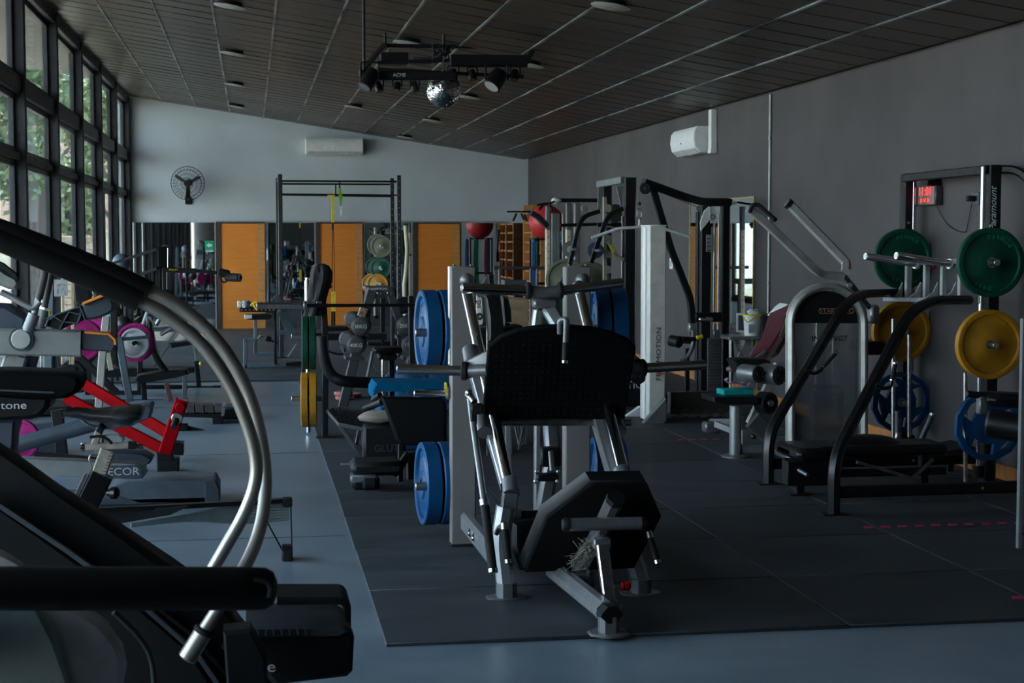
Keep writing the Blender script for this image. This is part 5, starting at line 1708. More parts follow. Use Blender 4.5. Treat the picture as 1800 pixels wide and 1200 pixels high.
part(pp, 'arm_peg', B().cyl(W(1004, 438, 16.3), W(1010, 438, 16.1), .015, 10), STL)
part(pp, 'arm_peg', B().cyl(W(1046, 440, 16.5), W(1056, 440, 16.2), .015, 10), STL)
R(pp, 'lower_arm', BLK, [(992, 560), (985, 500), (1000, 470)], Y, 7, .04)
R(pp, 'slanted_bar', BLK, [(985, 578), (1000, 520), (1010, 470)], Y - .3, 6, .04)
vpost(pp, 'press_post', 1022, 480, Y + .4, 14, .07, SILD)
for px, py, Y_, lab in ((997, 492, 16.9, 'large olive plate overlapping the arm press, on the side of the cream rack posts'), (1036, 496, 17.3, 'large olive plate behind the column top of the leg press')):
    plate('olive', W(px, py, Y_), (0, 0, math.radians(80)), lab, 'olive plates on the arm press')
_o = [x for x in COL.objects if x.name.startswith('weight_plate') and x.get('group') == 'olive plates on the arm press']
for x in _o: x.scale = (1, 1.02, 1.02)
part(pp, 'plate_peg', B().cyl(W(1016, 494, 17.0), W(1016, 494, 17.2) + V((0, .3, 0)), .02, 12), STL)

# functional trainer with cream posts
Y = 20.5
ft = thing('cable_crossover', 'cable machine with cream perforated posts, black top bar and pull-up handles', 'cable machine', (3.9, Y, MATZ))
for px, yt, w_, YY in ((963, 362, 8, 20.2), (999, 357, 9, 20.6), (1014, 355, 10, 21.4)):
    a = W(px, yt, YY)
    q = W(px, 400 if px < 1010 else yt, YY)
    po = part(ft, 'cream_post', B().bar([(a.x, YY, MATZ), (a.x, YY, q.z - .02)], w_ * K(YY), .08), CREAM if px < 1010 else COLG)
    if px < 1010:
        part(ft, 'dark_sleeve', B().bar([(a.x, YY, q.z - .03), (a.x, YY, a.z)], w_ * K(YY) * .98, .085), MATS['rack_grey_paint'])
        hb = B()
        for k in range(16): hb.box((a.x, YY - .041, q.z - .12 - .09 * k), (.014, .004, .014))
        part(po, 'post_hole', hb, BLK)['kind'] = 'stuff'
for px, w_ in ((974, 9), (981, 6), (989, 2)):
    vpost(ft, 'stack_guard', px, 375, 20.9, w_, .05, MATS['rack_grey_paint'] if px < 985 else BSTL)
R(ft, 'top_bar', BLK, [(980, 352), (1052, 352)], Y, 7, .08)
T(ft, 'pull_up_bar', BLK, [(944, 360, 20.0), (968, 357, 20.0), (978, 352, 20.3)], 20, 2, .05)
T(ft, 'pull_up_grip', RUB, [(955, 358, 19.9), (949, 368, 19.6)], 20, 2)
T(ft, 'pull_up_grip', RUB, [(966, 358, 19.9), (971, 370, 19.6)], 20, 2)
part(ft, 'white_knob', B().ball(W(978, 353, 20.2), .045, 14, (1.5, 1, 1)), WHT)
part(ft, 'round_gauge', B().lathe([(.0, .01), (.035, .01), (.045, 0), (0, 0)], W(1027, 366, 20.4), (0, -1, 0), 24), LGR)
R(ft, 'handle_arm', BLK, [(891, 372, 19.6), (932, 372, 19.6)], 19.6, 3, .03)
R(ft, 'handle_arm', DGR, [(932, 373, 19.6), (945, 380, 19.7), (960, 396, 20.0)], 19.8, 10, .06)
for a_, b_2 in (((908, 375), (902, 388)), ((916, 375), (921, 386)), ((922, 377), (926, 388))):
    part(ft, 'hanging_grip', B().tube(P([a_, b_2], 19.6), .014, 8), RUB)
T(ft, 'mid_bar', BLK, [(985, 396), (1050, 394)], Y, 3)
vpost(ft, 'weight_tower', 982, 430, 21.0, 16, .10, MATS['rack_grey_paint'])

# barbell racked low behind, with blue strap
rb_ = thing('low_bar_rack', 'grey rack with a dark horizontal bar in front of the wall bars', 'rack', (2.9, 22, MATZ))
T(rb_, 'horizontal_bar', DGR, [(868, 471), (965, 471)], 21.5, 3)
for px in (933, 944, 878):
    vpost(rb_, 'rack_post', px, 472, 21.5, 4, .05, SILD)
R(rb_, 'bench_pad', DGR, [(884, 496), (922, 496)], 21.0, 9, .3)
vpost(rb_, 'pad_post', 903, 500, 21.2, 5, .05, SILD)

# wooden wall bars on the side wall next to the corner
wbm = mat('wall_bar_wood', (.52, .22, .07), .5, var=.12, scale=4, stretch=(1, 1, 5))
wbs = thing('wall_bars', 'orange wooden wall bars mounted on the side wall in the corner', 'wall bars', (XR, 27.8, .2))
ztop = 2.15
for yy in (26.9, 27.75, 28.6):
    part(wbs, 'side_board', B().box((XR - .10, yy, (ztop + .15) / 2 + .05), (.18, .045, ztop - .15), None, .004), wbm)
for k in range(11):
    part(wbs, 'rung', B().cyl((XR - .15, 26.9, .35 + .17 * k), (XR - .15, 28.6, .35 + .17 * k), .02, 10), wbm)
part(wbs, 'back_board', B().box((XR - .014, 27.75, 1.15), (.02, 1.7, 1.9), None, .003), mat('dark_bar_wood', (.24, .10, .035), .6))
part(wbs, 'black_nameboard', B().box((XR - .165, 27.3, 1.3), (.02, .02, .9)), BLK)
yst = thing('suspension_strap', 'yellow and black suspension strap hung from the wooden wall bars', 'strap', W(931, 366, 26.9))
part(yst, 'yellow_strap', B().bar([(4.83, 26.98, 2.12), (4.80, 26.95, 1.78)], .045, .012), YEL)
part(yst, 'black_strap', B().bar([(4.80, 26.95, 1.78), (4.78, 26.9, 1.35)], .03, .01), RUB)
part(yst, 'grip', B().bar([(4.78, 26.9, 1.35), (4.78, 26.9, 1.15)], .05, .04), RUB)

# exercise ball on its rack and bands
by = 25.4
bc = W(960, 392, by)
br_ = thing('band_rack', 'tall black rack with coloured bands hanging beneath the red ball', 'rack', (bc.x, by, MATZ))
for dx in (-.22, .22):
    for dy in (-.2, .2):
        part(br_, 'rack_post', B().bar([(bc.x + dx, by + dy, MATZ), (bc.x + dx, by + dy, 1.62)], .03, .03), BLK)
for zz in (1.60, .9, .3):
    part(br_, 'rack_ring', B().box((bc.x, by - .2, zz), (.47, .03, .03)).box((bc.x, by + .2, zz), (.47, .03, .03)).box((bc.x - .22, by, zz), (.03, .4, .03)).box((bc.x + .22, by, zz), (.03, .4, .03)), BLK)
xb = thing('exercise_ball', 'large red exercise ball on top of the tall band rack', 'exercise ball', (bc.x, by, 1.62 + .27))
part(xb, 'ball', B().ball((bc.x, by, 1.62 + .255), .275, 36), mat('red_ball_vinyl', (.62, .03, .04), .45))
part(xb, 'valve', B().cyl((bc.x - .276, by, 1.87), (bc.x - .27, by, 1.87), .012, 10), WHT)
for k, (c_, nm, lab) in enumerate((((.03, .16, .45), 'blue_band', 'blue band hanging on the band rack'), ((.02, .30, .12), 'green_band', 'green band hanging on the band rack'), ((0, .32, .30), 'turquoise_band', 'turquoise band hanging on the band rack'),
                                    ((.45, .05, .10), 'crimson_band', 'crimson band hanging on the band rack'), ((.02, .10, .30), 'navy_band', 'navy band hanging on the band rack'))):
    t_ = thing('exercise_band', lab, 'exercise band', (bc.x - .2 + .1 * k, by - .24, 1.58))
    x_ = bc.x - .24 + .11 * k
    dy = -.235 if k % 2 == 0 else .235
    part(t_, 'band_strip', B().bar([(x_, by + dy, 1.58), (x_ - .01, by + dy, 1.1), (x_ + .02, by + dy, .62)], .055, .012), mat(nm, c_, .5))
    part(t_, 'band_knot', B().ball((x_, by + dy, 1.585), .03, 8), MATS[nm])

# plywood box
bx_ = thing('plyometric_box', 'plain pale plywood box standing behind the leg press columns', 'box', (2.8, 18, MATZ))
p0, p1 = W(893, 527, 17.5), W(928, 527, 17.5)
part(bx_, 'front_panel', B().box(((p0.x + p1.x) / 2, 17.5, (p0.z + MATZ) / 2), (p1.x - p0.x, .02, p0.z - MATZ), None, .003), mat('plywood', (.42, .28, .17), .6, var=.12, scale=3, stretch=(1, 1, 5)))
part(bx_, 'side_panel', B().box((p0.x + .01, 17.75, (p0.z + MATZ) / 2), (.02, .48, p0.z - MATZ), None, .003), MATS['plywood'])
part(bx_, 'top_panel', B().box(((p0.x + p1.x) / 2, 17.75, p0.z), (p1.x - p0.x, .5, .02), None, .003), MATS['plywood'])

# dark machine head right behind the leg press columns
Y = 11.8
dm = thing('pad_press_machine', 'black padded machine with white shields half hidden behind the leg press', 'weight machine', (1.9, Y, MATZ))
part(dm, 'white_shield', B().prism(P([(838, 519), (843, 524), (847, 545), (848, 570), (838, 572)], Y), (0, .02, 0), .003), WHT)
text(dm, 'shield_letters', 'HS', TXTB, W(842, 534, Y - .01), (0, 0, 1), (-1, 0, 0), .05, .001)
part(dm, 'emblem', B().lathe([(.012, 0), (.026, 0), (.026, .004), (.012, .004), (.012, 0)], W(843, 556, Y - .004), (0, -1, 0), 20), TXTB)
S(dm, 'dark_pad', VIN, [(855, 520), (862, 517), (880, 518), (885, 560), (888, 600), (862, 600), (858, 560)], Y - .1, .15, .02)
S(dm, 'chrome_shroud', SILD, [(846, 523), (856, 521), (860, 545), (860, 566), (848, 568)], Y + .05, .1, .01)
S(dm, 'blue_black_shroud', DGR, [(884, 521), (894, 524), (899, 545), (900, 566), (888, 567)], Y + .05, .2, .012)
S(dm, 'seat_cushion', VIN, [(838, 578), (918, 572), (925, 582), (860, 612), (840, 612)], Y + .2, .3, .02)
vpost(dm, 'support_post', 857, 565, Y + .1, 4, .03, BSTL)
vpost(dm, 'rear_post', 890, 567, Y + .3, 10, .08, BLK)
S(dm, 'fin_plate', SILD, [(848, 499), (857, 482), (858, 500)], Y + .3, .02, .002)
R(dm, 'fin_post', BLK, [(862, 482), (864, 520)], Y + .3, 9, .06)
vpost(dm, 'grey_frame_post', 897, 760, 12.0, 5, .04, GREY)
R(dm, 'frame_brace', GREY, [(920, 750), (905, 830)], 12.2, 4, .03)
grn = thing('green_plate_stand', 'green round plate standing behind the leg press rail', 'weight plate', W(975, 560, 14.5))
part(grn, 'plate_disc', B().lathe([(.03, -.025), (.16, -.02), (.22, -.025), (.225, 0), (.22, .025), (.16, .02), (.03, .025), (.03, -.025)], W(978, 560, 14.5), (.3, -1, 0), 40), GRN)
part(grn, 'steel_hub', B().lathe([(.026, -.026), (.036, -.026), (.036, .026), (.026, .026), (.026, -.026)], W(978, 560, 14.5), (.3, -1, 0), 20), STL)
part(grn, 'stand_peg', B().cyl(W(978, 560, 14.5), W(978, 560, 14.5) + V((.1, .3, 0)), .02, 12), STL)
part(grn, 'stand_post', B().bar([W(978, 540, 14.8), (W(978, 540, 14.8).x, 14.8, MATZ)], .06, .06), BLK)
wm_ = thing('small_weight_rack', 'low rack of thin rods seen below the footplate', 'rack', (2.2, 12.6, MATZ))
for k in range(5):
    part(wm_, 'thin_rod', B().tube(P([(906 + 5 * k, 750, 12.6), (912 + 3 * k, 780, 12.5), (904 + 6 * k, 800, 12.5)], 12.5), .008, 8), SILD)
part(wm_, 'rack_base', B().box(W(915, 803, 12.5), (.22, .3, .05), None, .01), BLK)
# ---------------------------------------------------------------- barbell stand with plates, hoodie
Y = 13.2
bs = thing('barbell_stand', 'black barbell stand with side pegs of green and yellow plates', 'barbell rack', (.56, Y, MATZ))
a = W(568, 498, Y)
part(bs, 'black_post', B().bar([W(562, 500, Y), W(569, 540, Y), W(572, 600, Y), (W(570, 640, Y).x, Y, MATZ)], .05, .08, (0, 1, 0)), BLK)
part(bs, 'foot_plate', B().box((W(570, 700, Y).x + .02, Y, MATZ + .004), (.18, .12, .008), None, .002), BLK)
p = W(540, 488, Y + .35)
part(bs, 'chrome_upright', B().cyl((p.x, Y + .35, .0 + MATZ), (p.x, Y + .35, p.z), .018, 14), CHR)
part(bs, 'upright_sleeve', B().cyl((p.x, Y + .35, p.z - .02), (p.x, Y + .35, p.z - .24), .024, 14, .003), BSTL)
for zz, k in ((590, 0), (700, 1)):
    c = W(566, zz, Y + .15)
    part(bs, 'storage_peg', B().cyl(c, c + V((-.25, 0, 0)), .022, 14, .003), STL)
    for j in range(2):
        kd = ('green', 'yellow')[k]
        plate(kd, (c.x - (.075 if k == 0 else .06) - (.06 if k == 0 else .07) * j - (.01 if k else 0), Y + .18, W(560, 601 if k == 0 else 702, Y + .18).z), math.radians(-3), ('green' if k == 0 else 'yellow') + ' bumper plate on the barbell stand, ' + ('outer of the pair' if j else 'next to the black post'), kd + ' plates on the barbell stand')
T(bs, 'curved_base_tube', BLK, [(566, 590, 13.1), (570, 630, 13.1), (584, 660, 13.1), (615, 671, 13.1), (692, 672, 13.3)], 13.2, 10, sp=True)
R(bs, 'far_upright', BLK, [(722, 520, 13.4), (724, 640, 13.4)], 13.4, 9, .07)
R(bs, 'rear_strut', BLK, [(533, 545, 14.2), (533, 660, 14.2)], 14.2, 6, .05)
part(bs, 'bar_hook', B().box(W(560, 532, 13.1), (.05, .07, .05), None, .01), CHR)
bar_ = thing('barbell', 'long barbell resting across the black stand with its thick silver sleeve', 'barbell', W(545, 537, 13.05))
p0, p1, p2 = W(451, 537, 13.05), W(537, 537, 13.05), W(736, 536, 13.05)
part(bar_, 'shaft', B().cyl(p1, p2, .014, 14), BLKG)
sl = part(bar_, 'sleeve', B().cyl(p0, p1, .026, 20, .003), STL)
part(sl, 'sleeve_flange', B().cyl(p1 - V((.015, 0, 0)), p1 + V((.01, 0, 0)), .038, 18, .003), STL)
part(bar_, 'yellow_clip', B().tube(spline([p0 + V((-.03, 0, .02)), p0 + V((.0, 0, -.03)), p0 + V((.0, 0, .03)), p0 + V((-.05, 0, 0))], 5), .008, 6), YEL)
# hoodie
hd = thing('black_hoodie', 'black hoodie draped over the top of the barbell stand', 'clothing', W(560, 470, Y))
hv_, hf_ = [], []
rr2 = random.Random(11)
prof = [(463, 555, 570), (467, 550, 577), (478, 546, 582), (492, 544, 582), (508, 542, 577), (525, 540, 572), (540, 537, 569), (554, 533, 565)]
nn = 22
for i, (py, xa, xb) in enumerate(prof):
    for j in range(nn):
        a = 2 * PI * j / nn
        cx0, w0 = (xa + xb) / 2, (xb - xa) / 2
        fold = 1 + .13 * math.sin(5 * a + i * .5) + .05 * math.sin(9 * a + i)
        p = W(cx0 + w0 * math.cos(a) * fold, py, Y)
        p.y = Y - .02 + .10 * math.sin(a) * fold * (w0 / 15)
        hv_.append(p)
hb_ = B()
fs = [(i * nn + j, i * nn + (j + 1) % nn, (i + 1) * nn + (j + 1) % nn, (i + 1) * nn + j) for i in range(len(prof) - 1) for j in range(nn)]
fs.append(tuple(range(nn))); fs.append(tuple(range((len(prof) - 1) * nn, len(prof) * nn)))
hb_.add(hv_, fs)
part(hd, 'draped_body', hb_, CLOTH)
part(hd, 'hanging_sleeve', B().tube(spline(P([(560, 470), (553, 500), (547, 530), (543, 550)], Y - .03), 5), .030, 10), CLOTH)
cu = B()
for k in range(9):
    cu.ball(W(576 + rr2.uniform(-3, 4), 478 + 3.2 * k, Y + .02), .028, 8, (1, 1, .7))
part(hd, 'gathered_cuff', cu, CLOTH)
part(hd, 'drawstring_tip', B().cyl(W(571, 484, Y - .08), W(570, 488, Y - .08), .006, 8), TXT)

# ---------------------------------------------------------------- dumbbell rack
Y = 15.6
dr = thing('dumbbell_rack', 'dark A-frame dumbbell rack between the barbell stand and blue plates', 'dumbbell rack', (1.2, Y, MATZ))
drm = mat('charcoal_rack_paint', (.035, .038, .043), .42)
R(dr, 'a_frame_leg', drm, [(655, 507), (640, 560), (602, 718)], Y, 17, .06)
R(dr, 'a_frame_leg', drm, [(655, 509, Y + .6), (628, 600, Y + .6), (608, 690, Y + .7)], Y, 13, .06)
R(dr, 'a_frame_leg', drm, [(683, 507), (704, 570), (748, 705)], Y, 13, .06)
S(dr, 'top_plate', drm, [(646, 505), (692, 505), (694, 524), (640, 524)], Y - .02, .08)
bb = B()
bolt(bb, W(665, 515, Y - .03), (0, -1, 0), .016); bolt(bb, W(683, 515, Y - .03), (0, -1, 0), .016)
part(dr, 'plate_bolt', bb, STL)['kind'] = 'stuff'
text(dr, 'rack_lettering', 'HAMPTON', TXT, W(665, 508, Y - .03), (1, 0, 0), (0, 0, 1), .035, .001)
part(dr, 'leopard_wrap', B().bar(P([(640, 541), (635, 556)], Y - .04), 17 * K(Y), .08), mat('leopard_print', (.40, .24, .14), .6, col2=(.04, .03, .02), scale=55))
for k, (x0, y0, x1, y1) in enumerate(((620, 592, 648, 592), (606, 628, 640, 628), (696, 592, 722, 592), (706, 628, 730, 628))):
    R(dr, 'cradle_bar', drm, [(x0, y0), (x1, y1)], Y + .1, 5, .3)
R(dr, 'ladder_step', drm, [(640, 505, Y + .3), (693, 505, Y + .3)], Y, 4, .5)


def dumbbell(label, px, py, r, Y, words, back):
    c = W(px, py, Y)
    rr_ = r * K(Y)
    t = thing('dumbbell', label, 'dumbbell', c, 'round dumbbells on the dark rack')
    d = V((-.10, -1, .02)).normalized()
    if back: d = V((-.35, -1, .02)).normalized()
    for s, o in ((1, 0.0), (-1, .30)):
        part(t, 'dumbbell_head', B().lathe([(0, .012), (rr_ * .72, .010), (rr_ * .8, .004), (rr_ * .95, .0), (rr_, -.012), (rr_, -.10), (rr_ * .93, -.115), (0, -.115)], c - d * o, d if s > 0 else d, 32), RUB if s < 0 else mat('urethane_head', (.035, .037, .04), .5))
    part(t, 'handle', B().cyl(c - d * .10, c - d * .32, .017, 14), CHR)
    if words:
        text(t, 'weight_lettering', words, TXT, c + d * .0135, d.cross(V((0, 0, 1))) * -1 if d.cross(V((0, 0, 1))).x < 0 else d.cross(V((0, 0, 1))), (0, 0, 1), rr_ * .55, .001)


for a in (('dumbbell lettered 30KG on the window side of the dark rack', 634, 574, 17, 15.3, '30KG', 0), ('dumbbell lettered 40KG, lowest on the window side of the rack', 626, 607, 17, 15.2, '40KG', 0),
          ('dumbbell half hidden behind the one lettered 30KG', 617, 561, 14, 15.9, '', 1), ('dumbbell half hidden behind the one lettered 40KG', 609, 596, 15, 15.8, '', 1),
          ('topmost dumbbell on the side of the blue plates', 708, 537, 15, 15.7, '20KG', 0), ('middle dumbbell lettered 25KG beside the blue plates', 713, 573, 17, 15.4, '25KG', 0),
          ('lower dumbbell half covered by the blue plates', 722, 606, 17, 15.3, '15KG', 0), ('lowest dumbbell just showing beside the blue plates', 727, 636, 14, 15.3, '', 0)):
    dumbbell(*a)
sal = mat('salmon_rubber', (.48, .15, .12), .6)
for k, (px, py, dy) in enumerate(((606, 701, 0), (622, 703, .25), (604, 694, 0))):
    c = G(px, 702, MATZ)
    t = thing('floor_disc', ('salmon disc lying flat at the foot of the dumbbell rack', 'salmon disc lying on the mat next to the stacked pair', 'upper salmon disc stacked on another by the dumbbell rack')[k], 'weight disc', (c.x, c.y + dy, MATZ))
    z0 = MATZ + (.042 if k == 2 else 0)
    part(t, 'disc', B().lathe([(.03, 0), (.085, .0), (.095, .01), (.095, .03), (.085, .04), (.03, .035), (.03, 0)], (c.x, c.y + dy, z0), (0, 0, 1), 28), sal)
    part(t, 'hub', B().lathe([(.022, .002), (.03, .002), (.03, .037), (.022, .037), (.022, .002)], (c.x, c.y + dy, z0), (0, 0, 1), 20), STL)
# stool in front of the rack
st_ = thing('black_stool_bench', 'small black seat on a chrome post in front of the dumbbell rack', 'bench', (1.3, 14.2, MATZ))
c = W(680, 614, 14.2)
part(st_, 'seat', B().box(c, (.25, .3, .05), None, .02), VIN)
part(st_, 'seat_underside', B().box(c + V((0, 0, -.06)), (.16, .2, .06), None, .015), PLA)
part(st_, 'chrome_post', B().cyl((c.x - .04, 14.1, c.z - .08), (c.x - .04, 14.1, MATZ + .05), .018, 14), CHR)
part(st_, 'black_post', B().bar([(c.x + .04, 14.2, c.z - .08), (c.x + .04, 14.2, MATZ)], .05, .07), BLK)
part(st_, 'side_strut', B().bar([W(655, 618, 14.1), W(644, 672, 14.0)], .02, .03), GREY)
part(st_, 'base', B().box((c.x, 14.2, MATZ + .03), (.4, .35, .05), None, .012), BLK)

# ---------------------------------------------------------------- hip press machine on the mats
hp = thing('glute_press_machine', 'black glute machine with ribbed foot ramp and large leaning pad', 'weight machine', (1.0, 11.3, MATZ))
Y = 10.9
S(hp, 'large_pad', VIN, [(670, 698), (776, 698), (784, 706), (784, 776), (776, 784), (707, 783), (697, 775)], Y, .09, .018)
q = [W(576, 721, 11.8), W(595, 742, 11.55), W(640, 751, 11.5), W(688, 762, 11.45), W(685, 744, 11.9), W(640, 724, 12.2), W(584, 716, 12.2)]
part(hp, 'foot_ramp', B().prism(q, (0, 0, -.03), .003), mat('ribbed_black_tread', (.035, .038, .042), .45))
rb2 = B()
for k in range(20):
    t_ = (k + .7) / 21
    lo = W(590 + 96 * t_, 737 + 24 * t_, 11.6 - .1 * t_)
    hi = W(586 + 97 * t_, 717 + 26 * t_ * t_, 12.15 - .25 * t_)
    rb2.bar([lo + V((0, 0, .006)), hi + V((0, 0, .006))], .012, .006)
part(hp, 'tread_rib', rb2, PLA)['kind'] = 'stuff'
R(hp, 'ramp_edge_tube', BLK, [(577, 722, 12.0), (592, 740, 11.9), (628, 790, 11.6)], 11.8, 7, .04)
R(hp, 'ramp_strut', BLK, [(628, 785, 11.6), (640, 805, 11.55), (641, 815, 11.55)], 11.5, 12, .06)
R(hp, 'grey_strut', GREY, [(631, 755, 11.9), (626, 785, 11.7)], 11.8, 5, .03)
g = G(636, 816, MATZ)
part(hp, 'foot_plate', B().box((g.x - .05, g.y, MATZ + .004), (.2, .08, .008), None, .002), SIL)
R(hp, 'main_post', BLK, [(704, 783, 10.9), (703, 866, 10.7)], 10.8, 9, .05)
R(hp, 'pivot_arm', BLK, [(716, 800, 10.6), (694, 832, 10.5)], 10.6, 13, .06)
part(hp, 'yellow_knob', B().lathe([(0, 0), (.022, 0), (.03, .008), (.03, .02), (.02, .028), (0, .028)], W(698, 818, 10.65), (-1, -.3, 0), 18), YEL)
T(hp, 'chrome_adjust_bar', CHR, [(668, 823, 10.9), (696, 823, 10.7)], 10.8, 2)
R(hp, 'pad_support', BLK, [(706, 800, 11.0), (724, 800, 10.9), (724, 860, 10.8)], 10.9, 12, .06)
T(hp, 'pad_pivot', PLA, [(640, 718, 11.2), (656, 712, 11.15), (672, 706, 11.0)], 11.1, 6)
T(hp, 'pivot_cap', PLA, [(656, 702, 11.3), (668, 694, 11.2)], 11.2, 5)
T(hp, 'floor_tube', BLK, [(660, 873, 10.35), (728, 868, 10.3)], 10.3, 11)
g = G(640, 884, MATZ)
c = W(645, 873, 10.4)
part(hp, 'floor_roller', B().cyl(V((W(637, 873, 10.4).x, 10.4, MATZ + .045)), V((W(662, 873, 10.4).x, 10.4, MATZ + .045)), .045, 20, .015), RUB)
c0, c1 = W(613, 830, 10.75), W(700, 830, 10.75)
g = G(614, 862, MATZ)
fs_ = thing('step_platform', 'black aerobic step with grey corner beneath the glute machine', 'step', (c0.x + .1, g.y, MATZ))
part(fs_, 'platform', B().box(((c0.x + c1.x) / 2, g.y + .14, MATZ + .135), (c1.x - c0.x, .30, .09), None, .028), PLA)
part(fs_, 'leg_block', B().box((c0.x + .09, g.y + .14, MATZ + .045), (.18, .28, .09), None, .02), PLA)
part(fs_, 'grey_insert', B().box((c0.x + .075, g.y + .01, MATZ + .075), (.17, .05, .05), None, .012), GREY)
bxx = thing('black_gym_box', 'low black box with faint white lettering under a tan bag', 'box', W(676, 790, 11.4))
part(bxx, 'box_body', B().box((W(676, 790, 11.4).x, 11.5, .16 + MATZ), (.30, .24, .28), None, .02), PLA)
text(bxx, 'box_lettering', 'GLUTE', mat('faint_lettering', (.045, .047, .05), .5), W(684, 788, 11.36), (1, 0, 0), (0, 0, 1), .07, .001)
tb2 = thing('tan_sandbag', 'flat tan cloth bag lying on the low black box', 'bag', W(672, 767, 11.5))
sb_ = B().ball((W(672, 768, 11.5).x, 11.5, .35 + MATZ), .16, 16, (1.1, .7, .28))
for v in sb_.v: v += V((0, 0, random.uniform(-.006, .006)))
part(tb2, 'cloth_body', sb_, mat('tan_cloth', (.25, .21, .17), .9, bump=.3))
part(tb2, 'tied_end', B().ball((W(690, 768, 11.5).x + .05, 11.5, .35 + MATZ), .04, 10), MATS['tan_cloth'])
# blue foam block stack behind the pad
bf = thing('blue_foam_box', 'bright blue foam box behind the large black pad', 'foam box', W(720, 715, 12.2))
a, b2 = W(656, 674, 12.0), W(790, 694, 12.0)
part(bf, 'box_top', B().prism(P([(661, 673), (790, 673), (790, 688), (662, 688), (655, 700), (655, 686)], 12.0), (0, .45, 0), .01), BLM)
bf2 = thing('blue_plyo_box', 'blue foam box standing on the mat beneath the brighter blue one', 'foam box', W(690, 745, 12.4))
a, b2 = W(640, 704, 12.3), W(786, 760, 12.3)
part(bf2, 'box_body', B().box(((a.x + b2.x) / 2 + .06, 12.55, (a.z - .04 + MATZ) / 2), (b2.x - a.x - .12, .5, a.z - .04 - MATZ), None, .012), mat('deep_blue_foam', (.004, .06, .17), .7, spec=.2))
# blue plates leaning behind
for k, (px, py, Y_) in enumerate(((716, 684, 14.4), (764, 686, 14.8))):
    plate('blue', W(px, py, Y_), (0, 0, math.radians(70)), ('blue bumper plate peeping up behind the foam box, by the dumbbells', 'blue bumper plate peeping up behind the foam box, by the grey column')[k], 'blue plates behind the foam box')
ps = thing('plate_storage_post', 'short grey storage post holding the blue plates behind the foam box', 'plate rack', W(740, 690, 14.9))
R(ps, 'post', GREY, [(737, 655, 15.2), (737, 758, 15.2)], 15.2, 6, .05)
part(ps, 'peg', B().cyl(W(716, 684, 14.3), W(716, 684, 15.2), .022, 12), STL)
part(ps, 'peg', B().cyl(W(764, 686, 14.7), W(764, 686, 15.3), .022, 12), STL)
part(ps, 'cross_bar', B().bar([W(712, 684, 15.2), W(768, 686, 15.2)], .05, .05), GREY)
# empty middle peg of the leg press
c = W(794, 690, 8.5)
mp_ = part(legp, 'empty_storage_peg', B().cyl(W(727, 691, 8.5), c, .021, 20, .004), CHR)
part(mp_, 'peg_collar', B().cyl(c - V((.03, 0, 0)), c - V((.012, 0, 0)), .036, 20, .004), STL)
part(mp_, 'yellow_ring', B().lathe([(.028, 0), (.038, 0), (.038, .008), (.028, .008), (.028, 0)], c - V((.036, 0, -.018)), (1, 0, 0), 20), YEL)

# ---------------------------------------------------------------- pull-up rig with straps
pg = thing('pull_up_rig', 'tall black pull-up rig standing before the end wall', 'pull-up rig', W(592, 590, 22))
for px, yt, Y_, w_ in ((492, 306, 22.0, 8), (701, 308, 22.0, 7.5), (487, 313, 23.4, 5), (689, 313, 23.4, 7)):
    a = W(px, yt, Y_)
    up_ = part(pg, 'upright', B().bar([(a.x, Y_, MATZ), (a.x, Y_, a.z)], w_ * K(Y_), w_ * K(Y_), (0, 1, 0)), mat('rig_black', (.022, .024, .028), .45))
    hb = B()
    for k in range(22): hb.box((a.x, Y_ - w_ * K(Y_) / 2 - .001, a.z - .08 - .09 * k), (.016, .003, .016))
    part(up_, 'bolt_hole', hb, STL if px > 600 else BLK)['kind'] = 'stuff'
    part(pg, 'base_plate', B().box((a.x, Y_, MATZ + .005), (.16, .16, .01), None, .002), BLK)
T(pg, 'pull_up_bar', BLK, [(492, 318), (701, 319)], 22, 1.6)
T(pg, 'pull_up_bar', BLK, [(490, 323, 23.4), (690, 324, 23.4)], 23.4, 1.6)
R(pg, 'lower_beam', BLK, [(492, 341), (701, 343)], 22, 2.6, .05)
R(pg, 'lower_beam', BLK, [(489, 342, 23.4), (690, 345, 23.4)], 23.4, 3.4, .06)
R(pg, 'beam_post', BLK, [(590, 324, 23.3), (590, 344, 23.3)], 23.3, 2.2, .05)
R(pg, 'beam_post', BLK, [(597, 317, 22), (597, 330, 22)], 22, 2.2, .05)
R(pg, 'cross_tie', BLK, [(487, 318, 23.4), (492, 316, 22)], 22.5, 3, .05)
R(pg, 'cross_tie', BLK, [(689, 320, 23.4), (701, 318, 22)], 22.5, 3, .05)
tx = thing('yellow_suspension_trainer', 'yellow and black suspension trainer hanging from the pull-up rig beam', 'suspension trainer', W(585, 346, 21.9))
R(tx, 'beam_wrap', YEL, [(576, 344), (588, 344)], 21.9, 3.5, .07)
R(tx, 'yellow_strap', YEL, [(585, 346), (585, 391)], 21.9, 5, .012)
R(tx, 'black_strap', RUB, [(585, 391), (584, 455), (584, 512)], 21.9, 1.3, .012)
R(tx, 'black_strap', RUB, [(586, 391), (588, 460), (588, 512)], 21.9, 1.0, .012)
R(tx, 'buckle', BLK, [(585, 391), (585, 404)], 21.88, 3.5, .02)
for dx in (-1.7, 2.2):
    R(tx, 'yellow_webbing', YEL, [(586 + dx, 512), (586 + dx, 547)], 21.9, 3.4, .012)
    R(tx, 'foot_cradle', RUB, [(585.5 + dx, 547), (585.5 + dx, 571)], 21.9, 3.4, .03)
gs = thing('green_strap', 'short green strap with a silver chain hanging from the pull-up bar', 'strap', W(597, 320, 21.95))
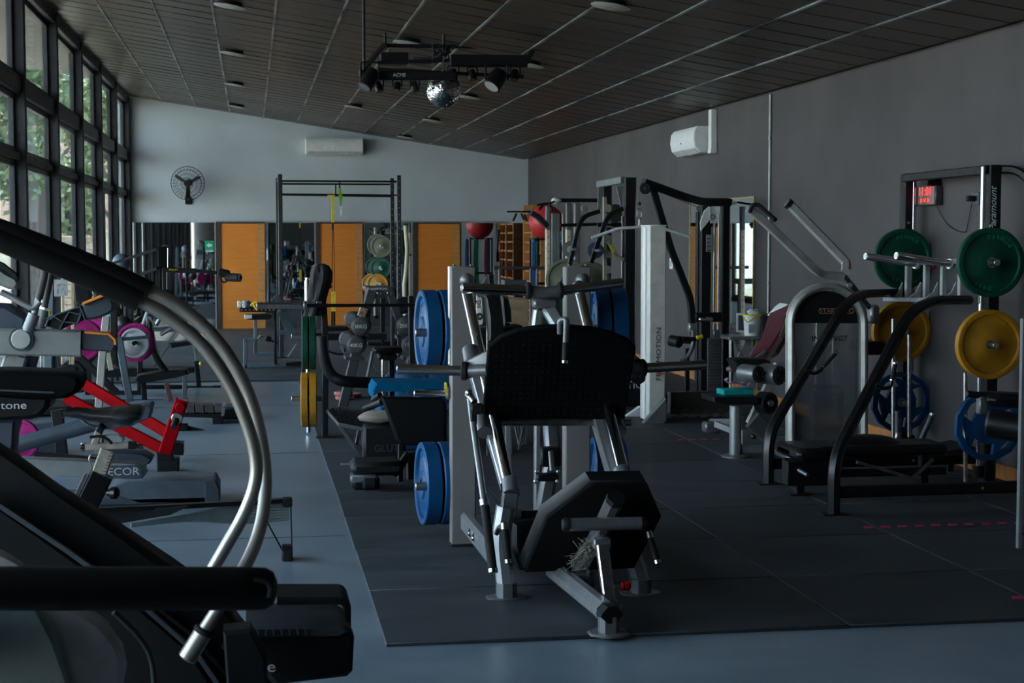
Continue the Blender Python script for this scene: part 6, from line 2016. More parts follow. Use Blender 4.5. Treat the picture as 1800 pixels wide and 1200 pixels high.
part(gs, 'green_webbing', B().prism(P([(595, 329), (599, 329), (601, 341), (603, 345), (600, 361), (598, 361), (595, 345)], 21.93), (0, .02, 0), .002), mat('lime_webbing', (.16, .50, .02), .5))
ch_ = B()
for k in range(7): ch_.tube([W(600 + 1.5 * math.cos(t_ * PI / 4) * (k % 2), 363 + 2.6 * k + 1.9 * math.sin(t_ * PI / 4), 21.93) + V((0, 0.008 * math.cos(t_ * PI / 4) * ((k + 1) % 2), 0)) for t_ in range(9)], .0035, 5, False)
part(gs, 'chain', ch_, CHR)['kind'] = 'stuff'
part(gs, 'black_loop', B().bar(P([(597, 320), (597, 330)], 21.93), .02, .02), BLK)

# plate tree by the end wall
Y = 24.5
pt = thing('plate_tree', 'plate tree holding olive, green and yellow plates near the end wall', 'plate rack', W(668, 560, Y))
c = W(672, 440, Y)
part(pt, 'post', B().bar([(c.x, Y, MATZ), (c.x, Y, W(672, 405, Y).z)], .07, .07), BLK)
part(pt, 'base', B().box((c.x, Y, MATZ + .03), (.5, .5, .05), None, .01), BLK)
for kd, px, py, dy, lab in (('olive', 664, 430, .18, 'olive plate at the top of the plate tree, turned to the viewer'), ('olive', 671, 433, .32, 'second olive plate on the front of the plate tree'),
                            ('green', 661, 470, .18, 'green plate on the plate tree, behind the brighter one'), ('green', 670, 471, .32, 'bright green plate at the front of the plate tree'),
                            ('yellow', 655, 499, .18, 'yellow plate low on the plate tree, behind its pair'), ('yellow', 664, 500, .32, 'yellow plate low on the plate tree, in front')):
    p = W(px, py, Y - dy)
    q_ = plate(kd, p, (0, 0, math.radians(72)), lab, 'plates on the plate tree by the end wall')
    q_.scale = (.8, .72, .72)
for py in (432, 470, 499):
    part(pt, 'peg', B().cyl(W(668, py, Y - .4), W(672, py, Y), .018, 12), STL)
pk = thing('foam_noodle', 'cream long foam tube leaning beside the plate tree', 'foam roller', W(716, 440, 26))
part(pk, 'tube', B().tube(P([(713, 396), (716, 440), (714, 475), (711, 500), (713, 590)], 26), .035, 12), CREAM)
part(pk, 'dark_end', B().cyl(W(713, 588, 26), W(713, 594, 26), .04, 12), RUB)

# ---------------------------------------------------------------- grey benches near the far doors
Y = 20.4
gb_ = thing('scott_curl_bench', 'grey framed bench with dark pad in front of the first orange door', 'bench', W(440, 640, Y))
gfm = BLGR
g = G(431, 647, MATZ)
yb_ = g.y
R(gb_, 'end_frame', gfm, [(431, 596), (431, 646)], yb_, 7, .05)
R(gb_, 'end_frame', gfm, [(431, 597), (449, 597)], yb_, 6, .05)
R(gb_, 'base_beam', gfm, [(431, 643), (500, 640), (528, 638, yb_ + .4)], yb_, 7, .05)
R(gb_, 'seat_post', gfm, [(449, 562), (449, 622)], yb_ + .1, 6, .05)
S(gb_, 'bench_pad', VIN, [(431, 553), (477, 552), (477, 559), (470, 562), (438, 562), (430, 559)], yb_ - .1, .3, .012)
S(gb_, 'pale_pad_end', WHT, [(429, 553), (443, 553), (443, 560), (430, 560)], yb_ - .115, .02, .004)  # white slab at one end of the pad
R(gb_, 'floor_foot', gfm, [(450, 622), (490, 621)], yb_ + .4, 6, .05)
R(gb_, 'incline_support', gfm, [(494, 545), (508, 575), (518, 595)], yb_ + .3, 16, .05)
R(gb_, 'upper_incline', DGR, [(486, 520), (500, 548)], yb_ + .3, 10, .06)
R(gb_, 'mid_frame', gfm, [(484, 584), (503, 584)], yb_ + .3, 7, .05)
R(gb_, 'mid_frame', gfm, [(486, 584), (487, 618)], yb_ + .3, 5, .05)
R(gb_, 'light_strut', SIL, [(506, 628), (522, 605)], yb_ + .2, 3, .03)
R(gb_, 'light_strut', SIL, [(497, 632), (527, 632)], yb_ + .2, 3, .03)
T(gb_, 'foot_roller', RUB, [(468, 594), (476, 597)], yb_ + .2, 5)
T(gb_, 'roller_arm', BLK, [(474, 597), (488, 603)], yb_ + .2, 2)
T(gb_, 'curved_hook', SIL, [(453, 596), (458, 590), (466, 591)], yb_ + .2, 1.5)
dt = thing('dumbbell_tray', 'perforated dark tray with small white dumbbells in front of the orange door', 'tray', W(450, 545, 20.1))
S(dt, 'tray_shelf', BLK, [(421, 540), (487, 541), (487, 549), (421, 548)], 20.1, .3, .004)
hb = B()
for k in range(9): hb.box(W(425 + 7 * k, 544.5, 20.09), (.022, .006, .022))
part(dt, 'tray_hole', hb, mat('hole_wood_tone', (.30, .14, .05), .6))['kind'] = 'stuff'
R(dt, 'tray_post', BLK, [(484, 548, 20.3), (484, 640, 20.3)], 20.3, 5, .05)
for k, (px, m_, lab) in enumerate(((421, WHT, 'white hex dumbbell at the outer end of the perforated tray'), (429, WHT, 'white hex dumbbell second from the end of the tray'), (437, BLUE, 'small blue dumbbell on the perforated tray'))):
    t = thing('small_dumbbell', lab, 'dumbbell', W(px, 536, 20.1), 'small dumbbells on the tray')
    for dz in (532, 537.5):
        part(t, 'dumbbell_head', B().lathe([(0, -.02), (.022, -.02), (.028, -.01), (.028, .02), (.02, .03), (0, .03)], W(px, dz, 20.05), (0, -1, 0), 8), m_)
    part(t, 'handle', B().cyl(W(px, 535, 20.05), W(px, 535, 20.2), .01, 10), CHR)
fb2 = thing('flat_bench', 'low dark flat bench before the middle orange door', 'bench', W(600, 600, 21.5))
S(fb2, 'bench_pad', VIN, [(566, 574), (612, 574), (614, 582), (566, 582)], 21.3, .4, .01)
S(fb2, 'long_pad', VIN, [(566, 586), (680, 586), (680, 597), (566, 598)], 20.6, .3, .01)
for px in (572, 672): R(fb2, 'bench_leg', BLK, [(px, 596), (px, 641 if px == 572 else 636)], 20.7, 4, .05)
T(fb2, 'curved_handle', BLK, [(566, 604), (580, 618), (602, 622), (606, 612)], 20.4, 2, sp=True)
R(fb2, 'silver_strut', SIL, [(598, 608), (606, 622)], 20.3, 3, .03)

gl_ = thing('floor_line', 'green floor line along the foot of the first orange door', 'floor line', (-.4, 28.8, MATZ))
part(gl_, 'green_stripe', B().box((-.3, 28.7, .004), (.55, .12, .006)), mat('green_line', (.10, .30, .10), .6))
part(gl_, 'pink_stripe', B().box((.25, 28.7, .004), (.5, .12, .006)), mat('pink_line', (.35, .18, .17), .6))
# ---------------------------------------------------------------- exercise machine nearest the viewer
AR = thing('cross_trainer', 'dark cross trainer nearest the viewer with curved chrome arms and foam grips', 'cross trainer', W(330, 1150, 4.2) - V((.3, 0, .48)))
AR.location.z = 0.0
tA = P([(243, 527, 4.35), (300, 560, 4.35), (355, 606, 4.35), (402, 672, 4.35), (432, 738, 4.35), (449, 800, 4.35), (448, 850, 4.35), (428, 905, 4.35), (398, 958, 4.35), (368, 1010, 4.35), (350, 1045, 4.35)], 4.35)
tB = P([(262, 510, 4.6), (325, 545, 4.6), (385, 602, 4.6), (430, 676, 4.6), (455, 752, 4.6), (466, 830, 4.6), (464, 890, 4.55), (452, 945, 4.5), (432, 992, 4.45), (405, 1035, 4.4), (383, 1070, 4.4), (352, 1118, 4.4)], 4.6)
brz = mat('satin_nickel_tube', (.42, .385, .34), .34, .75, var=.06, scale=6)
part(AR, 'curved_arm', B().tube(spline(tA, 5), 11.5 * K(4.35), 20), brz)
part(AR, 'curved_arm', B().tube(spline(tB, 5), 11.5 * K(4.6), 20), brz)
part(AR, 'foam_grip', B().tube(spline(P([(-60, 398), (60, 448), (160, 490), (246, 530)], 4.35), 5), 19 * K(4.35), 20), GRIP)
part(AR, 'foam_grip', B().tube(spline(P([(-60, 380), (60, 424), (170, 468), (264, 511)], 4.6), 5), 17 * K(4.6), 20), GRIP)
part(AR, 'arm_socket', B().cyl(W(358, 1110, 4.4), W(328, 1158, 4.4), 17 * K(4.4), 22, .004), brz)
part(AR, 'socket_ring', B().cyl(W(361, 1104, 4.4), W(356, 1113, 4.4), 19 * K(4.4), 22, .003), RUB)
# sloping body
S(AR, 'sloping_shroud', PLA, [(-40, 770), (10, 803), (95, 864), (200, 930), (300, 996), (362, 1040), (415, 1092), (452, 1140), (472, 1200), (480, 1260), (-40, 1260)], 4.72, .16, .02)
S(AR, 'inner_shroud', DGR if False else PLA, [(-40, 870), (0, 895), (120, 975), (250, 1070), (340, 1150), (400, 1250), (-40, 1250)], 4.62, .08, .015)
part(AR, 'edge_strip', B().bar(P([(-40, 862, 4.6), (0, 888, 4.6), (120, 968, 4.6), (250, 1062, 4.6), (345, 1146, 4.6), (410, 1240, 4.6)], 4.6), .014, .02, (0, 1, 0)), DGR)
part(AR, 'edge_strip', B().bar(P([(240, 1040, 4.69), (330, 1110, 4.69), (420, 1210, 4.69)], 4.69), .008, .02, (0, 1, 0)), SILD)
S(AR, 'pale_side_panel', mat('warm_pale_shell', (.62, .59, .56), .5), [(-60, 1010), (60, 1045), (145, 1070), (185, 1100), (212, 1140), (220, 1175), (214, 1215), (-60, 1240)], 3.35, .06, .012)
S(AR, 'lower_pale_panel', mat('sage_grey_plastic', (.34, .40, .37), .5), [(-60, 1040), (60, 1062), (95, 1120), (120, 1200), (130, 1250), (-60, 1260)], 3.30, .04, .008)
S(AR, 'upper_pale_panel', MATS['warm_pale_shell'], [(-40, 960), (0, 972), (20, 984), (38, 996), (-40, 1010)], 3.38, .04, .006)
part(AR, 'dark_trim_curve', B().tube(spline(P([(200, 1075), (245, 1120), (268, 1165), (272, 1240)], 3.45), 6), .006, 8), mat('dark_green_trim', (.03, .05, .045), .4))
q = P([(-60, 1034), (200, 1034), (420, 1034), (466, 1034)], 3.0)
part(AR, 'side_handrail', B().sweep([q[0], q[1], q[2], q[3], W(480, 1034, 3.0), W(487, 1034, 3.0)], [(.040 * math.cos(2 * PI * k / 24) * (1 if True else 0), .040 * math.sin(2 * PI * k / 24)) for k in range(24)], None, True, [1, 1, 1, .97, .78, .35]), mat('soft_black_rail', (.006, .006, .006), .55, spec=.25, bump=.08, bscale=200))
part(AR, 'rail_end_inset', B().tube(fillet(P([(446, 1018), (470, 1022), (476, 1036), (472, 1050)], 2.962), .01), .004, 8), DGR)
# pedals
def pedal(poly, Y_, dep, name):
    return S(AR, name, PLA, poly, Y_, dep, .012)
pdl = pedal([(430, 1108), (600, 1104), (616, 1106), (623, 1120), (620, 1180), (610, 1190), (480, 1205), (440, 1150)], 4.5, .10, 'foot_pedal')
S(AR, 'pedal_top', DGR, [(432, 1106), (600, 1103), (612, 1110), (600, 1118), (440, 1120)], 4.49, .3, .006)
rb3 = B()
for k in range(8):
    for j in range(3):
        rb3.ball(W(440 + 14 * k, 1106 + 4 * j, 4.485), .0035, 6)
part(AR, 'pedal_stud', rb3, DGR)['kind'] = 'stuff'
q = fillet(P([(486, 1044), (600, 1044), (607, 1052), (607, 1094)], 4.9), .03)
part(AR, 'rear_pedal_rim', B().bar(q, 14 * K(4.9), .20, (0, 1, 0), .006), PLA)
S(AR, 'rear_pedal_tray', DGR, [(440, 1098), (590, 1098), (596, 1104), (440, 1106)], 4.85, .3, .004)
part(AR, 'orange_reflector', B().prism(P([(596, 1076), (601, 1074), (602, 1098), (594, 1098)], 4.80), (0, .004, 0)), mat('dull_orange', (.45, .14, .02), .5))
text(AR, 'pedal_letter', 'e', TXT, W(477, 1172, 4.495), (1, 0, 0), (0, 0, 1), .045, .001, squash=1.2)
R(AR, 'pedal_arm', BLK, [(400, 1125), (470, 1215)], 4.4, 26, .06)
S(AR, 'pedal_link_box', BLK, [(392, 1110), (440, 1105), (470, 1160), (470, 1230), (400, 1230)], 4.3, .1, .01)
part(AR, 'base_frame', B().box((W(200, 1200, 4.0).x, 4.0, .10), (1.2, .9, .20), None, .04), BLK)
part(AR, 'front_column', B().bar([W(100, 1250, 3.9), (W(100, 1250, 3.9).x, 3.9, .1)], .3, .2), BLK)
part(AR, 'grip_mast', B().bar([W(-60, 390, 4.45), W(-120, 700, 4.3), W(-80, 1200, 4.1)], .08, .1), BLK)
part(AR, 'rail_mast', B().bar([W(-55, 1034, 3.0), W(-90, 1034, 3.1), W(-90, 1250, 3.6)], .08, .08), BLK)

# ---------------------------------------------------------------- treadmill console
Y = 5.2
tc_ = thing('treadmill', 'black treadmill console and arm with white lettering behind the sloping shroud', 'treadmill', (W(-60, 800, Y).x, Y, 0))
S(tc_, 'upper_console', DEAD, [(-60, 655), (0, 652), (70, 654), (125, 658), (141, 664), (143, 675), (136, 690), (118, 700), (95, 702), (-60, 692)], Y, .2, .014)
S(tc_, 'lower_console', BLK, [(-60, 692), (60, 696), (88, 700), (86, 716), (74, 730), (55, 737), (-60, 738)], Y + .02, .18, .014)
text(tc_, 'console_lettering', 'keystone', TXT, W(2, 713, Y - .004 + .02), (1, 0, 0), (0, 0, 1), .034, .001, squash=1.25)
part(tc_, 'console_seam', B().bar(P([(-60, 683, Y - .01), (95, 690, Y - .01)], Y), .003, .006), DGR)
S(tc_, 'console_column', mat('dark_blue_grey_plastic', (.04, .055, .075), .45), [(-60, 738), (26, 738), (24, 800), (30, 812), (-60, 812)], Y + .05, .12, .01)
part(tc_, 'lower_column', B().bar([W(-20, 800, Y + .1), (W(-20, 800, Y).x, Y + .1, .1)], .12, .12), BLK)
part(tc_, 'running_deck', B().box((W(-20, 800, Y).x - .45, Y + .1, .08), (1.0, .7, .16), None, .03), BLK)

# ---------------------------------------------------------------- spin bike
Y = 5.25
sb = thing('spin_bike', 'spin bike with black saddle and scuffed beige adjustment slider', 'exercise bike', (W(190, 900, Y).x, Y, 0))
prof = [(110, 727, 4, .02), (116, 722, 6, .03), (135, 722, 9, .035), (165, 726, 11, .045), (195, 726, 13, .075), (215, 727, 16, .11), (232, 725, 17, .125), (246, 722, 13, .12), (252, 720, 6, .10)]
hv_, n_ = [], 18
for (px, py, hh, hw) in prof:
    c = W(px, py, Y)
    for j in range(n_):
        a = 2 * PI * j / n_
        hv_.append(c + V((0, hw * math.cos(a), hh * K(Y) * (math.sin(a) * (1 if math.sin(a) > 0 else 1.25)) - .004)))
fs = [(i * n_ + j, i * n_ + (j + 1) % n_, (i + 1) * n_ + (j + 1) % n_, (i + 1) * n_ + j) for i in range(len(prof) - 1) for j in range(n_)]
fs.append(tuple(range(n_))); fs.append(tuple(range((len(prof) - 1) * n_, len(prof) * n_)))
part(sb, 'saddle', B().add(hv_, fs), mat('saddle_vinyl', (.014, .014, .016), .24))
part(sb, 'saddle_clamp', B().cyl(W(172, 750, Y), W(182, 757, Y), .018, 12, .003), BLK)
part(sb, 'saddle_rail', B().tube(spline(P([(140, 735), (160, 748), (190, 752), (215, 742)], Y), 4), .0045, 8), STL)
beige = mat('scuffed_beige_steel', (.42, .38, .32), .42, .3, var=.18, scale=22)
R(sb, 'seat_stem', beige, [(176, 752), (166, 782)], Y, 12, .025)
R(sb, 'slider_bar', beige, [(150, 785), (226, 782), (240, 783)], Y, 11, .03)
R(sb, 'slider_end', PLA, [(226, 782), (238, 782)], Y - .005, 12, .035)
part(sb, 'slider_tip', B().cyl(W(236, 785, Y), W(252, 785, Y), .009, 12), BSTL)
part(sb, 'slider_cap', B().cyl(W(142, 785, Y), W(152, 785, Y), .014, 14, .003), CHR)
T(sb, 'clamp_lever', PLA, [(158, 768), (178, 766), (190, 772), (197, 780)], Y - .03, 2.6, .01)
R(sb, 'scaled_seat_tube', beige, [(190, 790), (168, 850)], Y, 26, .04)
tk_ = B()
for k in range(9):
    p = W(196 - 2.0 * k, 796 + 5.4 * k, Y - .022)
    tk_.box(p, (.010, .002, .0018))
part(sb, 'scale_tick', tk_, TXTB)['kind'] = 'stuff'
R(sb, 'black_seat_tube', BLKG, [(180, 832), (138, 918), (120, 955)], Y + .01, 40, .07)
part(sb, 'frame_edge', B().bar(P([(152, 832, Y - .02), (110, 918, Y - .02)], Y), .006, .01), STL)
part(sb, 'star_knob', B().lathe([(0, 0), (.012, 0), (.012, .01), (.02, .014), (.02, .03), (.012, .036), (0, .036)], W(190, 866, Y - .03), (.9, -.4, 0), 18), BLKG)
part(sb, 'knob_stem', B().cyl(W(182, 866, Y), W(192, 866, Y - .03), .006, 10), STL)
T(sb, 'cable_loop', BSTL, [(162, 822), (156, 806), (160, 798), (172, 800)], Y - .03, 1.5, .01)
part(sb, 'floor_frame', B().bar([W(120, 950, Y + .01), (W(60, 950, Y).x, Y + .05, .1)], .07, .07), BLK)
part(sb, 'rear_foot', B().bar([(W(60, 950, Y).x, Y - .25, .05), (W(60, 950, Y).x, Y + .3, .05)], .07, .07, (0, 0, 1)), BLK)

# ---------------------------------------------------------------- grey elliptical
Y = 9.6
el = thing('grey_elliptical', 'pale grey elliptical with orange edged arm ends and white lettering on its foot', 'elliptical trainer', (W(60, 860, Y).x, Y, 0))
lg2 = mat('satin_grey_shell', (.20, .21, .205), .36, .25, var=.05)
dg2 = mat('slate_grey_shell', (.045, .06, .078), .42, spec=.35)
R(el, 'pivot_arm', lg2, [(-60, 600), (60, 601), (143, 603)], Y, 46, .10)
S(el, 'arm_end', dg2, [(140, 583), (150, 582), (190, 586), (203, 595), (205, 606), (200, 617), (190, 618), (150, 616), (141, 614)], Y - .02, .12, .012)
part(el, 'orange_edge', B().bar(P([(150, 583), (192, 586), (203, 596), (204, 605)], Y - .01), .014, .10, (0, 1, 0), .003), ORG)
part(el, 'pivot_cap', B().lathe([(0, .03), (15 * K(Y), .028), (17 * K(Y), .018), (18 * K(Y), 0), (0, 0)], W(38, 596, Y - .055), (0, -1, 0), 36), LGR)
part(el, 'pivot_ring', B().lathe([(18 * K(Y), .0), (20.5 * K(Y), .0), (20.5 * K(Y), .018), (18 * K(Y), .018), (18 * K(Y), 0)], W(38, 596, Y - .05), (0, -1, 0), 36), dg2)
hs_ = P([(50, 578), (56, 562), (64, 540), (70, 522)], Y - .05)
part(el, 'handle_sleeve', B().tube([W(48, 582, Y - .05), W(60, 552, Y - .05)], 10 * K(Y), 18), lg2)
part(el, 'handle_stem', B().tube([W(60, 553, Y - .05), W(68, 524, Y - .05)], 5.5 * K(Y), 16), lg2)
part(el, 'handle_grip', B().tube(spline(P([(68, 525), (73, 505), (78, 480), (76, 462), (68, 452)], Y - .05), 5), 6.8 * K(Y), 16), mat('warm_dark_grip', (.05, .045, .045), .55))
part(el, 'handle_sleeve', B().tube([W(70, 580, Y + .35), W(77, 545, Y + .35)], 9 * K(Y), 16), lg2)
part(el, 'handle_grip', B().tube(spline(P([(78, 540), (84, 510), (90, 480), (92, 455)], Y + .35), 5), 6 * K(Y), 16), MATS['warm_dark_grip'])
part(el, 'fixed_handlebar', B().tube(spline(P([(2, 513), (22, 523), (42, 534), (58, 540), (70, 530)], Y - .1), 5), 5.5 * K(Y), 16), mat('dull_silver', (.27, .28, .29), .35, .5))
S(el, 'display_housing', lg2, [(-30, 455), (8, 478), (30, 492), (33, 500), (28, 509), (14, 508), (-30, 490)], Y, .25, .014)
S(el, 'display_screen', PLA, [(-20, 452), (5, 462), (30, 482), (33, 492), (27, 492), (8, 476), (-20, 462)], Y - .03, .05, .006)
S(el, 'drive_housing', mat('navy_grey_shell', (.04, .055, .08), .4), [(-40, 532), (10, 536), (48, 562), (46, 578), (-40, 582)], Y + .25, .25, .02)
R(el, 'main_leg', lg2, [(30, 624), (-10, 745)], Y + .05, 38, .10)
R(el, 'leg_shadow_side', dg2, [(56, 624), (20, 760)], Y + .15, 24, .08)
# lattice pedal arm
la = [(80, 575), (86, 558), (142, 534), (150, 560), (110, 580)]
S(el, 'pedal_lever', PLA, [(80, 573), (86, 560), (112, 548), (142, 536), (150, 562), (128, 570), (106, 580)], Y - .15, .08, .006)
lt_ = B()
for pl_ in ([(80, 560), (142, 538)], [(86, 560), (80, 574)], [(86, 559), (96, 556), (112, 566), (104, 580)], [(96, 556), (88, 562)], [(112, 565), (122, 548)], [(122, 548), (140, 552), (146, 546)], [(112, 565), (136, 568)], [(140, 538), (146, 550), (150, 562)], [(136, 568), (143, 552)]):
    lt_.bar(P(pl_, Y - .16), .009, .03, (0, 1, 0), .002)
part(el, 'honeycomb_rib', lt_, dg2)
S(el, 'upper_arm_end', dg2, [(143, 534), (185, 518), (196, 522), (201, 534), (200, 545), (190, 553), (172, 560), (150, 562), (144, 548)], Y - .17, .14, .014)
part(el, 'orange_edge', B().bar(P([(147, 533), (186, 517)], Y - .16), .016, .12, (0, 1, 0), .003), ORG)
# lower beams
T(el, 'lower_pedal_tube', dg2, [(24, 783), (90, 765), (165, 744), (215, 733)], Y - .2, 14)
S(el, 'foot_tray', dg2, [(208, 748), (214, 724), (262, 713), (267, 716), (263, 735), (230, 748), (190, 757)], Y - .3, .3, .008)
S(el, 'foot_tray_disc', LGR, [(228, 736), (230, 732), (236, 731), (239, 736), (236, 741), (230, 741)], Y - .31, .02, .002)
S(el, 'long_beam', lg2, [(15, 805), (120, 809), (240, 815), (255, 822), (258, 832), (250, 842), (235, 843), (120, 838), (60, 834)], Y - .15, .12, .012)
S(el, 'beam_lettering_plate', dg2, [(186, 819), (240, 818), (250, 824), (250, 836), (240, 841), (186, 839)], Y - .165, .02, .003)
text(el, 'beam_lettering', 'PRECOR', mat('pale_lettering', (.42, .44, .45), .5), W(205, 829.5, Y - .17), (1, 0, 0), (0, 0, 1), .062, .001, squash=1.1)
g = G(385, 886, 0)
Yb = g.y
S(el, 'base_block', mat('bluish_grey_shell', (.085, .105, .125), .38, spec=.35), [(196, 855), (222, 845), (300, 842), (375, 843), (385, 856), (386, 884), (240, 885), (196, 868)], Yb, .35, .012)
S(el, 'base_block_rear', dg2, [(360, 846), (378, 844), (386, 858), (386, 884), (360, 884)], Yb - .012, .37, .008)
S(el, 'lower_cover', dg2, [(195, 795), (250, 798), (268, 808), (262, 816), (195, 812)], Y + .3, .25, .01)
part(el, 'base_runner', B().box((W(200, 885, Yb).x, Yb + .2, .03), (W(380, 885, Yb).x - W(10, 885, Yb).x, .4, .05), None, .012), dg2)

# ---------------------------------------------------------------- red lever machine
Y = 11.55
rd = thing('red_lever_machine', 'machine with red lever bars and a red upright near the saddle', 'weight machine', (W(295, 825, Y).x, Y, 0))
R(rd, 'red_lever', RED, [(118, 656, 12.0), (200, 705, 11.9), (298, 762, 11.65)], 11.8, 19, .06)
R(rd, 'red_lever', RED, [(116, 698, 11.8), (200, 745, 11.7), (292, 792, 11.6)], 11.7, 19, .06)
R(rd, 'red_upright', RED, [(320, 702, Y - .1), (290, 796, Y - .1)], Y, 23, .07)
part(rd, 'upright_top_cap', B().box(W(322, 703, Y - .1), (.07, .06, .03), None, .006), STL)
part(rd, 'red_boss', B().lathe([(0, .02), (.03, .02), (.035, .012), (.035, 0), (0, 0)], W(317, 715, Y - .14), (0, -1, 0), 20), RED)
part(rd, 'pull_pin', B().cyl(W(310, 738, Y - .14), W(305, 750, Y - .24), .022, 16, .005), PLA)
part(rd, 'pin_flange', B().lathe([(0, .01), (.034, .01), (.04, 0), (0, 0)], W(311, 735, Y - .14), (0, -1, 0), 20), STL)
g = G(294, 830, 0)
S(rd, 'base_socket', BLK, [(275, 797), (304, 797), (304, 808), (275, 808)], g.y - .05, .14, .006)
S(rd, 'base_block', BLK, [(275, 808), (314, 808), (314, 829), (275, 829)], g.y - .06, .2, .008)
S(rd, 'rear_block', BLK, [(298, 778), (322, 780), (322, 800), (300, 800)], g.y + .5, .2, .008)
R(rd, 'floor_beam', BLK, [(258, 818), (60, 800)], g.y + .1, 14, .06)
R(rd, 'black_post', PLA, [(100, 720), (110, 806)], 11.9, 20, .06)
S(rd, 'weight_housing', DGR, [(50, 745), (98, 740), (100, 800), (50, 800)], 12.6, .2, .01)
S(rd, 'joint_box', PLA, [(98, 648), (120, 642), (134, 645), (138, 656), (98, 660)], 12.0, .12, .01)
R(rd, 'black_diagonal', BLK, [(138, 625), (205, 690)], 12.8, 12, .05)
S(rd, 'white_box', LGR, [(180, 765), (208, 764), (216, 770), (216, 778), (180, 778)], 12.6, .2, .008)

# pale posts in front of the windows
pw = thing('pale_post_machine', 'machine with a pale upright post between the pink plates', 'weight machine', (W(175, 760, 12.6).x, 12.6, 0))
R(pw, 'pale_post', mat('pale_post_paint', (.34, .33, .30), .42), [(187, 556, 12.6), (182, 600, 12.6), (173, 722, 12.6)], 12.6, 13, .05)
part(pw, 'post_cap', B().lathe([(0, -.03), (.05, -.02), (.09, .01), (.09, .02), (0, .02)], W(183, 598, 12.55), (0, 0, 1), 20), LGR)
part(pw, 'post_lower', B().bar([W(174, 720, 12.6), (W(172, 720, 12.6).x, 12.6, .0)], .055, .05), MATS['pale_post_paint'])
R(pw, 'rear_brace', MATS['aged_cream_steel'], [(190, 620), (196, 650)], 14.5, 9, .04)

# card sign and chrome rods of a tall machine near the windows
Y = 15.5
cw = thing('window_side_tower', 'weight tower by the windows with brass toned guide rods and a paper card', 'weight machine', (W(115, 700, Y).x, Y, 0))
for px, y0, y1, w_ in ((110, 470, 640, 4.5), (128, 470, 640, 6), (123, 600, 650, 3)):
    R(cw, 'guide_rod', mat('brassy_steel', (.48, .40, .28), .3, .8), [(px, y0), (px, y1)], Y, w_, .03)
cd = part(cw, 'paper_card', B().box(W(107, 506, Y - .06), (.12, .006, .155), None, .001), mat('card_grey', (.34, .35, .36), .6))
cl_ = B()
cl_.bar([W(99, 500, Y - .065), W(101, 503, Y - .065), W(105, 498, Y - .065)], .008, .002)
part(cd, 'red_tick', cl_, TXTR)
cl_ = B()
for a_, b_2 in (((111, 499), (116, 503)), ((102, 508), (101, 516)), ((113, 512), (115, 518)), ((112, 506), (108, 510))):
    cl_.bar([W(*a_, Y - .065), W(*b_2, Y - .065)], .004, .002)
part(cd, 'dark_stroke', cl_, TXTB)['kind'] = 'stuff'
R(cw, 'blue_grey_post', BLGR, [(88, 470), (84, 700)], Y + .2, 15, .08)
R(cw, 'blue_grey_post', BLGR, [(98, 560), (112, 690)], Y + .3, 10, .06)
R(cw, 'thin_chrome_post', CHR, [(73, 620), (74, 700)], Y - .1, 3, .03)
S(cw, 'stack_block', PLA, [(108, 640), (136, 634), (150, 650), (146, 690), (108, 690)], Y, .2, .01)
S(cw, 'dark_shroud', PLA, [(130, 498), (150, 492), (160, 520), (148, 545), (132, 530)], Y + .2, .2, .01)
part(cw, 'yellow_knob', B().ball(W(86, 549, Y - .1), .022, 12), YEL)
part(cw, 'base_frame', B().box((W(112, 700, Y).x, Y + .1, .05), (.5, .7, .08), None, .012), BLK)

# pink plates
for px, py, Y_, sc, lab in ((146, 597, 16.2, 1.0, 'pink plate by the windows, nearer of the pair behind the elliptical'), (165, 588, 17.0, .95, 'pink plate by the windows, farther of the pair behind the elliptical'),
                            (238, 602, 16.6, .98, 'pink plate with a smaller grey plate mounted in front'), (36, 772, 12.2, .74, 'pink plate low beside the window wall under the console')):
    p_ = plate('pink', W(px, py, Y_), (0, 0, math.radians(74)), lab, 'pink plates near the windows')
    p_.scale = (1, sc, sc)
gp2 = plate('grey', W(237, 603, 16.5), (0, 0, math.radians(74)), 'pale grey iron plate in front of the larger pink plate', 'grey iron plates')
pm_ = thing('plate_loaded_frame', 'blue grey frame carrying the pink and grey plates', 'weight machine', (W(225, 700, 16.4).x, 16.4, 0))
R(pm_, 'front_leg', BLGR, [(209, 594, 16.2), (220, 660, 16.0), (229, 706, 16.0)], 16.1, 12, .05)
R(pm_, 'top_bar', BLGR, [(212, 596, 16.2), (262, 592, 16.3)], 16.2, 6, .04)
T(pm_, 'bent_black_tube', BLKG, [(262, 556), (266, 590), (276, 630), (296, 658)], 16.6, 6, sp=True)
R(pm_, 'chrome_roller', CHR, [(262, 556, 16.5), (272, 572, 16.5)], 16.5, 4, .03)
T(pm_, 'light_grip', SIL, [(282, 588), (300, 578)], 16.6, 3.5)
T(pm_, 'light_grip', SIL, [(274, 572), (280, 562)], 16.8, 3.5)
part(pm_, 'plate_spindle', B().cyl(W(238, 602, 16.35), W(238, 602, 17.0), .02, 14), RUB)
R(pm_, 'rear_post', BLK, [(246, 600, 17.1), (246, 690, 17.1)], 17.1, 9, .05)
R(pm_, 'pink_plate_post', BLK, [(156, 590, 17.4), (156, 686, 17.4)], 17.4, 8, .06)
part(pm_, 'plate_spindle', B().cyl(W(146, 597, 16.1), W(156, 590, 17.4), .02, 12), STL)
R(pm_, 'floor_rail', BLK, [(150, 690, 17.1), (250, 690, 17.1)], 17.1, 7, .08)
T(pm_, 'diagonal_brace', BLGR, [(262, 545), (250, 580)], 17.0, 5)
R(pm_, 'olive_brace', mat('olive_paint', (.14, .14, .07), .5), [(268, 620), (285, 650)], 17.0, 7, .04)
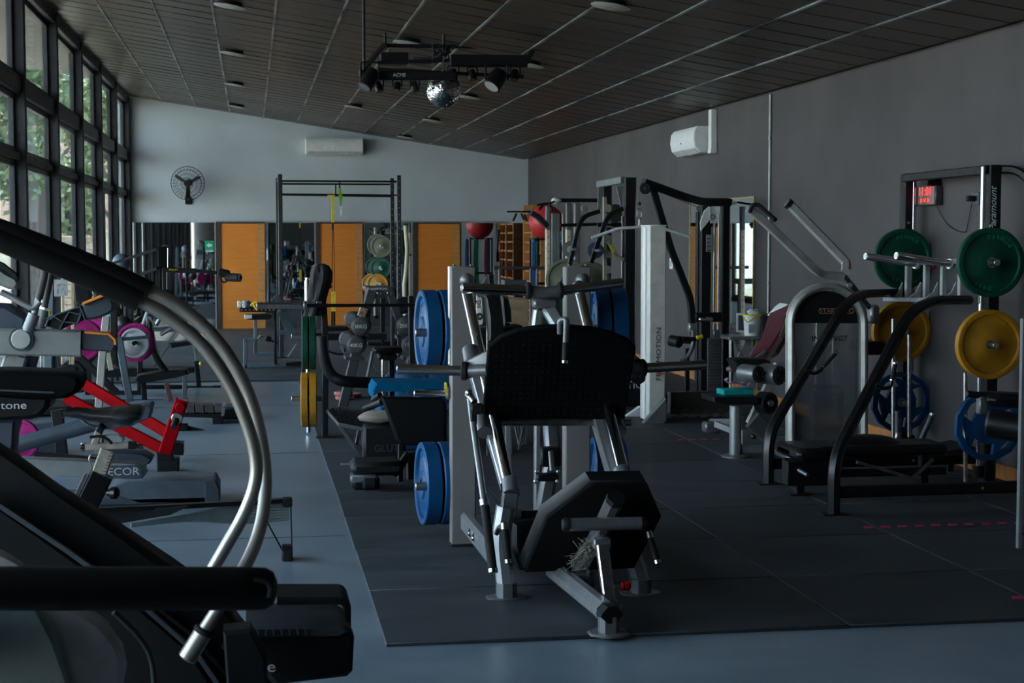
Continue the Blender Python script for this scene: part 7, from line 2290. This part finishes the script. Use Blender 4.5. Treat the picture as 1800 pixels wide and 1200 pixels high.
for px, py, r_, m_, lab, Y_ in ((196, 562, 13, mat('ball_pale_blue', (.22, .27, .33), .35), 'pale blue medicine ball behind the elliptical arm', 18.5), (216, 570, 15, mat('ball_black', (.02, .02, .025), .3), 'glossy black medicine ball next to the pale blue one', 18.2),
                               (205, 548, 9, MATS['ball_black'], 'small black ball on top of the ball rack', 18.8), (213, 461, 15, mat('ball_slate', (.08, .10, .14), .5), 'slate blue punch ball on a stand by the far windows', 19.5)):
    c = W(px, py, Y_)
    t = thing('medicine_ball' if py > 500 else 'punch_ball', lab, 'ball', c)
    part(t, 'ball', B().ball(c, r_ * K(Y_), 24), m_)
    sd = B().tube([c + V((r_ * K(Y_) * 1.002 * math.cos(a * PI / 12), -.001 - r_ * K(Y_) * .0, r_ * K(Y_) * 1.002 * math.sin(a * PI / 12))) for a in range(25)], .003, 5, False)
    part(t, 'seam', sd, PLA)
    if py < 500:
        part(t, 'stand_pole', B().cyl(c, (c.x, c.y, 0.02), .018, 12), BLK)
        part(t, 'stand_base', B().lathe([(0, .06), (.1, .06), (.22, .02), (.22, 0), (0, 0)], (c.x, c.y, 0.0), (0, 0, 1), 24), BLK)
brk = thing('ball_rack', 'black low rack holding the medicine balls', 'rack', (W(205, 600, 18.4).x, 18.4, 0))
for k, (dx, dy, zt) in enumerate(((196, 18.5, 576), (216, 18.2, 586), (205, 18.8, 558))):
    c = W(dx, zt, dy)
    part(brk, 'ring_shelf', B().lathe([(.05, 0), (.075, 0), (.075, .012), (.05, .012), (.05, 0)], c, (0, 0, 1), 20), BLK)
    part(brk, 'rack_post', B().bar([(c.x, c.y, c.z), (c.x, c.y, 0)], .03, .03), BLK)

# cable arm machine with black boom
Y = 14.2
ca = thing('cable_boom_machine', 'black boom arm with padded grips reaching out before the orange door', 'cable machine', (W(285, 640, Y).x, Y, 0))
R(ca, 'upper_rod', DEAD, [(188, 466, Y + .6), (278, 437, Y)], Y, 5, .03)
R(ca, 'lower_rod', DEAD, [(232, 488, Y + .5), (278, 471, Y)], Y, 5, .03)
S(ca, 'hinge_box', DEAD, [(277, 436), (283, 433), (296, 433), (298, 470), (278, 470)], Y - .05, .1, .008)
part(ca, 'hinge_cap', B().ball(W(290, 434, Y), .032, 14, (1, 1, .6)), STL)
part(ca, 'chrome_edge', B().cyl(W(295, 436, Y - .06), W(295, 470, Y - .06), .004, 8), CHR)
R(ca, 'boom_tube', PLA, [(290, 474), (345, 476)], Y, 9, .05)
R(ca, 'boom_inner_tube', PLA, [(345, 476), (375, 478), (392, 483)], Y, 6, .035)
text(ca, 'boom_lettering', 'PULLEY', YEL, W(305, 474, Y - .03), (1, 0, 0), (0, 0, 1), .022, .0005)
part(ca, 'handle_ring', B().tube([W(394 + 7 * math.cos(t_ * PI / 8), 486 + 10 * math.sin(t_ * PI / 8), Y - .03) for t_ in range(17)], .008, 8, False), RUB)
part(ca, 'rolled_grip', B().cyl(W(398, 487, Y), W(422, 488, Y - .1), .036, 20, .008), RUB)
part(ca, 'grip_end_ring', B().lathe([(.02, .006), (.034, .004), (.036, 0), (.02, 0), (.02, .006)], W(422, 488, Y - .1), (.9, -.4, 0), 20), GREY)
part(ca, 'webbing_wrap', B().box(W(393, 480, Y), (.11, .08, .07), Euler((0, .2, 0)).to_matrix(), .015), RUB)
R(ca, 'hanging_block', BLKG, [(298, 478), (298, 508)], Y - .0, 10, .05)
R(ca, 'support_column', BLK, [(200, 470, Y + .7), (200, 640, Y + .7)], Y + .7, 12, .10)
part(ca, 'column_foot', B().box((W(200, 640, Y + .7).x, Y + .7, .03), (.4, .5, .06), None, .01), BLK)
part(ca, 'hinge_post', B().bar([W(288, 470, Y + .02), W(289, 520, Y + .02)], .03, .03), BLK)

# benches and steps in the aisle
Y = 16.8
ab_ = thing('adjustable_bench', 'dark adjustable bench with curved seat pad by the aisle', 'bench', (W(280, 700, Y).x, Y, 0))
part(ab_, 'long_pad', B().prism(P([(178, 648), (340, 646), (341, 655), (300, 660), (178, 664)], Y + .3), (0, .3, 0), .02), VIN)
part(ab_, 'seat_pad', B().prism(P([(236, 666), (242, 660), (290, 652), (328, 650), (332, 658), (310, 664), (262, 672), (240, 676)], Y - .3), (0, .3, 0), .018), VIN)
R(ab_, 'pad_post', BLK, [(252, 670), (254, 704)], Y - .1, 9, .06)
R(ab_, 'adjuster_plate', mat('dull_red_steel', (.22, .08, .08), .4, .3), [(292, 672), (300, 704)], Y - .4, 8, .04)
R(ab_, 'seat_support', GREY, [(325, 662), (324, 706)], Y - .3, 8, .05)
R(ab_, 'floor_beam', BLK, [(215, 706), (288, 706)], Y - .1, 8, .08)
part(ab_, 'tee_foot', B().box(W(255, 710, Y - .1), (.3, .4, .03), None, .008), BLK)
R(ab_, 'lower_stretcher', BLK, [(245, 680), (330, 680)], Y + .2, 7, .06)
cr = thing('crank_stand', 'black stand with short pad, bent post and yellow knob in the aisle', 'exercise stand', (W(350, 680, 18.0).x, 18.0, 0))
S(cr, 'arm_pad', VIN, [(297, 603), (340, 599), (343, 605), (300, 612)], 18.0, .2, .012)
R(cr, 'bent_post', GREY, [(341, 604), (346, 640)], 18.0, 4, .04)
R(cr, 'lower_post', BLK, [(345, 634), (350, 682)], 18.0, 8, .05)
part(cr, 'yellow_knob', B().ball(W(353, 639, 17.9), .022, 12), YEL)
R(cr, 'floor_beam', BLK, [(290, 682), (386, 683)], 18.0, 9, .08)
R(cr, 'beam_foot', RUB, [(374, 683), (388, 683)], 17.98, 11, .12)
sm = thing('stepper_ramp', 'brown ribbed stepper treads beside a low grey block on the bare floor', 'step trainer', (W(370, 735, 15).x, 15, 0))
g = G(395, 742, 0)
for k in range(4):
    x0, x1 = 326 + 17 * k, 341 + 17 * k
    S(sm, 'tread_pad', mat('brown_tread', (.06, .05, .048), .6), [(x0, 712 + k * .5), (x1, 713 + k * .5), (x1 + 1, 726), (x0 + 1, 725)], g.y - .1, .3, .004)
S(sm, 'ramp_body', BLK, [(322, 726), (396, 728), (394, 735), (322, 733)], g.y - .1, .3, .006)
S(sm, 'ramp_end', STL, [(390, 713), (397, 712), (394, 732), (388, 732)], g.y - .12, .3, .006)
S(sm, 'pivot_block', BLK, [(373, 735), (392, 735), (392, 747), (373, 747)], g.y - .15, .2, .006)
R(sm, 'lever_bar', RUB, [(318, 749), (378, 764)], 14.0, 8, .035)
part(sm, 'lever_tip', B().cyl(W(378, 764, 14.0), W(384, 765, 14.0), .018, 12, .003), CHR)
part(sm, 'chrome_pin', B().cyl(W(381, 742, 14.6), W(382, 750, 14.6), .014, 12, .003), CHR)
part(sm, 'lever_foot', B().box(W(320, 750, 14.0) + V((0, 0, -.0)), (.1, .1, .06), None, .01), BLK)
g = G(410, 736, 0)
lb_ = thing('grey_step_block', 'low grey block with a white oval mark on the floor at the aisle edge', 'step', (g.x, g.y, 0))
part(lb_, 'block', B().box((g.x - .02, g.y + .15, .055), (.27, .34, .11), None, .02), DGR)
part(lb_, 'oval_mark', B().lathe([(0, .002), (.04, .002), (.04, 0), (0, 0)], (g.x + .05, g.y + .12, .11), (0, 0, 1), 20), TXT)

# ---------------------------------------------------------------- cord rail on the floor
Y = 8.3
rw = thing('corded_rail', 'low black rail with fanned grey elastic cords on a thin end post', 'exercise rail', (W(505, 985, Y).x, Y, 0))
R(rw, 'black_rail', BLKG, [(120, 898, 7.9), (300, 890, 8.05), (505, 879, 8.25)], 8.1, 8, .05)
S(rw, 'rail_side_plate', BLK, [(120, 900), (330, 890), (300, 905), (180, 925), (120, 925)], 8.0, .03, .003)
cm_ = mat('grey_elastic_cord', (.17, .20, .20), .5)
for k in range(7):
    y1 = 884 + 4.6 * k
    q = spline(P([(508, y1, 8.25), (430, y1 + 1 + k * .9, 8.2), (330, 905 + k * 1.6, 8.1), (230, 922 + k * .35, 7.95)], 8), 6)
    part(rw, 'elastic_cord', B().tube(q, .0075, 8), cm_)
part(rw, 'end_bracket', B().box(W(505, 882, 8.25), (.05, .07, .045), None, .006), BLK)
T(rw, 'end_post', BLK, [(511, 882, 8.25), (513, 960, 8.25), (513, 975, 8.25)], 8.25, 1.3)
T(rw, 'brace_rod', BLK, [(469, 916, 8.22), (496, 966, 8.25)], 8.25, 1.5)
R(rw, 'foot_block', BLK, [(496, 962), (514, 962)], 8.25, 10, .06)
g = G(505, 986, 0)
part(rw, 'rubber_foot', B().box((g.x, g.y + .04, .035), (.055, .12, .07), None, .008), RUB)
part(rw, 'far_support', B().bar([W(150, 903, 7.95), (W(150, 903, 7.95).x, 7.95, 0)], .04, .04), BLK)
